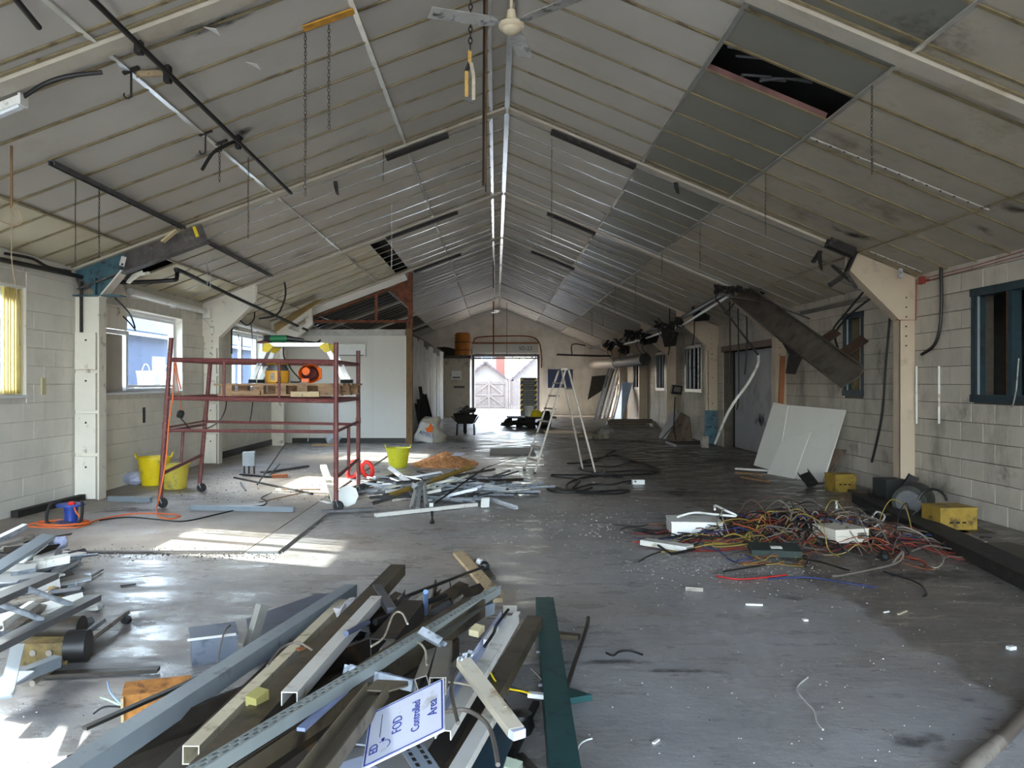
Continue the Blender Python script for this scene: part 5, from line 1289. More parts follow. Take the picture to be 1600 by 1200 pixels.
# cable reel
rc = G(107, 819, 0.02)
t = thing('cable_reel', rc, 'blue cable reel with a black carrying frame near the left wall', 'cable reel')
for z, r in ((0.03, 0.15), (0.22, 0.15)):
    s = MB(); s.lathe([(0.0,0),(r,0),(r,0.02),(0.0,0.02)], 20, Matrix.Translation((rc.x, rc.y+0.05, z))); s.build('flange', BLUE, t, smooth=True)
s = MB(); s.lathe([(0.07,0.05),(0.065,0.13),(0.08,0.22)], 16, Matrix.Translation((rc.x, rc.y+0.05, 0))); s.build('drum', BLUE, t, smooth=True)
for sx in (-1, 1):
    s = MB(); s.tube(spline([(rc.x+sx*0.12, rc.y-0.12, 0.03), (rc.x+sx*0.19, rc.y-0.1, 0.08), (rc.x+sx*0.18, rc.y-0.05, 0.24), (rc.x+sx*0.12, rc.y+0.05, 0.265)],4), 0.017, 8); s.build('frame_bar', RUBBER, t, smooth=True)
s = MB(); s.tube([(rc.x-0.12, rc.y-0.12, 0.035), (rc.x, rc.y-0.12, 0.07), (rc.x+0.12, rc.y-0.12, 0.035)], 0.012, 6); s.build('cross_bar', GREYST, t)
s = MB(); s.rbox((rc.x+0.04, rc.y+0.0, 0.255), (0.06,0.05,0.03)); s.build('socket', RED, t)
pts = [Vector((rc.x+0.05, rc.y, 0.26)), Vector((rc.x+0.12, rc.y-0.05, 0.15)), Vector((rc.x+0.22, rc.y-0.02, 0.04))]
for i in range(26):
    a = i*1.1; pts.append(Vector((rc.x-0.05+0.28*math.cos(a)*ru(0.8,1.15), rc.y-0.02+0.16*math.sin(a)*ru(0.8,1.2), 0.03+0.02*rnd())))
pts += [G(40,822,0.025), G(120,824,0.025), G(150,813,0.025), G(205,803,0.025), G(262,803,0.025), G(282,806,0.025), G(265,811,0.025), G(247,806,0.025), G(245,796,0.03), D(248,780,9.9), D(256,740,9.9), D(261,700,9.95), D(264,660,9.95), D(270,620,9.95), D(271,590,9.95), D(274,566,10.0), D(278,590,10.05), D(283,608,10.05)]
wire('extension_lead', pts, 0.009, ORCAB, 'orange extension lead coiled by the blue reel and running up the scaffold leg', 'cable', k=4)
wire('extension_lead', [G(155,813,0.026), G(200,808,0.025), G(250,812,0.025), G(290,814,0.025), G(345,802,0.026), G(390,792,0.026), G(412,789,0.025), G(416,782,0.025), G(408,778,0.025), G(424,770,0.02)], 0.008, BLACKC, 'dark lead crossing the floor from the reel toward the stud heap', 'cable')
# ================================================================== BUCKETS
def trug(c, rt, rb, h, mat, label, rot=0.0):
    c = Vector(c); t = thing('flexible_trug', c, label, 'bucket')
    s = MB(); s.lathe([(0.0,0.006),(rb,0.0),(rb*1.02,0.01),(rt,h),(rt+0.012,h),(rt+0.012,h-0.02),(rt-0.004,h-0.02),(rb-0.006,0.016),(0,0.014)], 24, Matrix.Translation(c), cap=False); s.build('tub', mat, t, smooth=True)
    for a in (rot, rot+math.pi):
        d = Vector((math.cos(a), math.sin(a), 0)); e = Vector((-math.sin(a), math.cos(a), 0))
        s = MB(); s.tube([c+d*rt+Vector((0,0,h)) + e*0.09*math.cos(q) + Vector((0,0,0.06*math.sin(q))) + d*0.02*math.sin(q) for q in [math.pi*i/8 for i in range(9)]], 0.011, 7); s.build('handle', mat, t, smooth=True)
    return t
trug(G(241,757,0.02), 0.25, 0.18, 0.43, YELLOW, 'bright yellow flexible tub against the left wall', 0.3)
trug(G(273,763,0.02), 0.205, 0.165, 0.36, YELLOWD, 'dusty pale yellow flexible tub behind the scaffold leg', 0.4)
trug(G(622,730,0.0), 0.225, 0.165, 0.37, YELLOWG, 'yellow green flexible tub standing by the heap of wood chips', 0.2)
c = G(206, 757, 0.02); s = MB()
s.blob(c+Vector((0,0,0.1)), (0.2,0.18,0.1), 9, 5, 0.25); one('crumpled_bag', s, M('lilac_bag', (176,180,206), 0.6, var=0.08), 'crumpled pale lilac plastic bag beside the bright yellow tub', 'bag')
s = MB(); c = G(520,694); s.blob(c+Vector((0,0,0.12)), (0.22,0.2,0.14), 9, 5, 0.3); one('crumpled_bag', s, M('white_bag', (206,210,216), 0.6), 'crumpled white bag on the floor by the partition', 'bag')
s = MB(); s.rbox(G(507,697)+Vector((0,0,0.03)), (0.6,0.2,0.05), 0.1); one('cardboard_strip', s, M('cardboard', (170,140,104), 0.8), 'flat tan cardboard strip by the partition', 'cardboard')
# ================================================================== STEP LADDER
def ladder():
    ap = Vector((1.21, 14.32, 1.82))
    t = thing('step_ladder', (1.15, 14.3, 0), 'tall dull aluminium step ladder standing open in the middle of the hall', 'ladder')
    for side, fx in ((-1, 0.60), (1, 1.66)):
        tops, feet = [], []
        for k, dy in enumerate((-0.24, 0.24)):
            f = Vector((fx-dy*0.34, 14.32+dy*1.05, 0.0)); tp = ap + Vector((0.03*side-dy*0.2, dy*0.62, 0))
            s = MB(); s.sec(f+Vector((0,0,0.03)), tp, Cp(0.03,0.06,0.006), up=(0,1,0)); r_ = s.build('rail', ALU, t); tops.append(tp); feet.append(f)
            s = MB(); s.rbox(f+Vector((0,0,0.03)), (0.05,0.05,0.06)); s.build('foot', RUBBER, r_)
        n = 7 if side < 0 else 2
        for i in range(n):
            q = (i+1)/(n+1) if side < 0 else (0.45, 0.82)[i]
            a = feet[0]+(tops[0]-feet[0])*q; b = feet[1]+(tops[1]-feet[1])*q
            s = MB(); s.bar(a, b, 0.08 if side < 0 else 0.03, 0.025); s.build('tread' if side < 0 else 'brace', ALU, t)
    s = MB(); s.rbox(ap+Vector((0,0,0.02)), (0.12,0.32,0.04)); s.build('top_cap', ALU, t)
    for dy in (-0.16, 0.16):
        s = MB(); s.tube([Vector((0.86,14.32+dy*1.3,0.72)), Vector((1.50,14.32+dy*1.3,0.72))], 0.006, 5); s.build('stay', WOOD, t)
ladder()
# ================================================================== WHEELBARROW, SACK, CHIP HEAP
wc = G(727, 681)
t = thing('wheelbarrow', wc, 'dark wheelbarrow loaded with rubble in front of the far doorway', 'wheelbarrow')
c = wc + Vector((0,0.25,0))
s = MB(); s.add([c+Vector(v) for v in ((-0.24,-0.3,0.36),(0.22,-0.3,0.36),(0.24,0.35,0.36),(-0.26,0.35,0.36),(-0.36,-0.5,0.66),(0.36,-0.5,0.62),(0.38,0.5,0.62),(-0.38,0.5,0.66))], [(3,2,1,0),(0,1,5,4),(1,2,6,5),(2,3,7,6),(3,0,4,7)]); s.build('tray', SOOT, t)
for sx in (-0.24, 0.26):
    s = MB(); s.tube([c+Vector((sx,-0.25,0.36)), c+Vector((sx*1.05,-0.3,0.02))], 0.028, 8); s.build('leg', SOOT, t)
    s = MB(); s.tube([c+Vector((sx,0.5,0.36)), c+Vector((sx*1.2,-0.3,0.45)), c+Vector((sx*1.55,-0.75,0.6))], 0.02, 8); s.build('handle', SOOT, t)
s = MB(); s.lathe([(0.05,-0.05),(0.17,-0.05),(0.2,-0.02),(0.2,0.02),(0.17,0.05),(0.05,0.05)], 16, Matrix.Translation(c+Vector((-0.04,0.62,0.2))) @ Matrix.Rotation(1.57,4,'Y')); s.build('wheel', RUBBER, t, smooth=True)
for i in range(9):
    p = c + Vector((ru(-0.28,0.25), ru(-0.3,0.3), 0.62+ru(0,0.14)+(0.1 if i < 4 else 0)))
    s = MB(); s.rbox(p, (ru(0.12,0.4),ru(0.1,0.2),ru(0.04,0.16)), ru(0,3), ru(-0.6,0.6), ru(-0.7,0.3)); one('rubble_piece', s, SOOT if i % 3 else GREYST, 'dark rubble piece heaped in the wheelbarrow', 'rubble', 'rubble in the wheelbarrow')
sc_ = G(668, 692)
t = thing('rubble_sack', sc_, 'bulging white and buff rubble sack with an orange flame mark leaning by the timber post', 'sack')
BUFF = M('sack_buff', (176,168,154), 0.75, var=0.15, scale=9); SW = M('sack_white', (214,212,210), 0.7, var=0.06, scale=9)
s = MB(); c = sc_ + Vector((0,0.3,0))
n, m = 20, 9; vs = []; fs = []
for i in range(m+1):
    z = 0.66*i/m
    for k in range(n):
        a = 2*math.pi*k/n; w = (0.40+0.05*math.sin(i*0.9))*(1-0.55*(i/m)**2.2); w *= 1+0.10*math.sin(3*a+i*0.8)+ru(-0.03,0.03)
        vs.append(c+Vector((math.cos(a)*w*1.0+0.10*(i/m)**2, math.sin(a)*w*0.75, z+0.03*math.sin(2*a+i))))
for i in range(m):
    for k in range(n): fs.append((i*n+k, i*n+(k+1) % n, (i+1)*n+(k+1) % n, (i+1)*n+k))
fs += [tuple(range(n-1,-1,-1)), tuple(m*n+k for k in range(n))]
vs = [Vector((v.x, v.y, max(0.0, v.z))) for v in vs]
s.add(vs, fs); s.build('bag', SW, t, smooth=True)
s = MB(); s.add([v+(v-c-Vector((0,0,0.3)))*0.02 for v in vs], [f for j, f in enumerate(fs[:-2]) if (j % n) in (16,17,18,19,0,1,2,3) or j//n > 6]); s.build('buff_side', BUFF, t, smooth=True)
fy_ = c.y - 0.335
s = MB(); s.plate([(c.x+0.0,fy_-0.05,0.30),(c.x+0.13,fy_-0.05,0.28),(c.x+0.15,fy_,0.42),(c.x+0.08,fy_+0.02,0.52),(c.x+0.03,fy_,0.42),(c.x-0.05,fy_-0.02,0.38)], 0.03); s.build('flame_mark', ORANGE, t)
lettering('AMBO', 0.14, SIGNB, t, (c.x-0.02, fy_-0.09, 0.24), (1,0,-0.3), (0,0.2,1))
for i, (a, b, r) in enumerate((((683,694),(660,635),0.03), ((672,680),(652,634),0.03), ((690,665),(668,618),0.028), ((694,668),(672,620),0.02), ((698,660),(690,632),0.02), ((665,690),(650,635),0.05))):
    A = G(a[0], a[1]+3) if i != 5 else G(666,690); A = Vector((-2.05+0.03*i, 22.3+0.5*i, 0.05)); B = Vector((-2.28, 22.9+0.55*i, 1.0+0.12*(i % 3)+0.25*(i in (2,3))))
    piece('black_strut', 'C', (0.09,0.06,0.01), BLACK, A, B, 'black steel strut leaning on the flaking partition behind the sack, %s' % ('first','second','third','fourth','fifth','sixth')[i] + ' from the camera', 'strut', 'black struts behind the sack')
cc = G(690, 728)
s = MB(); n = 26; m = 7; vs = [cc+Vector((0.05,0.35,0.24))]; fs = []
for i in range(1, m+1):
    for k in range(n):
        a = 2*math.pi*k/n; r = i/m; q = 1+ru(-0.06,0.06)
        vs.append(cc+Vector((0.62*math.cos(a)*r*q+0.05, 0.35+0.85*math.sin(a)*r*q, max(0.0, 0.24*(1-r)**1.15+(ru(-0.012,0.012) if i < m else 0)))))
for k in range(n): fs.append((0, 1+k, 1+(k+1) % n))
for i in range(m-1):
    for k in range(n): fs.append((1+i*n+k, 1+(i+1)*n+k, 1+(i+1)*n+(k+1) % n, 1+i*n+(k+1) % n))
s.add(vs, fs)
CHIP = M('wood_chips', (202,148,98), 0.85, var=0.35, scale=60, dirt=(140,92,56), damt=0.4, dscale=40, bump=0.6, bscale=80)
for i in range(900):
    a = ru(0,6.283); r = rnd()**0.6; p = cc+Vector((0.66*math.cos(a)*r+0.05, 0.35+0.9*math.sin(a)*r, 0.24*max(0,1-r)**1.15+0.006))
    s.rbox(p, (ru(0.02,0.05),ru(0.012,0.025),0.006), ru(0,6), ru(-0.6,0.6), ru(-0.6,0.6))
o = s.build('chip_heap', CHIP); tag(o, 'heap of orange brown wood chips on the floor behind the metal studs', 'wood chips', kind='stuff')
s = MB(); c = cc+Vector((0.3,0.15,0.2)); s.plate([c+Vector((-0.12,0,-0.02)), c+Vector((0.1,-0.05,0)), c+Vector((0.14,0.1,0.03)), c+Vector((-0.05,0.12,0.04))], 0.006); one('paper_scrap', s, MATS['lilac_bag'], 'lilac paper scrap on the heap of wood chips', 'paper')
# red padded loops
rc = G(560, 750)
t = thing('red_ear_loops', rc, 'bright red plastic double loop standing on the floor behind the scaffold', 'loop')
for dx, tl in ((-0.1,0.2), (0.13,-0.1)):
    pts = [rc+Vector((dx+0.085*math.cos(a)+tl*0.15*math.sin(a), 0.1+0.05*math.sin(a)*(-1 if dx > 0 else 1), 0.165+0.13*math.sin(a))) for a in [2*math.pi*i/16 for i in range(16)]]
    s = MB(); s.tube(pts, 0.036, 8, closed=True); s.build('loop', RED, t, smooth=True)
# ================================================================== FLOOR THINGS ON THE LEFT
c = G(389, 742)
t = thing('socket_stand', c, 'grey switch box standing on short metal legs behind the scaffold', 'switch box')
s = MB(); s.rbox(c+Vector((0,0,0.28)), (0.2,0.14,0.24), 0.15); s.build('box', M('grey_box', (156,164,170), 0.5), t)
for dx in (-0.08, 0.0, 0.09):
    s = MB(); s.bar(c+Vector((dx,0,0)), c+Vector((dx,0,0.17 if dx < 0.05 else 0.36)), 0.025, 0.02); s.build('leg', DARKST, t)
Z0 = 0.02
for i, (x1,y1,z1,x2,y2,z2,k,sz,m,nm,lab,cat) in enumerate((
 (366,746,.03,488,772,.03,'B',(.03,.03),BLACK,'black_rod','long black rod lying on the floor behind the scaffold','rod'),
 (402,757,.05,447,692,.5,'T',(.012,),BLACK,'black_rod','black and white rod sticking up from the floor behind the scaffold','rod'),
 (377,741,.04,425,745,.04,'B',(.08,.02),BLACK,'black_strip','flat black strip under the switch box','strip'),
 (410,738,.04,480,728,.04,'B',(.1,.03),GREYST,'grey_strip','grey strip lying right of the switch box','strip'),
 (376,754,.05,384,767,.02,'B',(.025,.025),BLACK,'black_bracket','small bent black bracket at the left end of the long rod','bracket'),
 (420,744,.03,437,725,.08,'T',(.014,),BLACK,'black_hose_end','short curved black hose end behind the long rod','hose'),
 (298,793,.05,459,796,.05,'C',(.05,.06,.005),BLUEGREY,'grey_trunking','long pale grey trunking lying in front of the scaffold','trunking'),
 (170,779,.05,236,781,.05,'C',(.06,.07,.005),BLUEGREY,'grey_trunking','short pale grey trunking on the floor in front of the yellow tubs','trunking'),
 (505,728,.32,524,784,.04,'C',(.09,.04,.006),WHITEM,'white_section','white slotted section propped beside the front scaffold post','section'),
 (516,775,.06,620,742,.10,'B',(.05,.07),DARKST,'dark_bar','heavy dark bar leaning from the scaffold post to the stud heap','bar'),
 (440,765,.02,500,765,.02,'B',(.05,.02),WOODD,'timber_lath','thin brown lath on the floor behind the scaffold','lath'),
 (405,785,.02,480,768,.02,'B',(.02,.015),WOODD,'timber_lath','thin dirty lath on the floor left of the trench','lath'),
 (502,783,.02,515,787,.02,'B',(.06,.015),WHITEP,'white_scrap','small white scrap beside the front castor','scrap'),
 (586,805,.03,745,788,.03,'H',(.05,.045,.004),WHITEM,'white_section','long white box section at the front of the stud heap','section'),
 (503,799,.03,585,795,.03,'B',(.09,.03),GREYST,'grey_strip','dark flat strip in front of the scaffold castor','strip'))):
    piece(nm, k, sz, m, G(x1,y1,z1), G(x2,y2,z2), lab, cat, roll=math.pi if k == 'C' else 0)
s = MB(); s.lathe([(0.0,0),(0.14,0),(0.14,0.025),(0.0,0.025)], 8, Matrix.Translation(G(538,797,0.0)+Vector((0,0.25,0.14))) @ Matrix.Rotation(1.3,4,'X')); one('octagonal_lid', s, WHITEP, 'white octagonal lid propped beside the front castor', 'lid')
s = MB(); s.rbox(G(437,748)+Vector((0,0,0.04)), (0.26,0.12,0.07), 0.3); one('brick', s, M('brick_brown', (150,92,62), 0.85, var=0.15), 'brown brick lying in the sunlit patch behind the scaffold', 'brick')
s = MB(); s.box((*(G(765,712).xy),0.0),(*(G(832,702).xy),0.03)); one('floor_board', s, M('dark_board', (72,68,62), 0.6, var=0.2), 'flat dark board lying on the floor left of the step ladder', 'board')
# ================================================================== HEAP OF GALVANISED STUDS
hc = G(700, 768); gname = 'galvanised studs in the heap'
spots = ['at the left end', 'at the right end', 'at the back', 'at the front', 'on top', 'in the middle']
for i in range(128):
    r = rnd()**0.6; a = ru(0, 6.283)
    cx, cy = hc.x + 1.05*r*math.cos(a), hc.y - 0.15 + 1.1*r*math.sin(a)
    hmax = 0.30*(1-r)**0.7
    L_ = ru(0.35, 1.7) if i < 86 else ru(0.3, 0.9); th = random.gauss(0.15, 0.8) if rnd() < 0.8 else ru(0,3.14)
    d = Vector((math.cos(th), math.sin(th), 0))*L_/2; tilt = ru(-0.12,0.12) if i < 86 else ru(-0.35,0.35)
    z = ru(0.03, 0.05+hmax*0.85) if i < 86 else 0.07+hmax*0.55
    A = Vector((cx,cy,z))-d; B = Vector((cx,cy,z))+d; A.z = max(0.03, z-tilt*L_/2); B.z = max(0.03, z+tilt*L_/2)
    m = GALV if rnd() < 0.62 else (GREYST if rnd() < 0.6 else DARKST if rnd() < 0.5 else WHITEM)
    sp = 4 if z > 0.22 else 0 if cx < hc.x-0.5 else 1 if cx > hc.x+0.5 else 2 if cy > hc.y+0.6 else 3 if cy < hc.y-0.4 else 5
    w = ru(0.018,0.042)
    kind = ('C',(w,ru(0.014,0.03),0.003)) if rnd() < 0.7 else ('L',(w,w*0.8,0.003))
    ln = 'short' if L_ < 0.7 else 'medium length' if L_ < 1.2 else 'long'; tn = 'bright galvanised' if m is GALV else 'dull grey' if m is GREYST else 'dark' if m is DARKST else 'white'
    piece('metal_stud' if kind[0] == 'C' else 'metal_angle', kind[0], kind[1], m, A, B, '%s %s %s %s of the stud heap by the ladder' % (ln, tn, 'stud' if kind[0] == 'C' else 'angle', spots[sp]), 'stud', gname, roll=ru(0,6.28))
for i, (x1,y1,z1,x2,y2,z2,k,sz,m,lab) in enumerate((
 (608,776,.12,738,731,.34,'L',(.06,.05,.006),M('ochre_steel', (140,116,60), 0.55, 0.3, var=0.2),'long ochre angle bar lying across the top of the stud heap'),
 (583,790,.05,640,772,.12,'L',(.07,.05,.006),GREYST,'grey angle bar at the lower left of the stud heap'),
 (680,786,.08,756,732,.36,'T',(.012,),BLACK,'thin black rod sticking up over the stud heap'),
 (756,732,.36,830,706,.04,'T',(.006,),BLACK,'thin black wire trailing from the stud heap toward the ladder'),
 (608,730,.2,650,762,.22,'C',(.07,.03,.004),GALV,'bright flat stud at the back left of the stud heap'),
 (652,795,.05,658,752,.25,'C',(.05,.03,.004),ALUB,'bright upright stud end at the front of the stud heap'),
 (643,792,.05,652,755,.24,'C',(.05,.03,.004),ALUB,'second bright stud end at the front of the stud heap'),
 (665,790,.05,663,756,.24,'C',(.05,.03,.004),ALUB,'third bright stud end at the front of the stud heap'),
 (695,745,.25,790,765,.12,'C',(.06,.03,.004),ALUB,'bright stud slanting down the right side of the stud heap'),
 (760,765,.08,842,770,.03,'C',(.06,.03,.004),GREYST,'dull stud poking out at the far right of the stud heap'),
 (765,780,.06,810,795,.03,'L',(.04,.04,.004),GALV,'bright angle end at the right front of the stud heap'),
 (625,750,.16,690,738,.3,'C',(.05,.03,.004),ALUB,'bright bent stud along the back of the stud heap'))):
    piece('metal_bar' if k == 'L' else 'metal_stud' if k == 'C' else 'black_rod', k, sz, m, G(x1,y1,z1), G(x2,y2,z2), lab, 'bar' if k != 'C' else 'stud', roll=0.6*i)
s = MB(); s.rbox(G(758,785,0.08), (0.10,0.04,0.12), 0.3, 0.2); one('white_clip', s, WHITEP, 'white plastic clip at the right front of the stud heap', 'clip')
s = MB(); s.rbox(G(674,790,0.04), (0.05,0.05,0.07)); one('white_clip', s, WHITEP, 'white plastic cap at the front of the stud heap', 'cap')
s = MB(); s.lathe([(0.02,0),(0.03,0.02),(0.012,0.06),(0.02,0.14)], 8, Matrix.Translation(G(675,818))); one('small_knob', s, BLACK, 'small black knob on the floor in front of the stud heap', 'knob')
# ================================================================== BLACK CABLE COIL
pts = [(886,724),(925,722),(940,716),(963,704),(980,720),(1000,723),(1030,734),(1022,740),(985,742),(930,744),(905,748),(885,758),(895,768),(930,771),(968,771),(984,767),(968,766),(930,768),(890,766),(860,760),(855,764),(870,769),(905,768),(925,762)]
wire('cable_coil', [G(a,b,0.015+0.01*(i % 3)) for i, (a, b) in enumerate(pts)], 0.017, BLACKC, 'thick black cable lying in loops on the floor right of the ladder', 'cable', n=7, k=7)
pts = [(908,722),(938,715),(962,712),(984,718),(1010,728),(1028,737),(1000,735),(960,737),(930,738),(905,732),(920,728),(960,729),(984,722)]
wire('cable_coil', [G(a,b,0.02+0.012*(i % 2)) for i, (a, b) in enumerate(pts)], 0.015, BLACKC, 'second black cable looping across the back of the coil right of the ladder', 'cable', n=7, k=7)
pts = [(998,749),(975,753),(955,757),(925,757),(895,764),(905,750),(870,745),(862,742),(885,742),(920,742),(970,746),(960,742),(945,745),(1015,740)]
wire('cable_coil', [G(a,b,0.015+0.012*(i % 2)) for i, (a, b) in enumerate(pts)], 0.014, BLACKC, 'third black cable looping across the front of the coil right of the ladder', 'cable', n=7, k=7)
s = MB(); s.rbox(G(998,757)+Vector((0,0.06,0.035)), (0.19,0.09,0.07), 0.05); o = one('white_box', s, WHITEP, 'small white plastic box on the floor right of the black cable coil', 'box')
s = MB(); s.rbox(G(993,757)+Vector((0,0.012,0.045)), (0.03,0.01,0.025)); s.build('slot', BLACK, o)
# ================================================================== MID AND FAR RIGHT
for i in range(16):
    c = G(905+ru(0,45), 682+ru(-4,5)); s = MB(); s.blob(c+Vector((0,0,0.05)), (ru(0.08,0.2),ru(0.08,0.2),ru(0.05,0.09)), 7, 4, 0.3); one('rubble_lump', s, M('pale_rubble', (142,132,114), 0.9, var=0.25, scale=12), 'pale rubble lump in the small heap behind the ladder', 'rubble', 'pale rubble behind the ladder')
s = MB(); c = G(946,683); s.blob(c+Vector((0,0,0.16)), (0.26,0.26,0.16), 10, 6, 0.15); one('rubble_bag', s, M('grey_bag', (128,124,118), 0.8, var=0.1), 'rounded grey bag beside the pale rubble behind the ladder', 'bag')
for i in range(7):
    A = G(950,667) + Vector((ru(-0.1,0.1), ru(-0.06,0.06), 0.02+0.04*i)); B = A + Vector((ru(1.4,2.0), ru(-0.1,0.2), 0))
    piece('loose_plank', 'B', (ru(0.15,0.3),0.04), BOARDB if i % 2 else DARKST, A, B, 'dirty plank stacked at the far right, %s from the bottom' % ('first','second','third','fourth','fifth','sixth','seventh')[i], 'plank', 'planks stacked on the far right')
for i in range(11):
    xb = 929 + i*3.2 + (2 if i % 2 else 0); xt = 953 + i*3.0
    A = G(xb, 656-0.5*i, 0.0); B = D(xt, 571+3*(i % 3), A.y+0.4)
    piece('leaning_stud', 'C', (0.07,0.05,0.008), (BLUEGREY, GALV, DARKST, ALUB)[i % 4], A+Vector((0,0,0.02)), B, 'long metal stud leaning near the far right corner, %s from the left' % ('first','second','third','fourth','fifth','sixth','seventh','eighth','ninth','tenth','eleventh')[i], 'stud', 'studs leaning by the far right corner')
s = MB(); A = G(957,659); B = G(970,661); C_ = D(988,598,A.y+0.5); E_ = D(972,597,A.y+0.5); s.plate([A,B,C_,E_], 0.04); one('leaning_board', s, M('blue_white_board', (176,196,226), 0.5, var=0.04), 'pale blue board leaning in front of the far right columns', 'board')
s = MB(); s.plate([D(925,588,39.35), D(948,586,39.35), D(955,592,39.35), D(948,603,39.3), D(938,612,39.3), D(918,625,39.3), D(922,605,39.35)], 0.06); one('hanging_tarpaulin', s, SOOT, 'black tarpaulin hanging near the far right corner', 'tarpaulin')
mb = MB(); mb.tube([(4.85,26.0,2.36),(4.85,32.0,2.4)], 0.2, 16); o = one('ventilation_duct', mb, M('black_duct', (40,38,38), 0.6, 0.2, var=0.2), 'round duct under the far right haunches, black near end', 'duct', smooth=True)
mb = MB(); mb.tube([(4.85,32.0,2.4),(4.7,39.3,2.5)], 0.22, 16); mb.build('grey_length', M('duct_grey', (150,144,136), 0.5, 0.2, var=0.1), o, smooth=True)
# floodlight on a stand with boards behind
fc = G(1052, 688)
t = thing('floodlight', fc, 'black site floodlight on a thin stand in front of the right wall', 'floodlight')
c = D(1057, 609, fc.y)
s = MB(); s.tube([fc, Vector((fc.x+0.05, fc.y, c.z-0.2))], 0.022, 8); s.build('pole', BLACK, t)
for a in (0.5, 2.6, 4.7):
    s = MB(); s.tube([fc+Vector((0,0,0.4)), fc+Vector((0.35*math.cos(a),0.35*math.sin(a),0.01))], 0.014, 6); s.build('leg', BLACK, t)
s = MB(); s.rbox(c, (0.3,0.1,0.24), 0.2, 0.25, 0.1); s.build('lamp_housing', BLACK, t)
s = MB(); s.rbox(c+Vector((0.01,-0.058,0.012)), (0.2,0.01,0.14), 0.2, 0.25, 0.1); s.build('lens', M('lamp_lens', (120,116,112), 0.2), t)
for i, q in enumerate((((1030,684),(1048,688),(1066,650),(1050,640)), ((1040,688),(1062,690),(1078,652),(1064,644)), ((1062,690),(1082,692),(1078,655),(1070,648)))):
    A, B = G(*q[0]), G(*q[1]); s = MB(); s.plate([A, B, D(q[2][0],q[2][1],B.y+0.5), D(q[3][0],q[3][1],A.y+0.5)], 0.03); one('propped_board', s, (BOARDL, BOARDB, BOARDB)[i], ('pale grey board', 'brown board', 'dark brown board')[i] + ' propped behind the floodlight', 'board')
s = MB(); s.box((*(G(1057,698).xy),0.0),(*(G(1098,692).xy),0.05)); one('floor_board', s, DARKST, 'flat dark board at the foot of the floodlight', 'board')
s = MB(); s.rbox(G(1101,699)+Vector((0,0,0.14)), (0.16,0.16,0.28)); one('tall_tin', s, ALU, 'tall grey tin by the panelled right column', 'tin')
s = MB(); s.box((5.30,20.3,0),(5.62,20.36,0.9)); one('dark_plinth', s, TEAL, 'dark teal base plate in front of the panelled right column', 'plate')
# white boards leaning on the right wall
P0, P1 = G(1180,735), G(1287,754); P2 = Vector((XR-0.06, 13.0, 1.2)); n0 = (P1-P0).cross(P2-P0).normalized()
if n0.x > 0: n0 = -n0
def BQ(q, off): return [ray_plane(px, py, P0+n0*off, n0) for px, py in q]
for q, off, m, lab in (
  (((1190,700),(1287,754),(1322,641),(1232,633)), 0.0, BOARDW, 'largest white board leaning on the right wall'),
  (((1178,727),(1214,738),(1232,633),(1209,629)), 0.05, BOARDW, 'tall narrow white board at the left of the leaning boards'),
  (((1199,741),(1240,749),(1267,675),(1221,691)), 0.11, BOARDW, 'short white board in front at the lower left of the leaning boards'),
  (((1239,749),(1285,754),(1302,703),(1262,697)), 0.075, BOARDW, 'short white board in front at the lower right of the leaning boards'),
  (((1285,754),(1290,752),(1322,703),(1301,701)), -0.06, BOARDB, 'small brown board leaning behind the white boards')):
    pts = BQ(q, off); s = MB(); s.plate(pts, 0.018); one('leaning_board', s, m, lab, 'board')
for i, (x1,y1,x2,y2,w) in enumerate(((1150,732,1215,736,0.1), (1160,745,1200,752,0.08), (1190,728,1225,738,0.06), (1150,738,1190,742,0.05))):
    piece('white_edge_strip', 'B', (w,0.03), BOARDW if i % 2 == 0 else WOODD, G(x1,y1,0.04), G(x2,y2,0.04), 'dirty strip of board lying at the foot of the white boards, %s' % ('uppermost','lowest','nearest the boards','in the middle')[i], 'strip')
piece('black_tray', 'C', (0.16,0.06,0.01), SOOT, G(1255,738,0.25), G(1270,757,0.03), 'black metal tray propped against the white boards', 'tray', roll=0.5)
def crate(c, sx, sy, sz, rz, mat, label, lip=True):
    c = Vector(c); t = thing('metal_box', c, label, 'box')
    s = MB(); s.rbox(c+Vector((0,0,sz/2)), (sx,sy,sz), rz); s.build('body', mat, t)
    if lip:
        s = MB(); s.rbox(c+Vector((0,0,sz)), (sx+0.015,sy+0.015,0.02), rz); s.build('lid', mat, t)
        m = Matrix.Rotation(rz,3,'Z')
        for k in range(3):
            s = MB(); s.rbox(c+m@Vector((-0.08+0.07*k, -sy/2-0.002, sz*0.45)), (0.04,0.006,0.02), rz); s.build('slot', BLACK, t)
    return t
DY = M('dirty_yellow_steel', (150,122,48), 0.6, 0.1, var=0.2, scale=9, dirt=(90,72,36), damt=0.4, dscale=8)
crate(G(1313,767), 0.32, 0.3, 0.25, 0.1, DY, 'dirty yellow metal box by the white boards on the right')
crate(Vector((4.88, 8.62, 0.0)), 0.40, 0.34, 0.27, 0.05, DY, 'dirty yellow metal box with three slots at the foot of the right wall')
s = MB(); s.tube(arc((4.8,8.8,0.27), 0.16, 0.2, 2.9, 8, (1,0,0)), 0.015, 6); one('black_hose_loop', s, BLACKC, 'black hose loop behind the slotted yellow box', 'hose')
c = G(1475, 815, 0.0); c = Vector((4.95, 9.5, 0))
t = thing('electric_motor', c, 'greasy dark electric motor drum lying by the right wall', 'motor')
s = MB(); mm = Matrix.Translation(c+Vector((0,0,0.21))) @ Matrix.Rotation(0.5,4,'Z') @ Matrix.Rotation(1.57,4,'X')
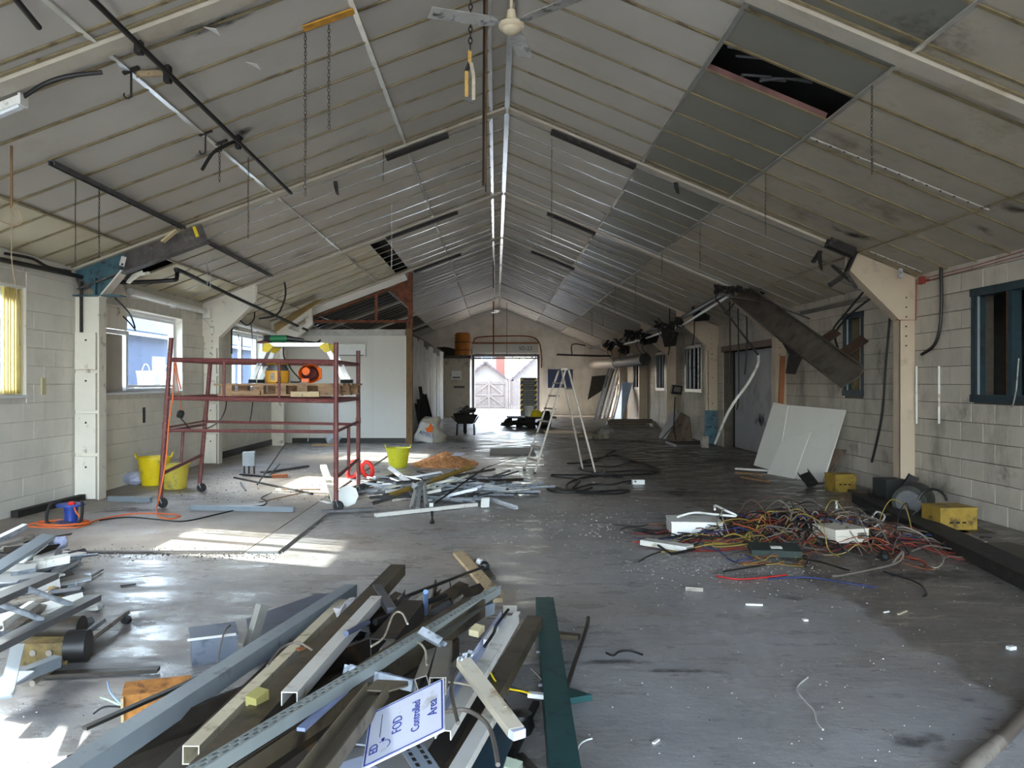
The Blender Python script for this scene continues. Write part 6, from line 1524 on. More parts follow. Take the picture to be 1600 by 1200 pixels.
s.lathe([(0.0,-0.2),(0.1,-0.2),(0.1,-0.17),(0.19,-0.17),(0.2,-0.15),(0.2,0.2),(0.15,0.22),(0,0.22)], 20, Matrix.Translation(c+Vector((0,0,0.2))) @ Matrix.Rotation(-0.7,4,'Z') @ Matrix.Rotation(-1.57,4,'X'), cap=False)
s.build('drum', M('motor_green_grey', (58,60,54), 0.5, 0.3, var=0.2, dirt=(34,32,30), damt=0.4, dscale=6), t, smooth=True)
s = MB(); s.rbox(c+Vector((-0.05,0.05,0.02)), (0.45,0.3,0.04), -0.7); s.build('foot_plate', SOOT, t)
s = MB(); s.lathe([(0.1,-0.215),(0.14,-0.215),(0.14,-0.19),(0.1,-0.19)], 16, Matrix.Translation(c+Vector((0,0,0.2))) @ Matrix.Rotation(-0.7,4,'Z') @ Matrix.Rotation(-1.57,4,'X')); s.build('end_ring', GREYST, t)
s = MB(); s.rbox(Vector((5.1,10.35,0.18)), (0.3,0.3,0.36), 0.1); one('black_bin', s, M('two_tone_bin', (44,46,46), 0.6, var=0.3, scale=3), 'dark open box at the foot of the nearest right column', 'box')
piece('slotted_tray', 'C', (0.12,0.05,0.008), SOOT, Vector((4.95,9.9,0.08)), Vector((5.12,9.8,0.46)), 'slotted black cable tray leaning on the dark box', 'tray', roll=1.2)
piece('fallen_beam', 'C', (0.28,0.12,0.02), SOOT, G(1348,778,0.06), G(1700,945,0.06), 'long black steel channel lying diagonally near the right wall', 'beam', roll=math.pi)
for i, (a, b, w, m, lab) in enumerate((((1425,795),(1520,835),0.45,DARKST,'wide dark sheet lying behind the black channel'), ((1340,765),(1400,785),0.35,DARKST,'dark board lying by the foot of the right column'), ((1540,850),(1620,872),0.5,DARKST,'dark board lying below the slotted yellow box'), ((1380,768),(1430,775),0.12,WHITEM,'pale dirty batten by the right column'), ((1480,822),(1530,848),0.14,ALU,'grey plank end in front of the electric motor'))):
    piece('floor_sheet', 'B', (w,0.03), m, G(a[0],a[1],0.03), G(b[0],b[1],0.03), lab, 'sheet')
for i in range(5):
    A = Vector((4.7+ru(-0.2,0.3), 9.1+ru(0,1.4), 0.06)); B = A + Vector((ru(-0.2,0.4), ru(-0.5,0.5), ru(0,0.12)))
    piece('black_offcut', 'C', (ru(0.05,0.12),ru(0.04,0.08),0.01), SOOT, A, B, 'blackened steel offcut around the electric motor', 'offcut', 'blackened offcuts by the motor', roll=ru(0,6))
# room clutter seen through the blue framed window
for i in range(7):
    A = Vector((6.3+ru(0,1.5), 7.2+ru(0,3), ru(1.0,2.6))); d = Vector((ru(-0.4,0.6), ru(-0.7,0.7), ru(-0.5,0.5)))
    piece('hanging_scrap', 'B', (ru(0.05,0.35),0.03), GREYST if i % 2 else BOARDW, A-d, A+d, 'broken ceiling scrap hanging in the dark room behind the blue framed window', 'scrap', 'scraps in the dark side room')
t = thing('window_catch', W(1588,615,XR-0.05), 'small metal window stay hanging from the blue frame', 'catch')
s = MB(); s.tube([W(1592,560,XR-0.04), W(1588,610,XR-0.05), W(1583,632,XR-0.06), W(1580,636,XR-0.06)], 0.008, 5); s.build('stay', ALU, t)
# ================================================================== TANGLE OF WIRES ON THE RIGHT
hx, hy = 3.15, 8.15
cols = [('red', M('dull_red_wire', (116,40,38), 0.5), 26), ('black', BLACKC, 44), ('grey', M('grey_cable', (104,96,88), 0.6), 46), ('orange', M('orange_wire', (140,74,44), 0.5), 22), ('yellow', M('yellow_wire', (140,120,56), 0.5), 12), ('blue', M('blue_wire', (46,54,96), 0.5), 12), ('white', M('white_wire', (160,152,140), 0.5), 8), ('brown', M('brown_wire', (84,62,52), 0.6), 40)]
for nm, m, n in cols:
    mb = MB()
    ox = {'red': 0.0, 'orange': -0.1, 'blue': -0.35, 'grey': 0.45, 'brown': 0.35, 'yellow': -0.4, 'white': 0.1, 'black': 0}[nm]
    for i in range(n):
        r = rnd()**0.7; a = ru(0,6.283)
        p = Vector((hx+ox+1.0*r*math.cos(a), hy+0.75*r*math.sin(a), 0)); th = ru(0,6.283); k = random.gauss(0,1.1)
        pts = []
        for j in range(int(ru(7,14))):
            rr = math.hypot((p.x-hx)/1.5, (p.y-hy)/1.25)
            hmax = max(0.0, 0.30*(1-rr**1.5))
            pts.append(Vector((p.x, p.y, 0.01+hmax*rnd()+0.01*rnd())))
            th += k*0.35 + random.gauss(0,0.25)
            st = ru(0.10,0.2); p = p + Vector((math.cos(th)*1.2, math.sin(th)*0.9, 0))*st
            if rr > 1.0: th = math.atan2(hy-p.y, hx-p.x) + ru(-0.9,0.9)
        mb.tube(spline(pts, 4), ru(0.0035, 0.008), 4)
    o = mb.build('wire_tangle', m, None, True)
    tag(o, 'tangled heap of stripped electrical wires on the right, the %s strands' % nm, 'wires', 'strands of the wire heap', 'stuff')
for nm, m, n in (('grey', MATS['grey_cable'], 12), ('brown', MATS['brown_wire'], 10), ('yellow', MATS['yellow_wire'], 6), ('black', BLACKC, 8)):
    mb = MB()
    for i in range(n):
        a = ru(0,6.283); c = Vector((hx+0.95*rnd()*math.cos(a), hy+0.7*rnd()*math.sin(a), 0.08)); th = ru(0,3.14); R_ = ru(0.12,0.4); hh = ru(0.12,0.34)
        u_ = Vector((math.cos(th), math.sin(th)*0.8, 0))
        mb.tube(spline([c-u_*R_*1.5+Vector((0,0,-0.04)), c-u_*R_, c-u_*R_*0.5+Vector((ru(-.05,.05),0,hh*0.8)), c+u_*R_*0.3+Vector((0,ru(-.1,.1),hh)), c+u_*R_+Vector((0,0,hh*0.4)), c+u_*R_*1.4+Vector((ru(-.1,.1),0,-0.03))], 5), ru(0.004,0.007), 4)
    tag(mb.build('wire_loops', m, None, True), 'springy %s wire loops arching over the wire heap' % nm, 'wires', 'strands of the wire heap', 'stuff')
def wbox(px, py, sx, sy, sz, rz, label, mat=WHITEP, z=0.02, cat='box', lid=True):
    c = G(px, py, z) + Vector((0, sy/2, 0)); t = thing('cable_box', c, label, cat)
    s = MB(); s.rbox(c+Vector((0,0,sz/2)), (sx,sy,sz), rz); s.build('body', mat, t)
    if lid:
        s = MB(); s.rbox(c+Vector((0,0,sz)), (sx*1.02,sy*1.02,0.012), rz); s.build('lid', mat, t)
        mm = Matrix.Rotation(rz,3,'Z'); s = MB(); s.rbox(c+mm@Vector((sx*0.3,-sy/2-0.002,sz*0.5)), (sx*0.28,0.004,sz*0.5), rz); s.build('label_plate', ALU, t)
wbox(1092, 838, 0.52, 0.42, 0.14, -0.08, 'large white distribution box at the left end of the wire heap')
wbox(1325, 848, 0.36, 0.34, 0.12, 0.25, 'white metal box half buried on top of the wire heap', z=0.1, mat=M('cream_box', (206,198,184), 0.5, var=0.05))
piece('white_trunk_lid', 'C', (0.14,0.05,0.008), WHITEM, G(1006,846,0.05), G(1078,857,0.05), 'white trunking lid lying at the front left of the wire heap', 'trunking', roll=math.pi)
piece('black_flex_pole', 'T', (0.012,), BLACK, G(1027,851,0.05), G(1049,866,0.03), 'bent black rod at the front of the wire heap, left arm', 'rod')
piece('black_flex_pole', 'T', (0.014,), BLACK, G(1049,866,0.03), G(1085,858,0.04), 'bent black rod at the front of the wire heap, right arm', 'rod')
wire('white_cable', [G(1058,808,0.2), G(1085,801,0.26), G(1120,804,0.26), G(1150,806,0.25), G(1135,798,0.3), G(1118,790,0.32), G(1117,796,0.3)], 0.012, WHITEP, 'white flat cable curling over the large white box', 'cable')
wire('white_cable', [G(1360,826,0.14), G(1375,818,0.18), G(1382,806,0.2), G(1370,800,0.2), G(1358,812,0.16), G(1345,805,0.18)], 0.01, WHITEP, 'white cable loop at the back right of the wire heap', 'cable')
wire('grey_cable', [G(1300,900,0.02), G(1320,898,0.02), G(1400,880,0.04), G(1410,862,0.12), G(1390,885,0.02)], 0.01, MATS['grey_cable'], 'thick grey cable at the front right of the wire heap', 'cable')
for i, (p, m, lab) in enumerate(((((960,820),(1000,822),(1020,818),(1060,825)), BLACKC, 'black wire trailing left from the wire heap, upper'), (((968,828),(985,824),(1030,830),(1070,840)), BLACKC, 'black wire trailing left from the wire heap, middle'), (((998,878),(1015,868),(1040,860),(1090,850)), BLACKC, 'black wire trailing left from the wire heap, lower'), (((1130,893),(1180,885),(1215,880),(1260,886)), BLACKC, 'black cable trailing in front of the wire heap'), (((990,846),(1020,852),(1060,858)), REDC, 'bundle of red wire at the left front of the wire heap'), (((1200,905),(1260,902),(1330,912),(1370,918)), MATS['blue_wire'], 'pale blue wire trailing toward the right corner'), (((1380,893),(1420,905),(1440,915),(1448,928),(1442,932)), BLACKC, 'dark cable end curling to the right of the wire heap'), (((1120,900),(1160,905),(1230,898)), REDC, 'red wire trailing in front of the wire heap'))):
    wire('loose_wire', [G(a,b,0.015) for a, b in p], 0.007, m, lab, 'wire')
t = thing('pendant_shade', G(1178,808,0.1), 'grey translucent lamp shade at the back of the wire heap', 'shade')
c = G(1178,812,0.12)
s = MB(); s.lathe([(0.10,0),(0.08,0.06),(0.04,0.09),(0,0.1)], 14, Matrix.Translation(c), cap=False); s.build('dome', M('grey_dome', (150,150,150), 0.3), t, smooth=True)
t = thing('green_case', G(1220,875,0.02), 'dark green plastic case at the front of the wire heap', 'case')
c = G(1215,876,0.02); s = MB(); s.rbox(c+Vector((0.05,0.22,0.05)), (0.44,0.22,0.06), -0.15, 0.15); s.build('body', M('dark_green_plastic', (42,52,48), 0.5), t)
s = MB(); s.rbox(c+Vector((0.05,0.18,0.083)), (0.10,0.05,0.006), -0.15, 0.15); s.build('label_plate', WHITEM, t)
s = MB(); c = G(1382,868,0.08); s.blob(c, 0.05, 8, 5, 0.2); one('black_adaptor', s, BLACK, 'dark glossy adaptor on top of the wire heap', 'adaptor')
s = MB(); s.rbox(G(1380,812,0.14), (0.16,0.05,0.12), 0.4, 0.3); one('black_adaptor', s, BLACK, 'black screen shaped plastic piece at the back of the wire heap', 'plastic piece')
s = MB(); s.lathe([(0.016,0),(0.016,0.1),(0,0.1)], 8, Matrix.Translation(G(1307,795,0.1))); one('white_peg', s, WHITEP, 'upright white peg at the back of the wire heap', 'peg')
# small bits on the floor
for i, (px, py, w, d, h, m, lab, cat) in enumerate((
 (1085,923,0.13,0.04,0.03,ALU,'pale connector block on the floor in front of the wire heap','connector'),
 (1178,946,0.12,0.02,0.012,WHITEP,'curled white cable offcut on the floor in front of the wire heap','offcut'),
 (1258,970,0.03,0.03,0.012,WHITEP,'small white chip on the open floor','chip'), (1580,1015,0.05,0.03,0.02,WHITEP,'pale chip near the right edge of the floor','chip'),
 (1385,957,0.05,0.012,0.008,WHITEP,'thin white sliver on the dark screed edge','sliver'), (1410,958,0.13,0.014,0.008,M('cream_sliver',(190,180,150),0.6),'long cream sliver on the dark screed','sliver'),
 (1025,1160,0.05,0.012,0.008,WHITEP,'white cable sliver on the open floor right of the green beam','sliver'))):
    s = MB(); s.rbox(G(px,py)+Vector((0,0,h/2+0.001)), (w,d,h), -0.3+0.2*i); one('floor_scrap', s, m, lab, cat)
wire('floor_wire', [G(895,1192,0.01), G(905,1165,0.015), G(915,1157,0.01), G(925,1154,0.01)], 0.004, WHITEP, 'thin white wire curling beside the green beam', 'wire')
wire('floor_wire', [G(947,1020,0.008), G(958,1024,0.008), G(968,1018,0.01), G(985,1017,0.01), G(1004,1023,0.008)], 0.006, BLACKC, 'thin bent black wire on the open floor', 'wire')
wire('floor_wire', [G(1262,1058,0.004), G(1245,1075,0.006), G(1258,1095,0.004), G(1272,1110,0.006), G(1277,1128,0.004), G(1286,1140,0.004)], 0.005, M('dusty_string', (170,166,160), 0.8), 'pale string lying on the open floor', 'string')
mb = MB(); CH_ = [G(1680,1040,0.03), G(1560,1160,0.03), G(1530,1185,0.03), G(1500,1215,0.03)]
mb.tube(CH_[:2], 0.032, 14); o = one('steel_tube', mb, M('brushed_tube', (122,112,104), 0.35, 0.6, var=0.1), 'brushed steel tube lying in the bottom right corner', 'tube', smooth=True)
mb = MB(); mb.tube(CH_[1:], 0.034, 14); mb.build('joint_sleeve', ALU, o, smooth=True)
# scattered crumbs: nobody could count them
mb = MB(); mbd = MB()
def crumb(mb, x, y, r, h):
    a = ru(0,6.283); p = [Vector((x+r*math.cos(a+q)*ru(0.6,1.2), y+r*math.sin(a+q)*ru(0.6,1.2), 0.001)) for q in (0,2.1,4.2)]
    zz = 0.019 if (x < -2.36 and 7.55 < y < 17.5) else 0.0
    for v in p: v.z += zz
    mb.add([*p, (p[0]+p[1]+p[2])/3+Vector((0,0,h))], [(0,1,3),(1,2,3),(2,0,3),(2,1,0)])
for i in range(2600):
    y = 2.9 + 14*rnd()**1.6; x = ru(-5.2, 5.2); crumb(mb if rnd() < 0.6 else mbd, x, y, ru(0.002,0.0055)*(1+y*0.07), ru(0.002,0.005))
for i in range(380):
    x, y = random.gauss(2.25,0.55), random.gauss(6.9,0.35); crumb(mb, x, y, ru(0.003,0.009), 0.004)
for i in range(220):
    x, y = random.gauss(1.4,0.8), random.gauss(8.8,0.6); crumb(mb, x, y, ru(0.004,0.012), 0.006)
for i in range(600):
    x, y = ru(-5.2,-2.0), random.gauss(7.45,0.11); crumb(mb if i % 3 == 0 else mbd, x, y, ru(0.005,0.016), ru(0.004,0.009))
for i in range(700):
    x, y = ru(-4.8,-2.0), ru(10.5,14.5); crumb(mb if i % 3 else mbd, x, y, ru(0.006,0.02), ru(0.004,0.012))
tag(mb.build('plaster_crumbs', M('plaster_crumb', (206,202,190), 0.8)), 'scattered pale plaster crumbs over the floor', 'crumbs', kind='stuff')
tag(mbd.build('dark_crumbs', M('dark_crumb', (52,46,42), 0.8)), 'scattered dark crumbs over the floor', 'crumbs', kind='stuff')
for px, py, su, sv, m in ((1360,1090,0.12,0.08,ST_OIL), (1545,1125,0.12,0.09,ST_OIL), (1510,1095,0.16,0.1,ST_OIL), (1440,1160,0.5,0.25,ST_OIL), (1230,935,0.4,0.2,ST_OIL), (700,828,0.6,0.3,ST_RUSTF), (200,800,1.6,0.7,ST_RUSTF), (280,780,2.0,0.8,ST_DUST), (330,835,1.6,0.5,ST_DUST), (560,870,1.4,1.2,ST_DUST), (240,960,0.9,1.2,ST_DUST), (1040,880,1.2,0.5,ST_DUST), (1000,690,2.6,2.5,ST_OIL), (1120,720,2.6,2.2,ST_OIL), (950,1035,1.2,0.15,ST_OIL), (1060,1050,1.0,0.12,ST_OIL), (1060,770,2.2,1.0,ST_OIL), (820,700,2.2,3.0,ST_OIL), (1450,900,2,0.8,ST_OIL)):
    c = G(px, py); stain(floor_o, c+Vector((0,0,0.004 if c.x > -2.3 or c.y < 7.5 else 0.0225)), XV, YV, su, sv, m)

# ================================================================== FOREGROUND HEAP
H1 = 'scrap in the foreground heap'
def hp(name, kind, size, mat, x1,y1,z1, x2,y2,z2, label, cat, roll=0.0, group=None):
    return piece(name, kind, size, mat, G(x1,y1,z1), G(x2,y2,z2), label, cat, group, roll)
PI = math.pi
hp('grey_channel','C',(.085,.075,.006),BLUEGREY, 95,1222,.36, 548,922,.26, 'long blue grey steel channel along the left of the foreground heap','channel',PI)
hp('olive_channel','C',(.10,.07,.006),OLIVE, 318,1215,.40, 622,890,.34, 'long olive brown channel with its far end raised, foreground heap','channel',PI)
hp('cream_batten','H',(.055,.06,.004),M('cream_batten', (206,196,170), 0.4, var=0.06, dirt=(150,134,100), damt=0.3, dscale=8), 298,1180,.40, 535,944,.26, 'long cream light fitting batten with a square open end','batten')
hp('white_batten','C',(.06,.05,.004),WHITEM, 452,1092,.46, 588,938,.38, 'white channel batten beside the olive channel in the foreground heap','batten',PI)
hp('dark_channel','C',(.11,.08,.006),DARKST, 262,1230,.30, 470,1012,.26, 'dark brown channel under the cream batten','channel',PI)
hp('dark_channel','C',(.12,.09,.006),OLIVE, 345,1218,.40, 742,948,.40, 'broad olive channel running under the perforated angle','channel',PI)
hp('dark_channel','C',(.12,.09,.006),DARKST, 400,1225,.34, 700,1010,.30, 'broad dark channel at the bottom of the foreground heap','channel',PI)
hp('lilac_strip','B',(.03,.012),M('lilac_strip', (140,150,182), 0.4), 470,1140,.45, 560,1060,.45, 'thin bluish strip lying on the dark channels','strip')
# perforated angle with real slots
A, B = G(296,1205,.52), G(776,917,.44)
t = thing('perforated_angle', (A+B)/2, 'long grey perforated steel angle crossing the top of the foreground heap', 'angle')
d = (B-A).normalized(); up = Vector((0,0,1)); x = d.cross(up).normalized(); yv = x.cross(d).normalized()
PG = M('perforated_paint', (150,156,152), 0.45, 0.2, var=0.1)
L_ = (B-A).length; w = 0.046
for off in (-w/2+0.005, 0, w/2-0.005):
    s = MB(); s.bar(A+x*off, B+x*off, 0.009, 0.003, up=yv); s.build('flange_strip', PG, t)
n = 52
for i in range(n+1):
    p = A + d*(L_*i/n)
    for o_, sh in ((-0.0105, 0.0), (0.0105, 0.5)):
        q = p + d*(sh*L_/n) + x*o_
        s = MB(); s.obox(q, d*(L_/n*0.20), x*0.006, yv*0.0015); s.build('web', PG, t)
s = MB(); s.bar(A-x*w/2-yv*0.03, B-x*w/2-yv*0.03, 0.003, 0.06, up=yv); s.build('side_flange', PG, t)
s = MB(); s.bar(A+x*w/2-yv*0.02, B+x*w/2-yv*0.02, 0.003, 0.04, up=yv); s.build('side_flange', PG, t)
s = MB(); s.bar(A-yv*0.05, B-yv*0.045, 0.04, 0.004, up=yv); s.build('bottom_web', DARKST, t)
# flanged dark chute-like angle
t = thing('flared_channel', G(560,1120,.4), 'olive grey channel with a flared upper end pointing at the sign', 'channel')
s = MB(); a, b = G(478,1225,.50), G(590,1078,.48)
s.sec(a, b, Cp(.085,.05,.005)); s.build('channel', M('olive_grey_steel', (116,106,88), 0.5, 0.2, var=0.15, dirt=(76,68,56), damt=0.3, dscale=8), t)
s = MB(); e = (b-a).normalized(); xx = e.cross(Vector((0,0,1))).normalized(); s.plate([b-xx*0.045-e*0.01, b+xx*0.045-e*0.01, b+xx*0.10+e*0.06, b+xx*0.09+e*0.10, b-xx*0.03+e*0.10], 0.006); s.build('flared_end', MATS['olive_grey_steel'], t)
hp('strut_channel','C',(.042,.042,.003),GALV, 541,1046,.44, 648,1072,.42, 'galvanised strut channel lying crosswise in the foreground heap','channel',0.3)
hp('strut_channel','C',(.042,.042,.003),GALV, 546,1052,.40, 610,1064,.40, 'second galvanised strut channel just below the first','channel',1.0)
hp('strut_bracket','C',(.045,.035,.003),GALV, 660,988,.50, 692,1006,.48, 'short galvanised bracket with bolts near the middle of the foreground heap','bracket',0.8)
hp('square_tube','H',(.062,.062,.004),M('dull_tube', (132,126,114), 0.4, 0.3, var=0.1), 684,1072,.50, 696,1012,.42, 'short square tube with its open end toward the camera','tube')
hp('square_tube','H',(.05,.05,.004),M('dull_tube', (132,126,114), 0.4, 0.3), 660,1068,.45, 676,1022,.40, 'short twisted tube left of the square tube','tube',0.3)
hp('grey_stub','B',(.05,.04),GREYST, 589,918,.38, 612,955,.38, 'short grey steel stub at the back of the foreground heap','stub')
hp('blue_stub','T',(.014,),M('blue_tube', (112,138,178), 0.35), 665,958,.30, 665,925,.50, 'short upright blue tube at the back of the foreground heap','tube')
hp('black_pole','T',(.011,),BLACK, 634,932,.34, 755,886,.12, 'black pole with a knob end reaching out of the heap','pole')
s = MB(); c = G(757,884,.12); s.blob(c, 0.04, 10, 6, 0.12); one('pole_knob', s, BLACK, 'black knob at the tip of the black pole', 'knob')
s = MB(); c = G(750,878,.05); s.blob(c, (0.04,0.05,0.03), 8, 5, 0.25); one('white_wad', s, PAPER, 'crumpled white wad beside the black knob', 'paper')
hp('dark_hose','T',(.016,),BLACKC, 586,972,.40, 696,930,.36, 'dark hose crossing the back of the foreground heap','hose')
hp('dark_beam','C',(.12,.10,.006),DARKST, 598,1015,.36, 646,952,.36, 'thick dark box section in the back of the foreground heap','section',PI)
hp('round_pipe','T',(.013,),M('blued_pipe', (96,104,128), 0.35, 0.5), 541,990,.46, 575,972,.44, 'pipe with an open round end in the foreground heap','pipe')
hp('pale_plank','B',(.10,.03),WOOD, 716,864,.02, 782,938,.10, 'pale timber plank lying behind the foreground heap','plank')
hp('dark_slab','B',(.10,.02),DARKST, 748,878,.01, 765,905,.01, 'dark flat offcut beside the pale plank','offcut')
hp('grey_bracket','B',(.10,.06),BLUEGREY, 738,956,.36, 762,948,.36, 'blue grey folded bracket near the end of the perforated angle','bracket')
hp('louvre_vent','B',(.09,.05),ALU, 797,952,.12, 795,925,.10, 'small grey louvred vent behind the foreground heap','vent')
hp('olive_sheet','B',(.16,.006),M('olive_slat', (92,92,82), 0.4, 0.2, var=0.2), 662,1000,.44, 735,946,.42, 'broad thin olive sheet under the perforated angle','sheet')
# dark blue sheet on the floor
s = MB(); s.plate([G(385,968,.02), G(492,930,.02), G(545,925,.02), G(470,1010,.02), G(395,1040,.02)], 0.012); one('floor_sheet', s, M('slate_sheet', (82,88,104), 0.5, 0.1, var=0.1, dirt=(60,62,70), damt=0.3, dscale=4), 'slate blue sheet lying on the floor behind the long grey channel', 'sheet')
# metal enclosure
c = G(325,1040,0.0)
t = thing('switch_enclosure', c, 'blue grey metal switch enclosure lying on the floor left of the heap', 'enclosure')
EN = M('enclosure_paint', (122,128,138), 0.4, 0.1, var=0.08, dirt=(82,88,100), damt=0.3, dscale=9)
a = -0.28; m_ = Matrix.Rotation(0.42,3,'Z')
s = MB(); s.rbox(c+Vector((-0.01,0.12,0.08)), (0.25,0.17,0.15), 0.42, 0.12); s.build('case', EN, t)
s = MB(); s.rbox(c+Vector((-0.01,0.118,0.158)), (0.262,0.182,0.008), 0.42, 0.12); s.build('cover', EN, t)
s = MB(); s.rbox(c+Vector((0.015,0.02,0.155)), (0.262,0.006,0.014), 0.42, 0.12); s.build('worn_edge', WHITEM, t)
for dx in (0.05, 0.10):
    s = MB(); s.rbox(c+m_@Vector((dx,0.06,0.0))+Vector((-0.01,0.12,0.165)), (0.012,0.012,0.006), 0.42); s.build('screw', SOOT, t)
s = MB(); s.bar(c+Vector((0.16,0.22,0.0)), c+Vector((0.22,0.30,0.26)), 0.05, 0.06); one('torn_flange', s, M('grey_torn', (128,124,116), 0.6, var=0.2), 'torn grey metal flange between the enclosure and the slate sheet', 'flange')
wire('grey_wire', [G(362,975,.16), G(352,985,.18), G(344,1010,.12), G(341,1035,.05), G(344,1042,.02)], 0.005, MATS['grey_cable'], 'grey wire arching beside the switch enclosure', 'wire')
# rusty box
c = G(232,1128,0.0)
t = thing('rusty_box', c, 'rusty orange electrical box lying under the black strip', 'box')
s = MB(); s.rbox(c+Vector((0.0,0.1,0.075)), (0.30,0.13,0.13), 0.32, 0.15); s.build('case', RUSTB, t)
s = MB(); s.rbox(c+Vector((-0.13,0.03,0.075)), (0.012,0.13,0.12), 0.32, 0.15); s.build('end_plate', M('pale_rust', (190,166,128), 0.7, var=0.2, scale=30), t)
for q in (-0.05, 0.04):
    s = MB(); s.rbox(c+Vector((q,0.05+0.3*q,0.085)), (0.05,0.01,0.05), 0.32, 0.15); s.build('opening', BLACK, t)
for i in range(3):
    wire('box_wire', [c+Vector((-0.14,0.05,0.05)), c+Vector((-0.22,0.03+0.03*i,0.06+0.02*i)), c+Vector((-0.27,0.02+0.07*i,0.03+0.05*i))], 0.005, (BLACKC, M('pale_green_wire',(190,206,180),0.5), M('pale_blue_wire',(160,186,220),0.5))[i], ('black', 'pale green', 'pale blue')[i] + ' wire end sticking out of the rusty box', 'wire')
hp('black_strip','B',(.03,.014),BLACK, 132,1138,.14, 322,1054,.14, 'long black strip lying over the rusty box','strip')
hp('brown_strip','B',(.03,.008),RUST, 465,1015,.40, 520,1000,.40, 'thin rusty strap across the olive channel','strap')
# the FOD sign
cs = [G(579,1115,.46), G(694,1061,.58), G(695,1141,.54), G(566,1203,.42)]
u = ((cs[0]-cs[3]) + (cs[1]-cs[2])).normalized(); v = ((cs[3]-cs[2]) + (cs[0]-cs[1])); v = (v - u*u.dot(v)).normalized(); nrm = u.cross(v)
ctr = sum(cs, Vector())/4; wu = ((cs[0]-cs[3]).length+(cs[1]-cs[2]).length)/2; hv = ((cs[1]-cs[0]).length+(cs[2]-cs[3]).length)/2; ks = hv/0.315; ku = wu/0.235
t = thing('warning_sign', ctr, 'white sign with blue lettering lying sideways on the foreground heap', 'sign')
s = MB(); s.obox(ctr, u*wu/2, v*hv/2, nrm*0.003); s.build('board', SIGNW, t)
for p, q in (((-1,1),(1,1)), ((-1,-1),(1,-1)), ((-1,-1),(-1,1)), ((1,-1),(1,1))):
    a_ = ctr+u*wu*0.47*p[0]+v*hv*0.475*p[1]+nrm*0.0035; b_ = ctr+u*wu*0.47*q[0]+v*hv*0.475*q[1]+nrm*0.0035
    s = MB(); s.bar(a_, b_, 0.005, 0.001, up=nrm); s.build('border', SIGNB, t)
k_ = min(ks, ku)
lettering('FOD', 0.055*k_, SIGNB, t, ctr+nrm*0.004+v*0.03*ks, u, v)
lettering('Controlled', 0.047*k_, SIGNB, t, ctr+nrm*0.004-v*0.045*ks, u, v)
lettering('Area', 0.055*k_, SIGNB, t, ctr+nrm*0.004-v*0.112*ks, u, v)
lettering('ED', 0.048*k_, SIGNB, t, ctr+nrm*0.004+v*0.118*ks-u*0.06*ku, u, v)
for i in range(12):
    a = -2.3+i*0.24; p = ctr+nrm*0.004+v*0.085*ks-u*0.062*ku+(u*math.cos(a)+v*math.sin(a))*0.03*k_
    s = MB(); s.obox(p, u*0.0018, v*0.0018, nrm*0.0005); s.build('logo_dot', SIGNB, t)
for i in range(5):
    a = -0.6+i*0.3; p = ctr+nrm*0.004+v*0.085*ks-u*0.045*ku; s = MB(); s.bar(p, p+(u*math.cos(a)-v*math.sin(a)*0.5)*0.02, 0.003, 0.0008, up=nrm); s.build('logo_ray', SIGNB, t)
s = MB(); p = ctr+nrm*0.004+v*0.10*ks+u*0.03*ku; s.obox(p, u*0.05*ku, v*0.0012, nrm*0.0004); s.build('small_print_line', GREYST, t)
# fittings right of the sign
FIT = M('yellowed_fitting', (190,180,160), 0.45, var=0.1, dirt=(140,120,92), damt=0.4, dscale=8)
t = thing('light_fitting', G(760,1090,.4), 'broken white tube light fitting slanting down right of the sign', 'light fitting')
a_, b_ = G(724,1034,.52), G(806,1143,.42)
s = MB(); s.sec(a_, b_, Cp(.058,.03,.003), roll=PI); s.build('spine', FIT, t)
dd = (b_-a_).normalized(); xx = dd.cross(Vector((0,0,1))).normalized()
s = MB(); s.bar(a_+dd*0.1-xx*0.03-Vector((0,0,0.012)), b_-xx*0.03-Vector((0,0,0.012)), 0.012, 0.03); s.build('side_lip', M('lilac_white', (200,206,226), 0.35), t)
s = MB(); s.rbox(b_+dd*0.01, (0.05,0.03,0.03), 0.6); s.build('end_cap', MATS['lilac_white'], t)
for i in range(6):
    p = a_+dd*ru(0,0.05)+Vector((ru(-0.03,0.03),ru(-0.02,0.02),0.02+ru(0,0.02))); s = MB(); s.rbox(p, (0.02,0.006,0.012), ru(0,3), ru(0,1)); s.build('terminal', GALV, t)
t = thing('light_fitting', G(770,1000,.4), 'open white tube light fitting with lilac tray lying along the right of the heap', 'light fitting')
a_, b_ = G(692,1120,.36), G(795,962,.40)
s = MB(); s.sec(a_, b_, Cp(.085,.04,.003)); s.build('tray', MATS['lilac_white'], t)
s = MB(); s.bar(a_+Vector((0.045,0,0.02)), b_+Vector((0.045,0,0.02)), 0.03, 0.006); s.build('lip', WHITEM, t)
s = MB(); s.tube(spline([a_+(b_-a_)*0.55+Vector((0,0,0.03)), a_+(b_-a_)*0.65+Vector((0.015,0,0.05)), a_+(b_-a_)*0.8+Vector((-0.01,0,0.03)), a_+(b_-a_)*0.95+Vector((0.01,0,0.05))],5), 0.008, 6); s.build('wiring', BLACKC, t)
s = MB(); s.bar(a_+(b_-a_)*0.62+Vector((-0.01,0,0.02)), a_+(b_-a_)*0.78+Vector((-0.01,0,0.02)), 0.03, 0.025); s.build('ballast', WHITEP, t)
hp('white_batten','C',(.06,.035,.004),WHITEM, 692,1148,.36, 802,968,.40, 'white batten lying beside the open light fitting','batten',PI)
hp('white_batten','C',(.055,.035,.004),WHITEM, 706,1222,.30, 772,1108,.30, 'white batten at the bottom right of the heap near the green beam','batten',PI)
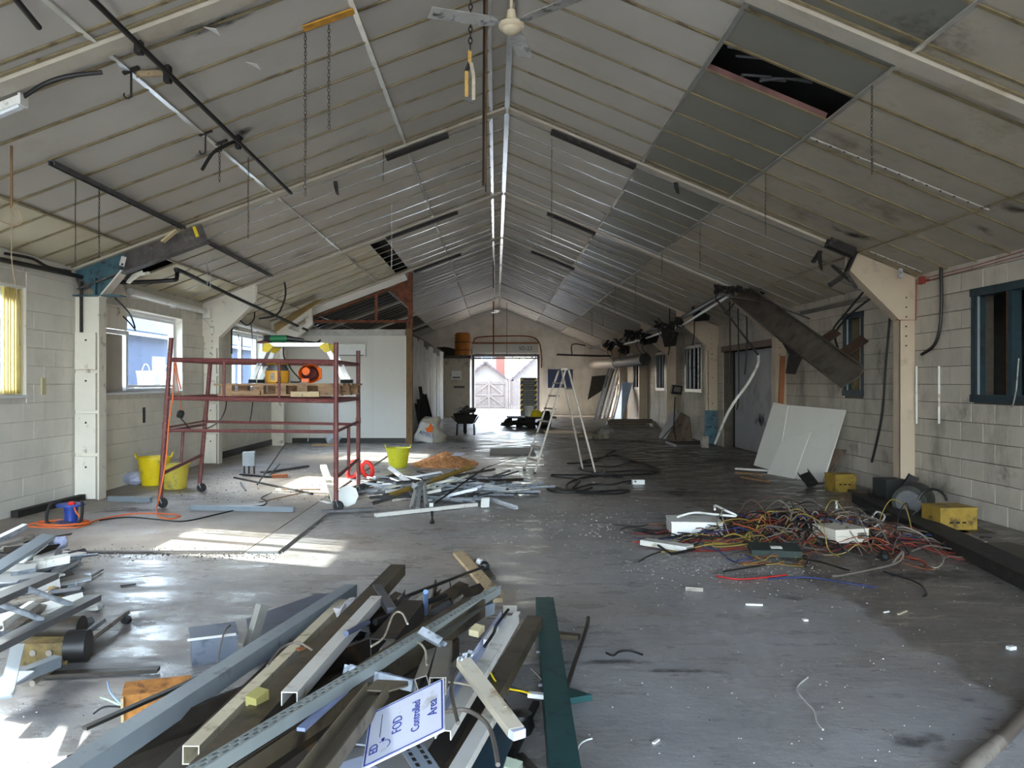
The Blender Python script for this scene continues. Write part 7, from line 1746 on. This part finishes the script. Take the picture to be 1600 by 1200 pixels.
hp('dark_channel','C',(.09,.06,.005),OLIVE, 690,1222,.26, 836,970,.20, 'olive channel under the white batten on the right of the heap','channel',PI)
hp('dark_channel','C',(.09,.06,.005),DARKST, 665,1225,.26, 760,1060,.24, 'dark channel below the sign','channel',PI)
hp('teal_sheet','B',(.12,.01),M('teal_sheet', (36,62,74), 0.5, var=0.15), 752,1225,.12, 790,1120,.12, 'teal sheet between the white battens and the green beam','sheet')
t = thing('slotted_tray', G(660,1190,.36), 'blue grey slotted cable tray below the sign', 'tray')
a_, b_ = G(632,1150,.40), G(682,1225,.38)
s = MB(); s.bar(a_, b_, 0.08, 0.004); s.build('tray', BLUEGREY, t)
dd = (b_-a_).normalized(); xx = dd.cross(Vector((0,0,1))).normalized()
for i in range(6):
    for sx in (-0.02, 0.02):
        s = MB(); s.obox(a_+dd*(0.02+0.035*i)+xx*sx+Vector((0,0,0.003)), dd*0.01, xx*0.006, Vector((0,0,0.001))); s.build('slot', BLACK, t)
hp('lilac_sheet','B',(.10,.01),MATS['lilac_white'], 545,1190,.34, 572,1212,.34, 'lilac white panel corner below the flared channel','panel')
hp('pale_strip','B',(.10,.006),BLUEGREY, 575,1165,.3, 600,1135,.3, 'pale grey strip beside the left edge of the sign','strip')
# drink can, cap, plug, lamp base
c = G(812,1026,.06); t = thing('drink_can', c, 'silver drink can lying on end between the heap and the green beam', 'can')
mm = Matrix.Translation(c+Vector((0,0.05,0.04))) @ Matrix.Rotation(-0.25,4,'Z') @ Matrix.Rotation(math.radians(72),4,'X')
s = MB(); s.lathe([(0.026,-0.06),(0.033,-0.05),(0.033,0.045),(0.027,0.058)], 18, mm); s.build('body', M('can_blue_silver', (168,180,206), 0.3, 0.6, var=0.1), t, smooth=True)
s = MB(); s.lathe([(0.0,0.054),(0.024,0.055),(0.027,0.061),(0.028,0.058)], 18, mm, cap=False); s.build('lid', ALUB, t, smooth=True)
s = MB(); s.lathe([(0.0,0.0565),(0.008,0.0565),(0.0081,0.055)], 10, mm, cap=False); s.build('mouth', BLACK, t)
c = G(786,1060,.2); t = thing('trunking_cap', c, 'white rounded plastic trunking cap in the heap', 'cap')
s = MB(); s.sec(c+Vector((-0.035,-0.02,0)), c+Vector((0.035,0.03,0.02)), [(-.03,-.02),(.03,-.02),(.034,.0),(.02,.028),(0,.034),(-.02,.028),(-.034,.0)]); s.build('cap', WHITEP, t)
s = MB(); s.bar(c+Vector((-0.05,-0.03,-0.02)), c+Vector((-0.02,-0.02,-0.025)), 0.03, 0.006); s.build('lip', WHITEP, t)
c = G(832,1085,.14); t = thing('white_connector', c, 'white plastic plug connector on a grey lead by the green beam', 'connector')
s = MB(); s.bar(c-Vector((0.02,0,0)), c+Vector((0.055,-0.02,0)), 0.032, 0.02); s.build('shell', WHITEP, t)
s = MB(); s.tube(spline([c-Vector((0.02,0,0)), G(808,1078,.16), G(780,1068,.2), G(775,1072,.2)],5), 0.009, 6); s.build('lead', BLACKC, t)
s = MB(); s.tube(spline([G(757,1030,.40), G(765,1048,.34), G(775,1065,.26), G(790,1075,.2), G(815,1080,.17), c],5), 0.004, 5); s.build('yellow_core', YELLOW, t)
for i, (p, m, r, lab) in enumerate((
 (((580,1010),(600,995),(615,960),(628,958),(637,975)), FIT, .005, 'pale cable arching over the dark section in the heap'),
 (((630,1005),(650,1002),(664,1015),(667,1040)), FIT, .005, 'pale cable hooking down beside the strut bracket'),
 (((695,1112),(730,1110),(760,1130),(772,1160),(778,1195)), MATS['grey_cable'], .008, 'thick grey cable curving past the sign to the bottom edge'),
 (((695,1065),(730,1070),(765,1082),(790,1105)), FIT, .004, 'thin pale wire crossing the broken light fitting'),
 (((418,1040),(440,1012),(465,1004),(487,1015)), MATS['grey_cable'], .005, 'grey wire looping over the cream batten'),
 (((716,1130),(705,1080),(712,1050),(722,1035)), MATS['grey_cable'], .007, 'grey wire hanging beside the square tube'),
 (((850,1075),(846,1062),(830,1045)), FIT, .003, 'thin wire beside the drink can'))):
    wire('heap_wire', [G(a,b,.46-0.03*(i in (2,)) if a < 800 else .1) for a, b in p], r, m, lab, 'wire')
for i, (px, py, z, sx, sy, sz, m, lab, cat) in enumerate((
 (745,985,.42,.05,.07,.03,M('cream_block', (206,190,150), 0.6),'cream plastic block beside the open light fitting','block'),
 (822,985,.14,.09,.04,.02,ALUB,'shiny terminal strip by the top of the green beam','terminal'),
 (818,1005,.10,.12,.05,.01,MATS['lilac_white'],'lilac metal flap by the drink can','flap'),
 (402,1090,.44,.05,.07,.04,M('olive_lamp', (160,150,90), 0.5, var=0.2),'yellowish lamp holder caught under the cream batten','lamp holder'),
 (480,1030,.30,.06,.12,.03,M('pale_blue_plastic', (150,178,200), 0.4),'pale blue plastic piece under the cream batten','plastic piece'),
 (790,1195,.10,.12,.06,.03,M('pale_green_box', (190,200,176), 0.5),'pale green plastic piece at the bottom edge','plastic piece'),
 (540,955,.34,.06,.2,.05,M('clear_film', (170,168,172), 0.3),'crumpled grey plastic film along the cream batten','film'))):
    s = MB(); s.rbox(G(px,py,z), (sx,sy,sz), -0.4, 0.15, 0.1) if i != 6 else s.blob(G(px,py,z), (sx,sy,sz), 8, 5, 0.35); one('heap_bit', s, m, lab, cat)
s = MB(); c = G(815,1160,.0); s.lathe([(0.0,0),(0.05,0.0),(0.065,0.03),(0.05,0.09),(0.0,0.1)], 12, Matrix.Translation(c+Vector((0,0.1,0)))); one('black_lamp_holder', s, BLACK, 'round black fitting on the floor between the heap and the green beam', 'fitting', smooth=True)
for i, (x1,y1,x2,y2) in enumerate(((806,1160,838,1098), (790,1200,815,1150), (800,1120,780,1090), (812,1180,840,1210))):
    piece('black_strap', 'B', (.03,.02), BLACK, G(x1,y1,.05), G(x2,y2,.08), 'black strap on the floor beside the green beam, %s' % ('uppermost right','lower left','upper left','lowest right')[i], 'strap')
# green beam with gusset
t = thing('green_beam', G(870,1100,0), 'heavy dark green painted steel beam lying at the right of the foreground heap', 'beam')
a_, b_ = G(885,1240,.10), G(851,948,.10)
s = MB(); s.bar(a_, b_, 0.118, 0.13); s.build('box_section', GREENB, t)
c = G(880,1090,.03); s = MB(); s.plate([c+Vector((0.0,0.13,0.0)), c+Vector((0.145,0.0,0.0)), c+Vector((0.0,-0.055,0.0))], 0.03); s.build('gusset', GREENB, t)
for f in (0.42, 0.62, 0.8):
    s = MB(); s.rbox(a_+(b_-a_)*f+Vector((-0.062,0,0.01)), (0.03,0.012,0.012)); s.build('bolt', GALV, t)
hp('dark_offcut','B',(.06,.03),OLIVE, 868,992,.03, 905,996,.03, 'short brown steel offcut sticking out beside the green beam','offcut')
wire('bent_pipe', [G(885,1075,.03), G(895,1045,.03), G(910,1000,.03), G(917,978,.03), G(919,965,.03)], 0.013, DARKST, 'bent dark pipe lying along the right of the green beam', 'pipe', n=8)
# understorey of dark scrap in the heap
base0, base1 = G(330,1200), G(640,930)
dirv = (G(600,905)-G(300,1205)); dirv.z = 0; dirv.normalize()
for i in range(46):
    f = 0.85*rnd(); g = ru(-1,1)
    c = base0 + (base1-base0)*f + Vector((0.75*rnd()*(0.6+f*0.3), ru(-0.2,0.2), 0)); c.z = 0.03+0.25*rnd()*(1-f*0.75)
    th = random.gauss(0,0.28); d = Matrix.Rotation(th,3,'Z') @ dirv; L_ = ru(0.4,1.5)*(1-0.45*f)
    kind = random.choice((('C',(ru(.05,.1),ru(.04,.07),.005)), ('L',(ru(.04,.08),ru(.03,.06),.005)), ('B',(ru(.04,.12),.01))))
    m = random.choice((DARKST, OLIVE, DARKST, OLIVE, GREYST, BLUEGREY, WHITEM))
    d = d + Vector((0,0,ru(-0.05,0.08)))
    A, B = c-d*L_/2, c+d*L_/2; A.z = max(A.z,.03); B.z = max(B.z,.03)
    spot = 'near the camera' if f < 0.35 else 'in the middle' if f < 0.7 else 'at the back'
    tone = {'dark_steel':'dark brown','olive_dirty_steel':'olive brown','grey_steel':'grey','blue_grey_painted_steel':'blue grey','white_painted_metal':'white'}[m.name]
    piece('scrap_section', kind[0], kind[1], m, A, B, '%s %s %s buried in the foreground heap, %s' % ('short' if L_ < 0.85 else 'long' if L_ > 1.25 else 'mid length', tone, {'C':'channel','L':'angle','B':'flat bar'}[kind[0]], spot), 'offcut', H1, roll=ru(0,6.28))
# ================================================================== HEAP AT THE LEFT EDGE
H2 = 'scrap in the left edge heap'
t = thing('ladder_frame', G(60,960,.3), 'grey ladder like frame with round rungs on top of the left edge heap', 'frame')
LG = M('ladder_grey', (96,96,98), 0.4, 0.2, var=0.1)
r1 = (G(-40,952,.52), G(80,900,.46)); r2 = (G(-30,1022,.36), G(147,934,.30))
for a_, b_ in (r1, r2):
    s = MB(); s.sec(a_, b_, Cp(.035,.085,.005), roll=PI/2); s.build('stile', LG, t)
for a_, b_ in ((G(43,920,.49), G(112,945,.33)), (G(-10,940,.5), G(66,968,.35)), (G(-40,995,.4), G(14,990,.35))):
    s = MB(); s.tube([a_, b_], .016, 10); s.build('rung', GALV, t, smooth=True)
for i, (x1,y1,z1,x2,y2,z2,k,sz,m,lab,cat) in enumerate((
 (50,1068,.05,199,957,.05,'T',(.016,),ALU,'long grey conduit lying in front of the left edge heap','conduit'),
 (110,1010,.06,162,970,.06,'C',(.03,.02,.003),BLUEGREY,'short pale channel beside the long grey conduit','channel'),
 (60,1055,.02,248,1046,.02,'B',(.06,.02),DARKST,'flat dark strip lying in front of the left edge heap','strip'),
 (-30,1080,.12,90,1033,.10,'C',(.06,.05,.005),BLUEGREY,'blue grey channel at the bottom of the left edge heap','channel'),
 (-20,1085,.16,35,1050,.14,'B',(.12,.01),M('lilac_white', (200,206,226), 0.35),'lilac white sheet at the lower left corner of the left edge heap','sheet'),
 (8,1090,.2,28,1008,.25,'B',(.06,.01),BLUEGREY,'upright bluish strip at the lower left of the left edge heap','strip'),
 (-30,905,.30,76,838,.42,'C',(.10,.03,.005),BLUEGREY,'long bluish channel at the back of the left edge heap','channel'),
 (20,880,.3,60,850,.38,'B',(.16,.008),ALUB,'curved bright sheet at the back of the left edge heap','sheet'),
 (55,880,.1,110,862,.12,'B',(.35,.012),BOARDW,'white board lying flat at the back of the left edge heap','board'),
 (-20,900,.2,75,905,.22,'B',(.3,.012),BOARDW,'cream board lying in the middle of the left edge heap','board'),
 (88,910,.1,135,900,.1,'B',(.14,.02),BOARDW,'small white board at the right of the left edge heap','board'),
 (75,906,.12,122,880,.14,'C',(.06,.04,.004),GALV,'bright folded channel in the middle of the left edge heap','channel'),
 (85,895,.18,120,875,.2,'C',(.05,.03,.004),ALUB,'white angled strip in the middle of the left edge heap','strip'),
 (110,945,.12,120,915,.28,'L',(.05,.04,.004),BLUEGREY,'upright bluish angle beside the ladder frame','angle'),
 (60,995,.1,138,975,.06,'C',(.10,.04,.004),BLUEGREY,'broad blue grey channel below the ladder frame','channel'),
 (0,1000,.15,80,940,.18,'C',(.06,.04,.004),ALU,'pale trunking under the ladder frame, lower one','trunking'),
 (0,980,.18,75,930,.22,'C',(.06,.04,.004),WHITEM,'pale trunking under the ladder frame, upper one','trunking'),
 (135,905,.02,160,890,.02,'B',(.02,.01),DARKST,'small dark sliver on the floor right of the left edge heap','sliver'),
 (188,915,.01,212,912,.01,'B',(.03,.01),BLACK,'short black sliver on the floor right of the left edge heap','sliver'))):
    piece(lab.split(' ')[-1] if False else {'conduit':'grey_conduit','channel':'steel_channel','strip':'metal_strip','sheet':'metal_sheet','board':'flat_board','angle':'steel_angle','trunking':'cable_trunking','sliver':'floor_sliver'}[cat], k, sz, m, G(x1,y1,z1), G(x2,y2,z2), lab, cat, roll=0.5*i if k in ('C','L') else 0)
c = G(65,1032,.06)
t = thing('rusty_gearbox', c, 'rusty ribbed motor housing with a black round end in the left edge heap', 'motor')
s = MB(); s.rbox(c+Vector((0,0.08,0.03)), (0.26,0.14,0.12), 0.05); s.build('housing', M('rusty_green', (108,90,50), 0.7, var=0.35, scale=16, dirt=(58,48,34), damt=0.45, dscale=12), t)
s = MB(); s.tube([c+Vector((0.10,0.08,0.05)), c+Vector((0.21,0.10,0.05))], 0.09, 14); s.build('end_cap', BLACK, t, smooth=True)
s = MB(); s.tube([c+Vector((-0.14,0.2,0.12)), c+Vector((0.12,0.2,0.12))], 0.07, 12); s.build('drum', DARKST, t, smooth=True)
for q in (-0.05, 0.04):
    s = MB(); s.tube([c+Vector((q,0.005,0.04)), c+Vector((q,-0.002,0.04))], 0.018, 10); s.build('boss', ALU, t)
s = MB(); c = G(90,925,.20); s.tube([c-Vector((0.09,-0.02,0)), c+Vector((0.07,-0.03,-0.02))], [0.045,0.04], 10); one('tan_roll', s, M('tan_foam', (206,168,110), 0.7, var=0.1), 'tan roll of foam between the ladder frame stiles', 'foam', smooth=True)
s = MB(); s.blob(G(95,848,.1), (.06,.06,.06), 8, 5, 0.3); one('white_wad', s, MATS['lilac_bag'], 'lilac plastic wad at the back of the left edge heap', 'plastic')
s = MB(); s.blob(G(143,948,.03), (.08,.05,.03), 8, 5, 0.3); one('white_wad', s, PAPER, 'dirty white wad under the tip of the ladder frame', 'paper')
s = MB(); s.lathe([(.01,-.02),(.03,-.02),(.03,.02),(.01,.02)], 12, Matrix.Translation(G(197,968,.03))@Matrix.Rotation(1.2,4,'X')); one('black_ring', s, BLACK, 'small black ring at the end of the long grey conduit', 'ring')
wire('floor_wire', [G(118,1018,.02), G(135,1012,.03), G(143,1003,.03), G(146,995,.02)], .005, GREYST, 'thin wire loop beside the long grey conduit', 'wire')
for i in range(44):
    c = G(ru(-10,95), ru(865,1000)); r_ = ru(-0.9,0.9)
    c.z = ru(0.03,0.26); L_ = ru(0.15,0.8); th = random.gauss(0.75,0.5); d = Vector((math.cos(th),math.sin(th),ru(-0.1,0.2)))*L_/2
    m = random.choice((BLUEGREY,GALV,GREYST,ALU,DARKST,WHITEM)); A, B = c-d, c+d; A.z = max(A.z,.03); B.z = max(B.z,.03)
    kind = random.choice((('C',(ru(.03,.07),ru(.02,.05),.004)), ('L',(ru(.03,.07),ru(.03,.06),.004)), ('B',(ru(.03,.14),.008))))
    tone = {'dark_steel':'dark brown','galvanised_steel':'galvanised','dull_aluminium':'dull aluminium','grey_steel':'grey','blue_grey_painted_steel':'blue grey','white_painted_metal':'white'}[m.name]
    piece('scrap_section', kind[0], kind[1], m, A, B, '%s %s %s jumbled in the left edge heap, %s' % ('short' if L_ < 0.4 else 'long', tone, {'C':'channel','L':'angle','B':'flat strip'}[kind[0]], 'at the back' if c.y > 6.3 else 'in the middle' if c.y > 5.5 else 'at the front'), 'offcut', H2, roll=ru(0,6.28))
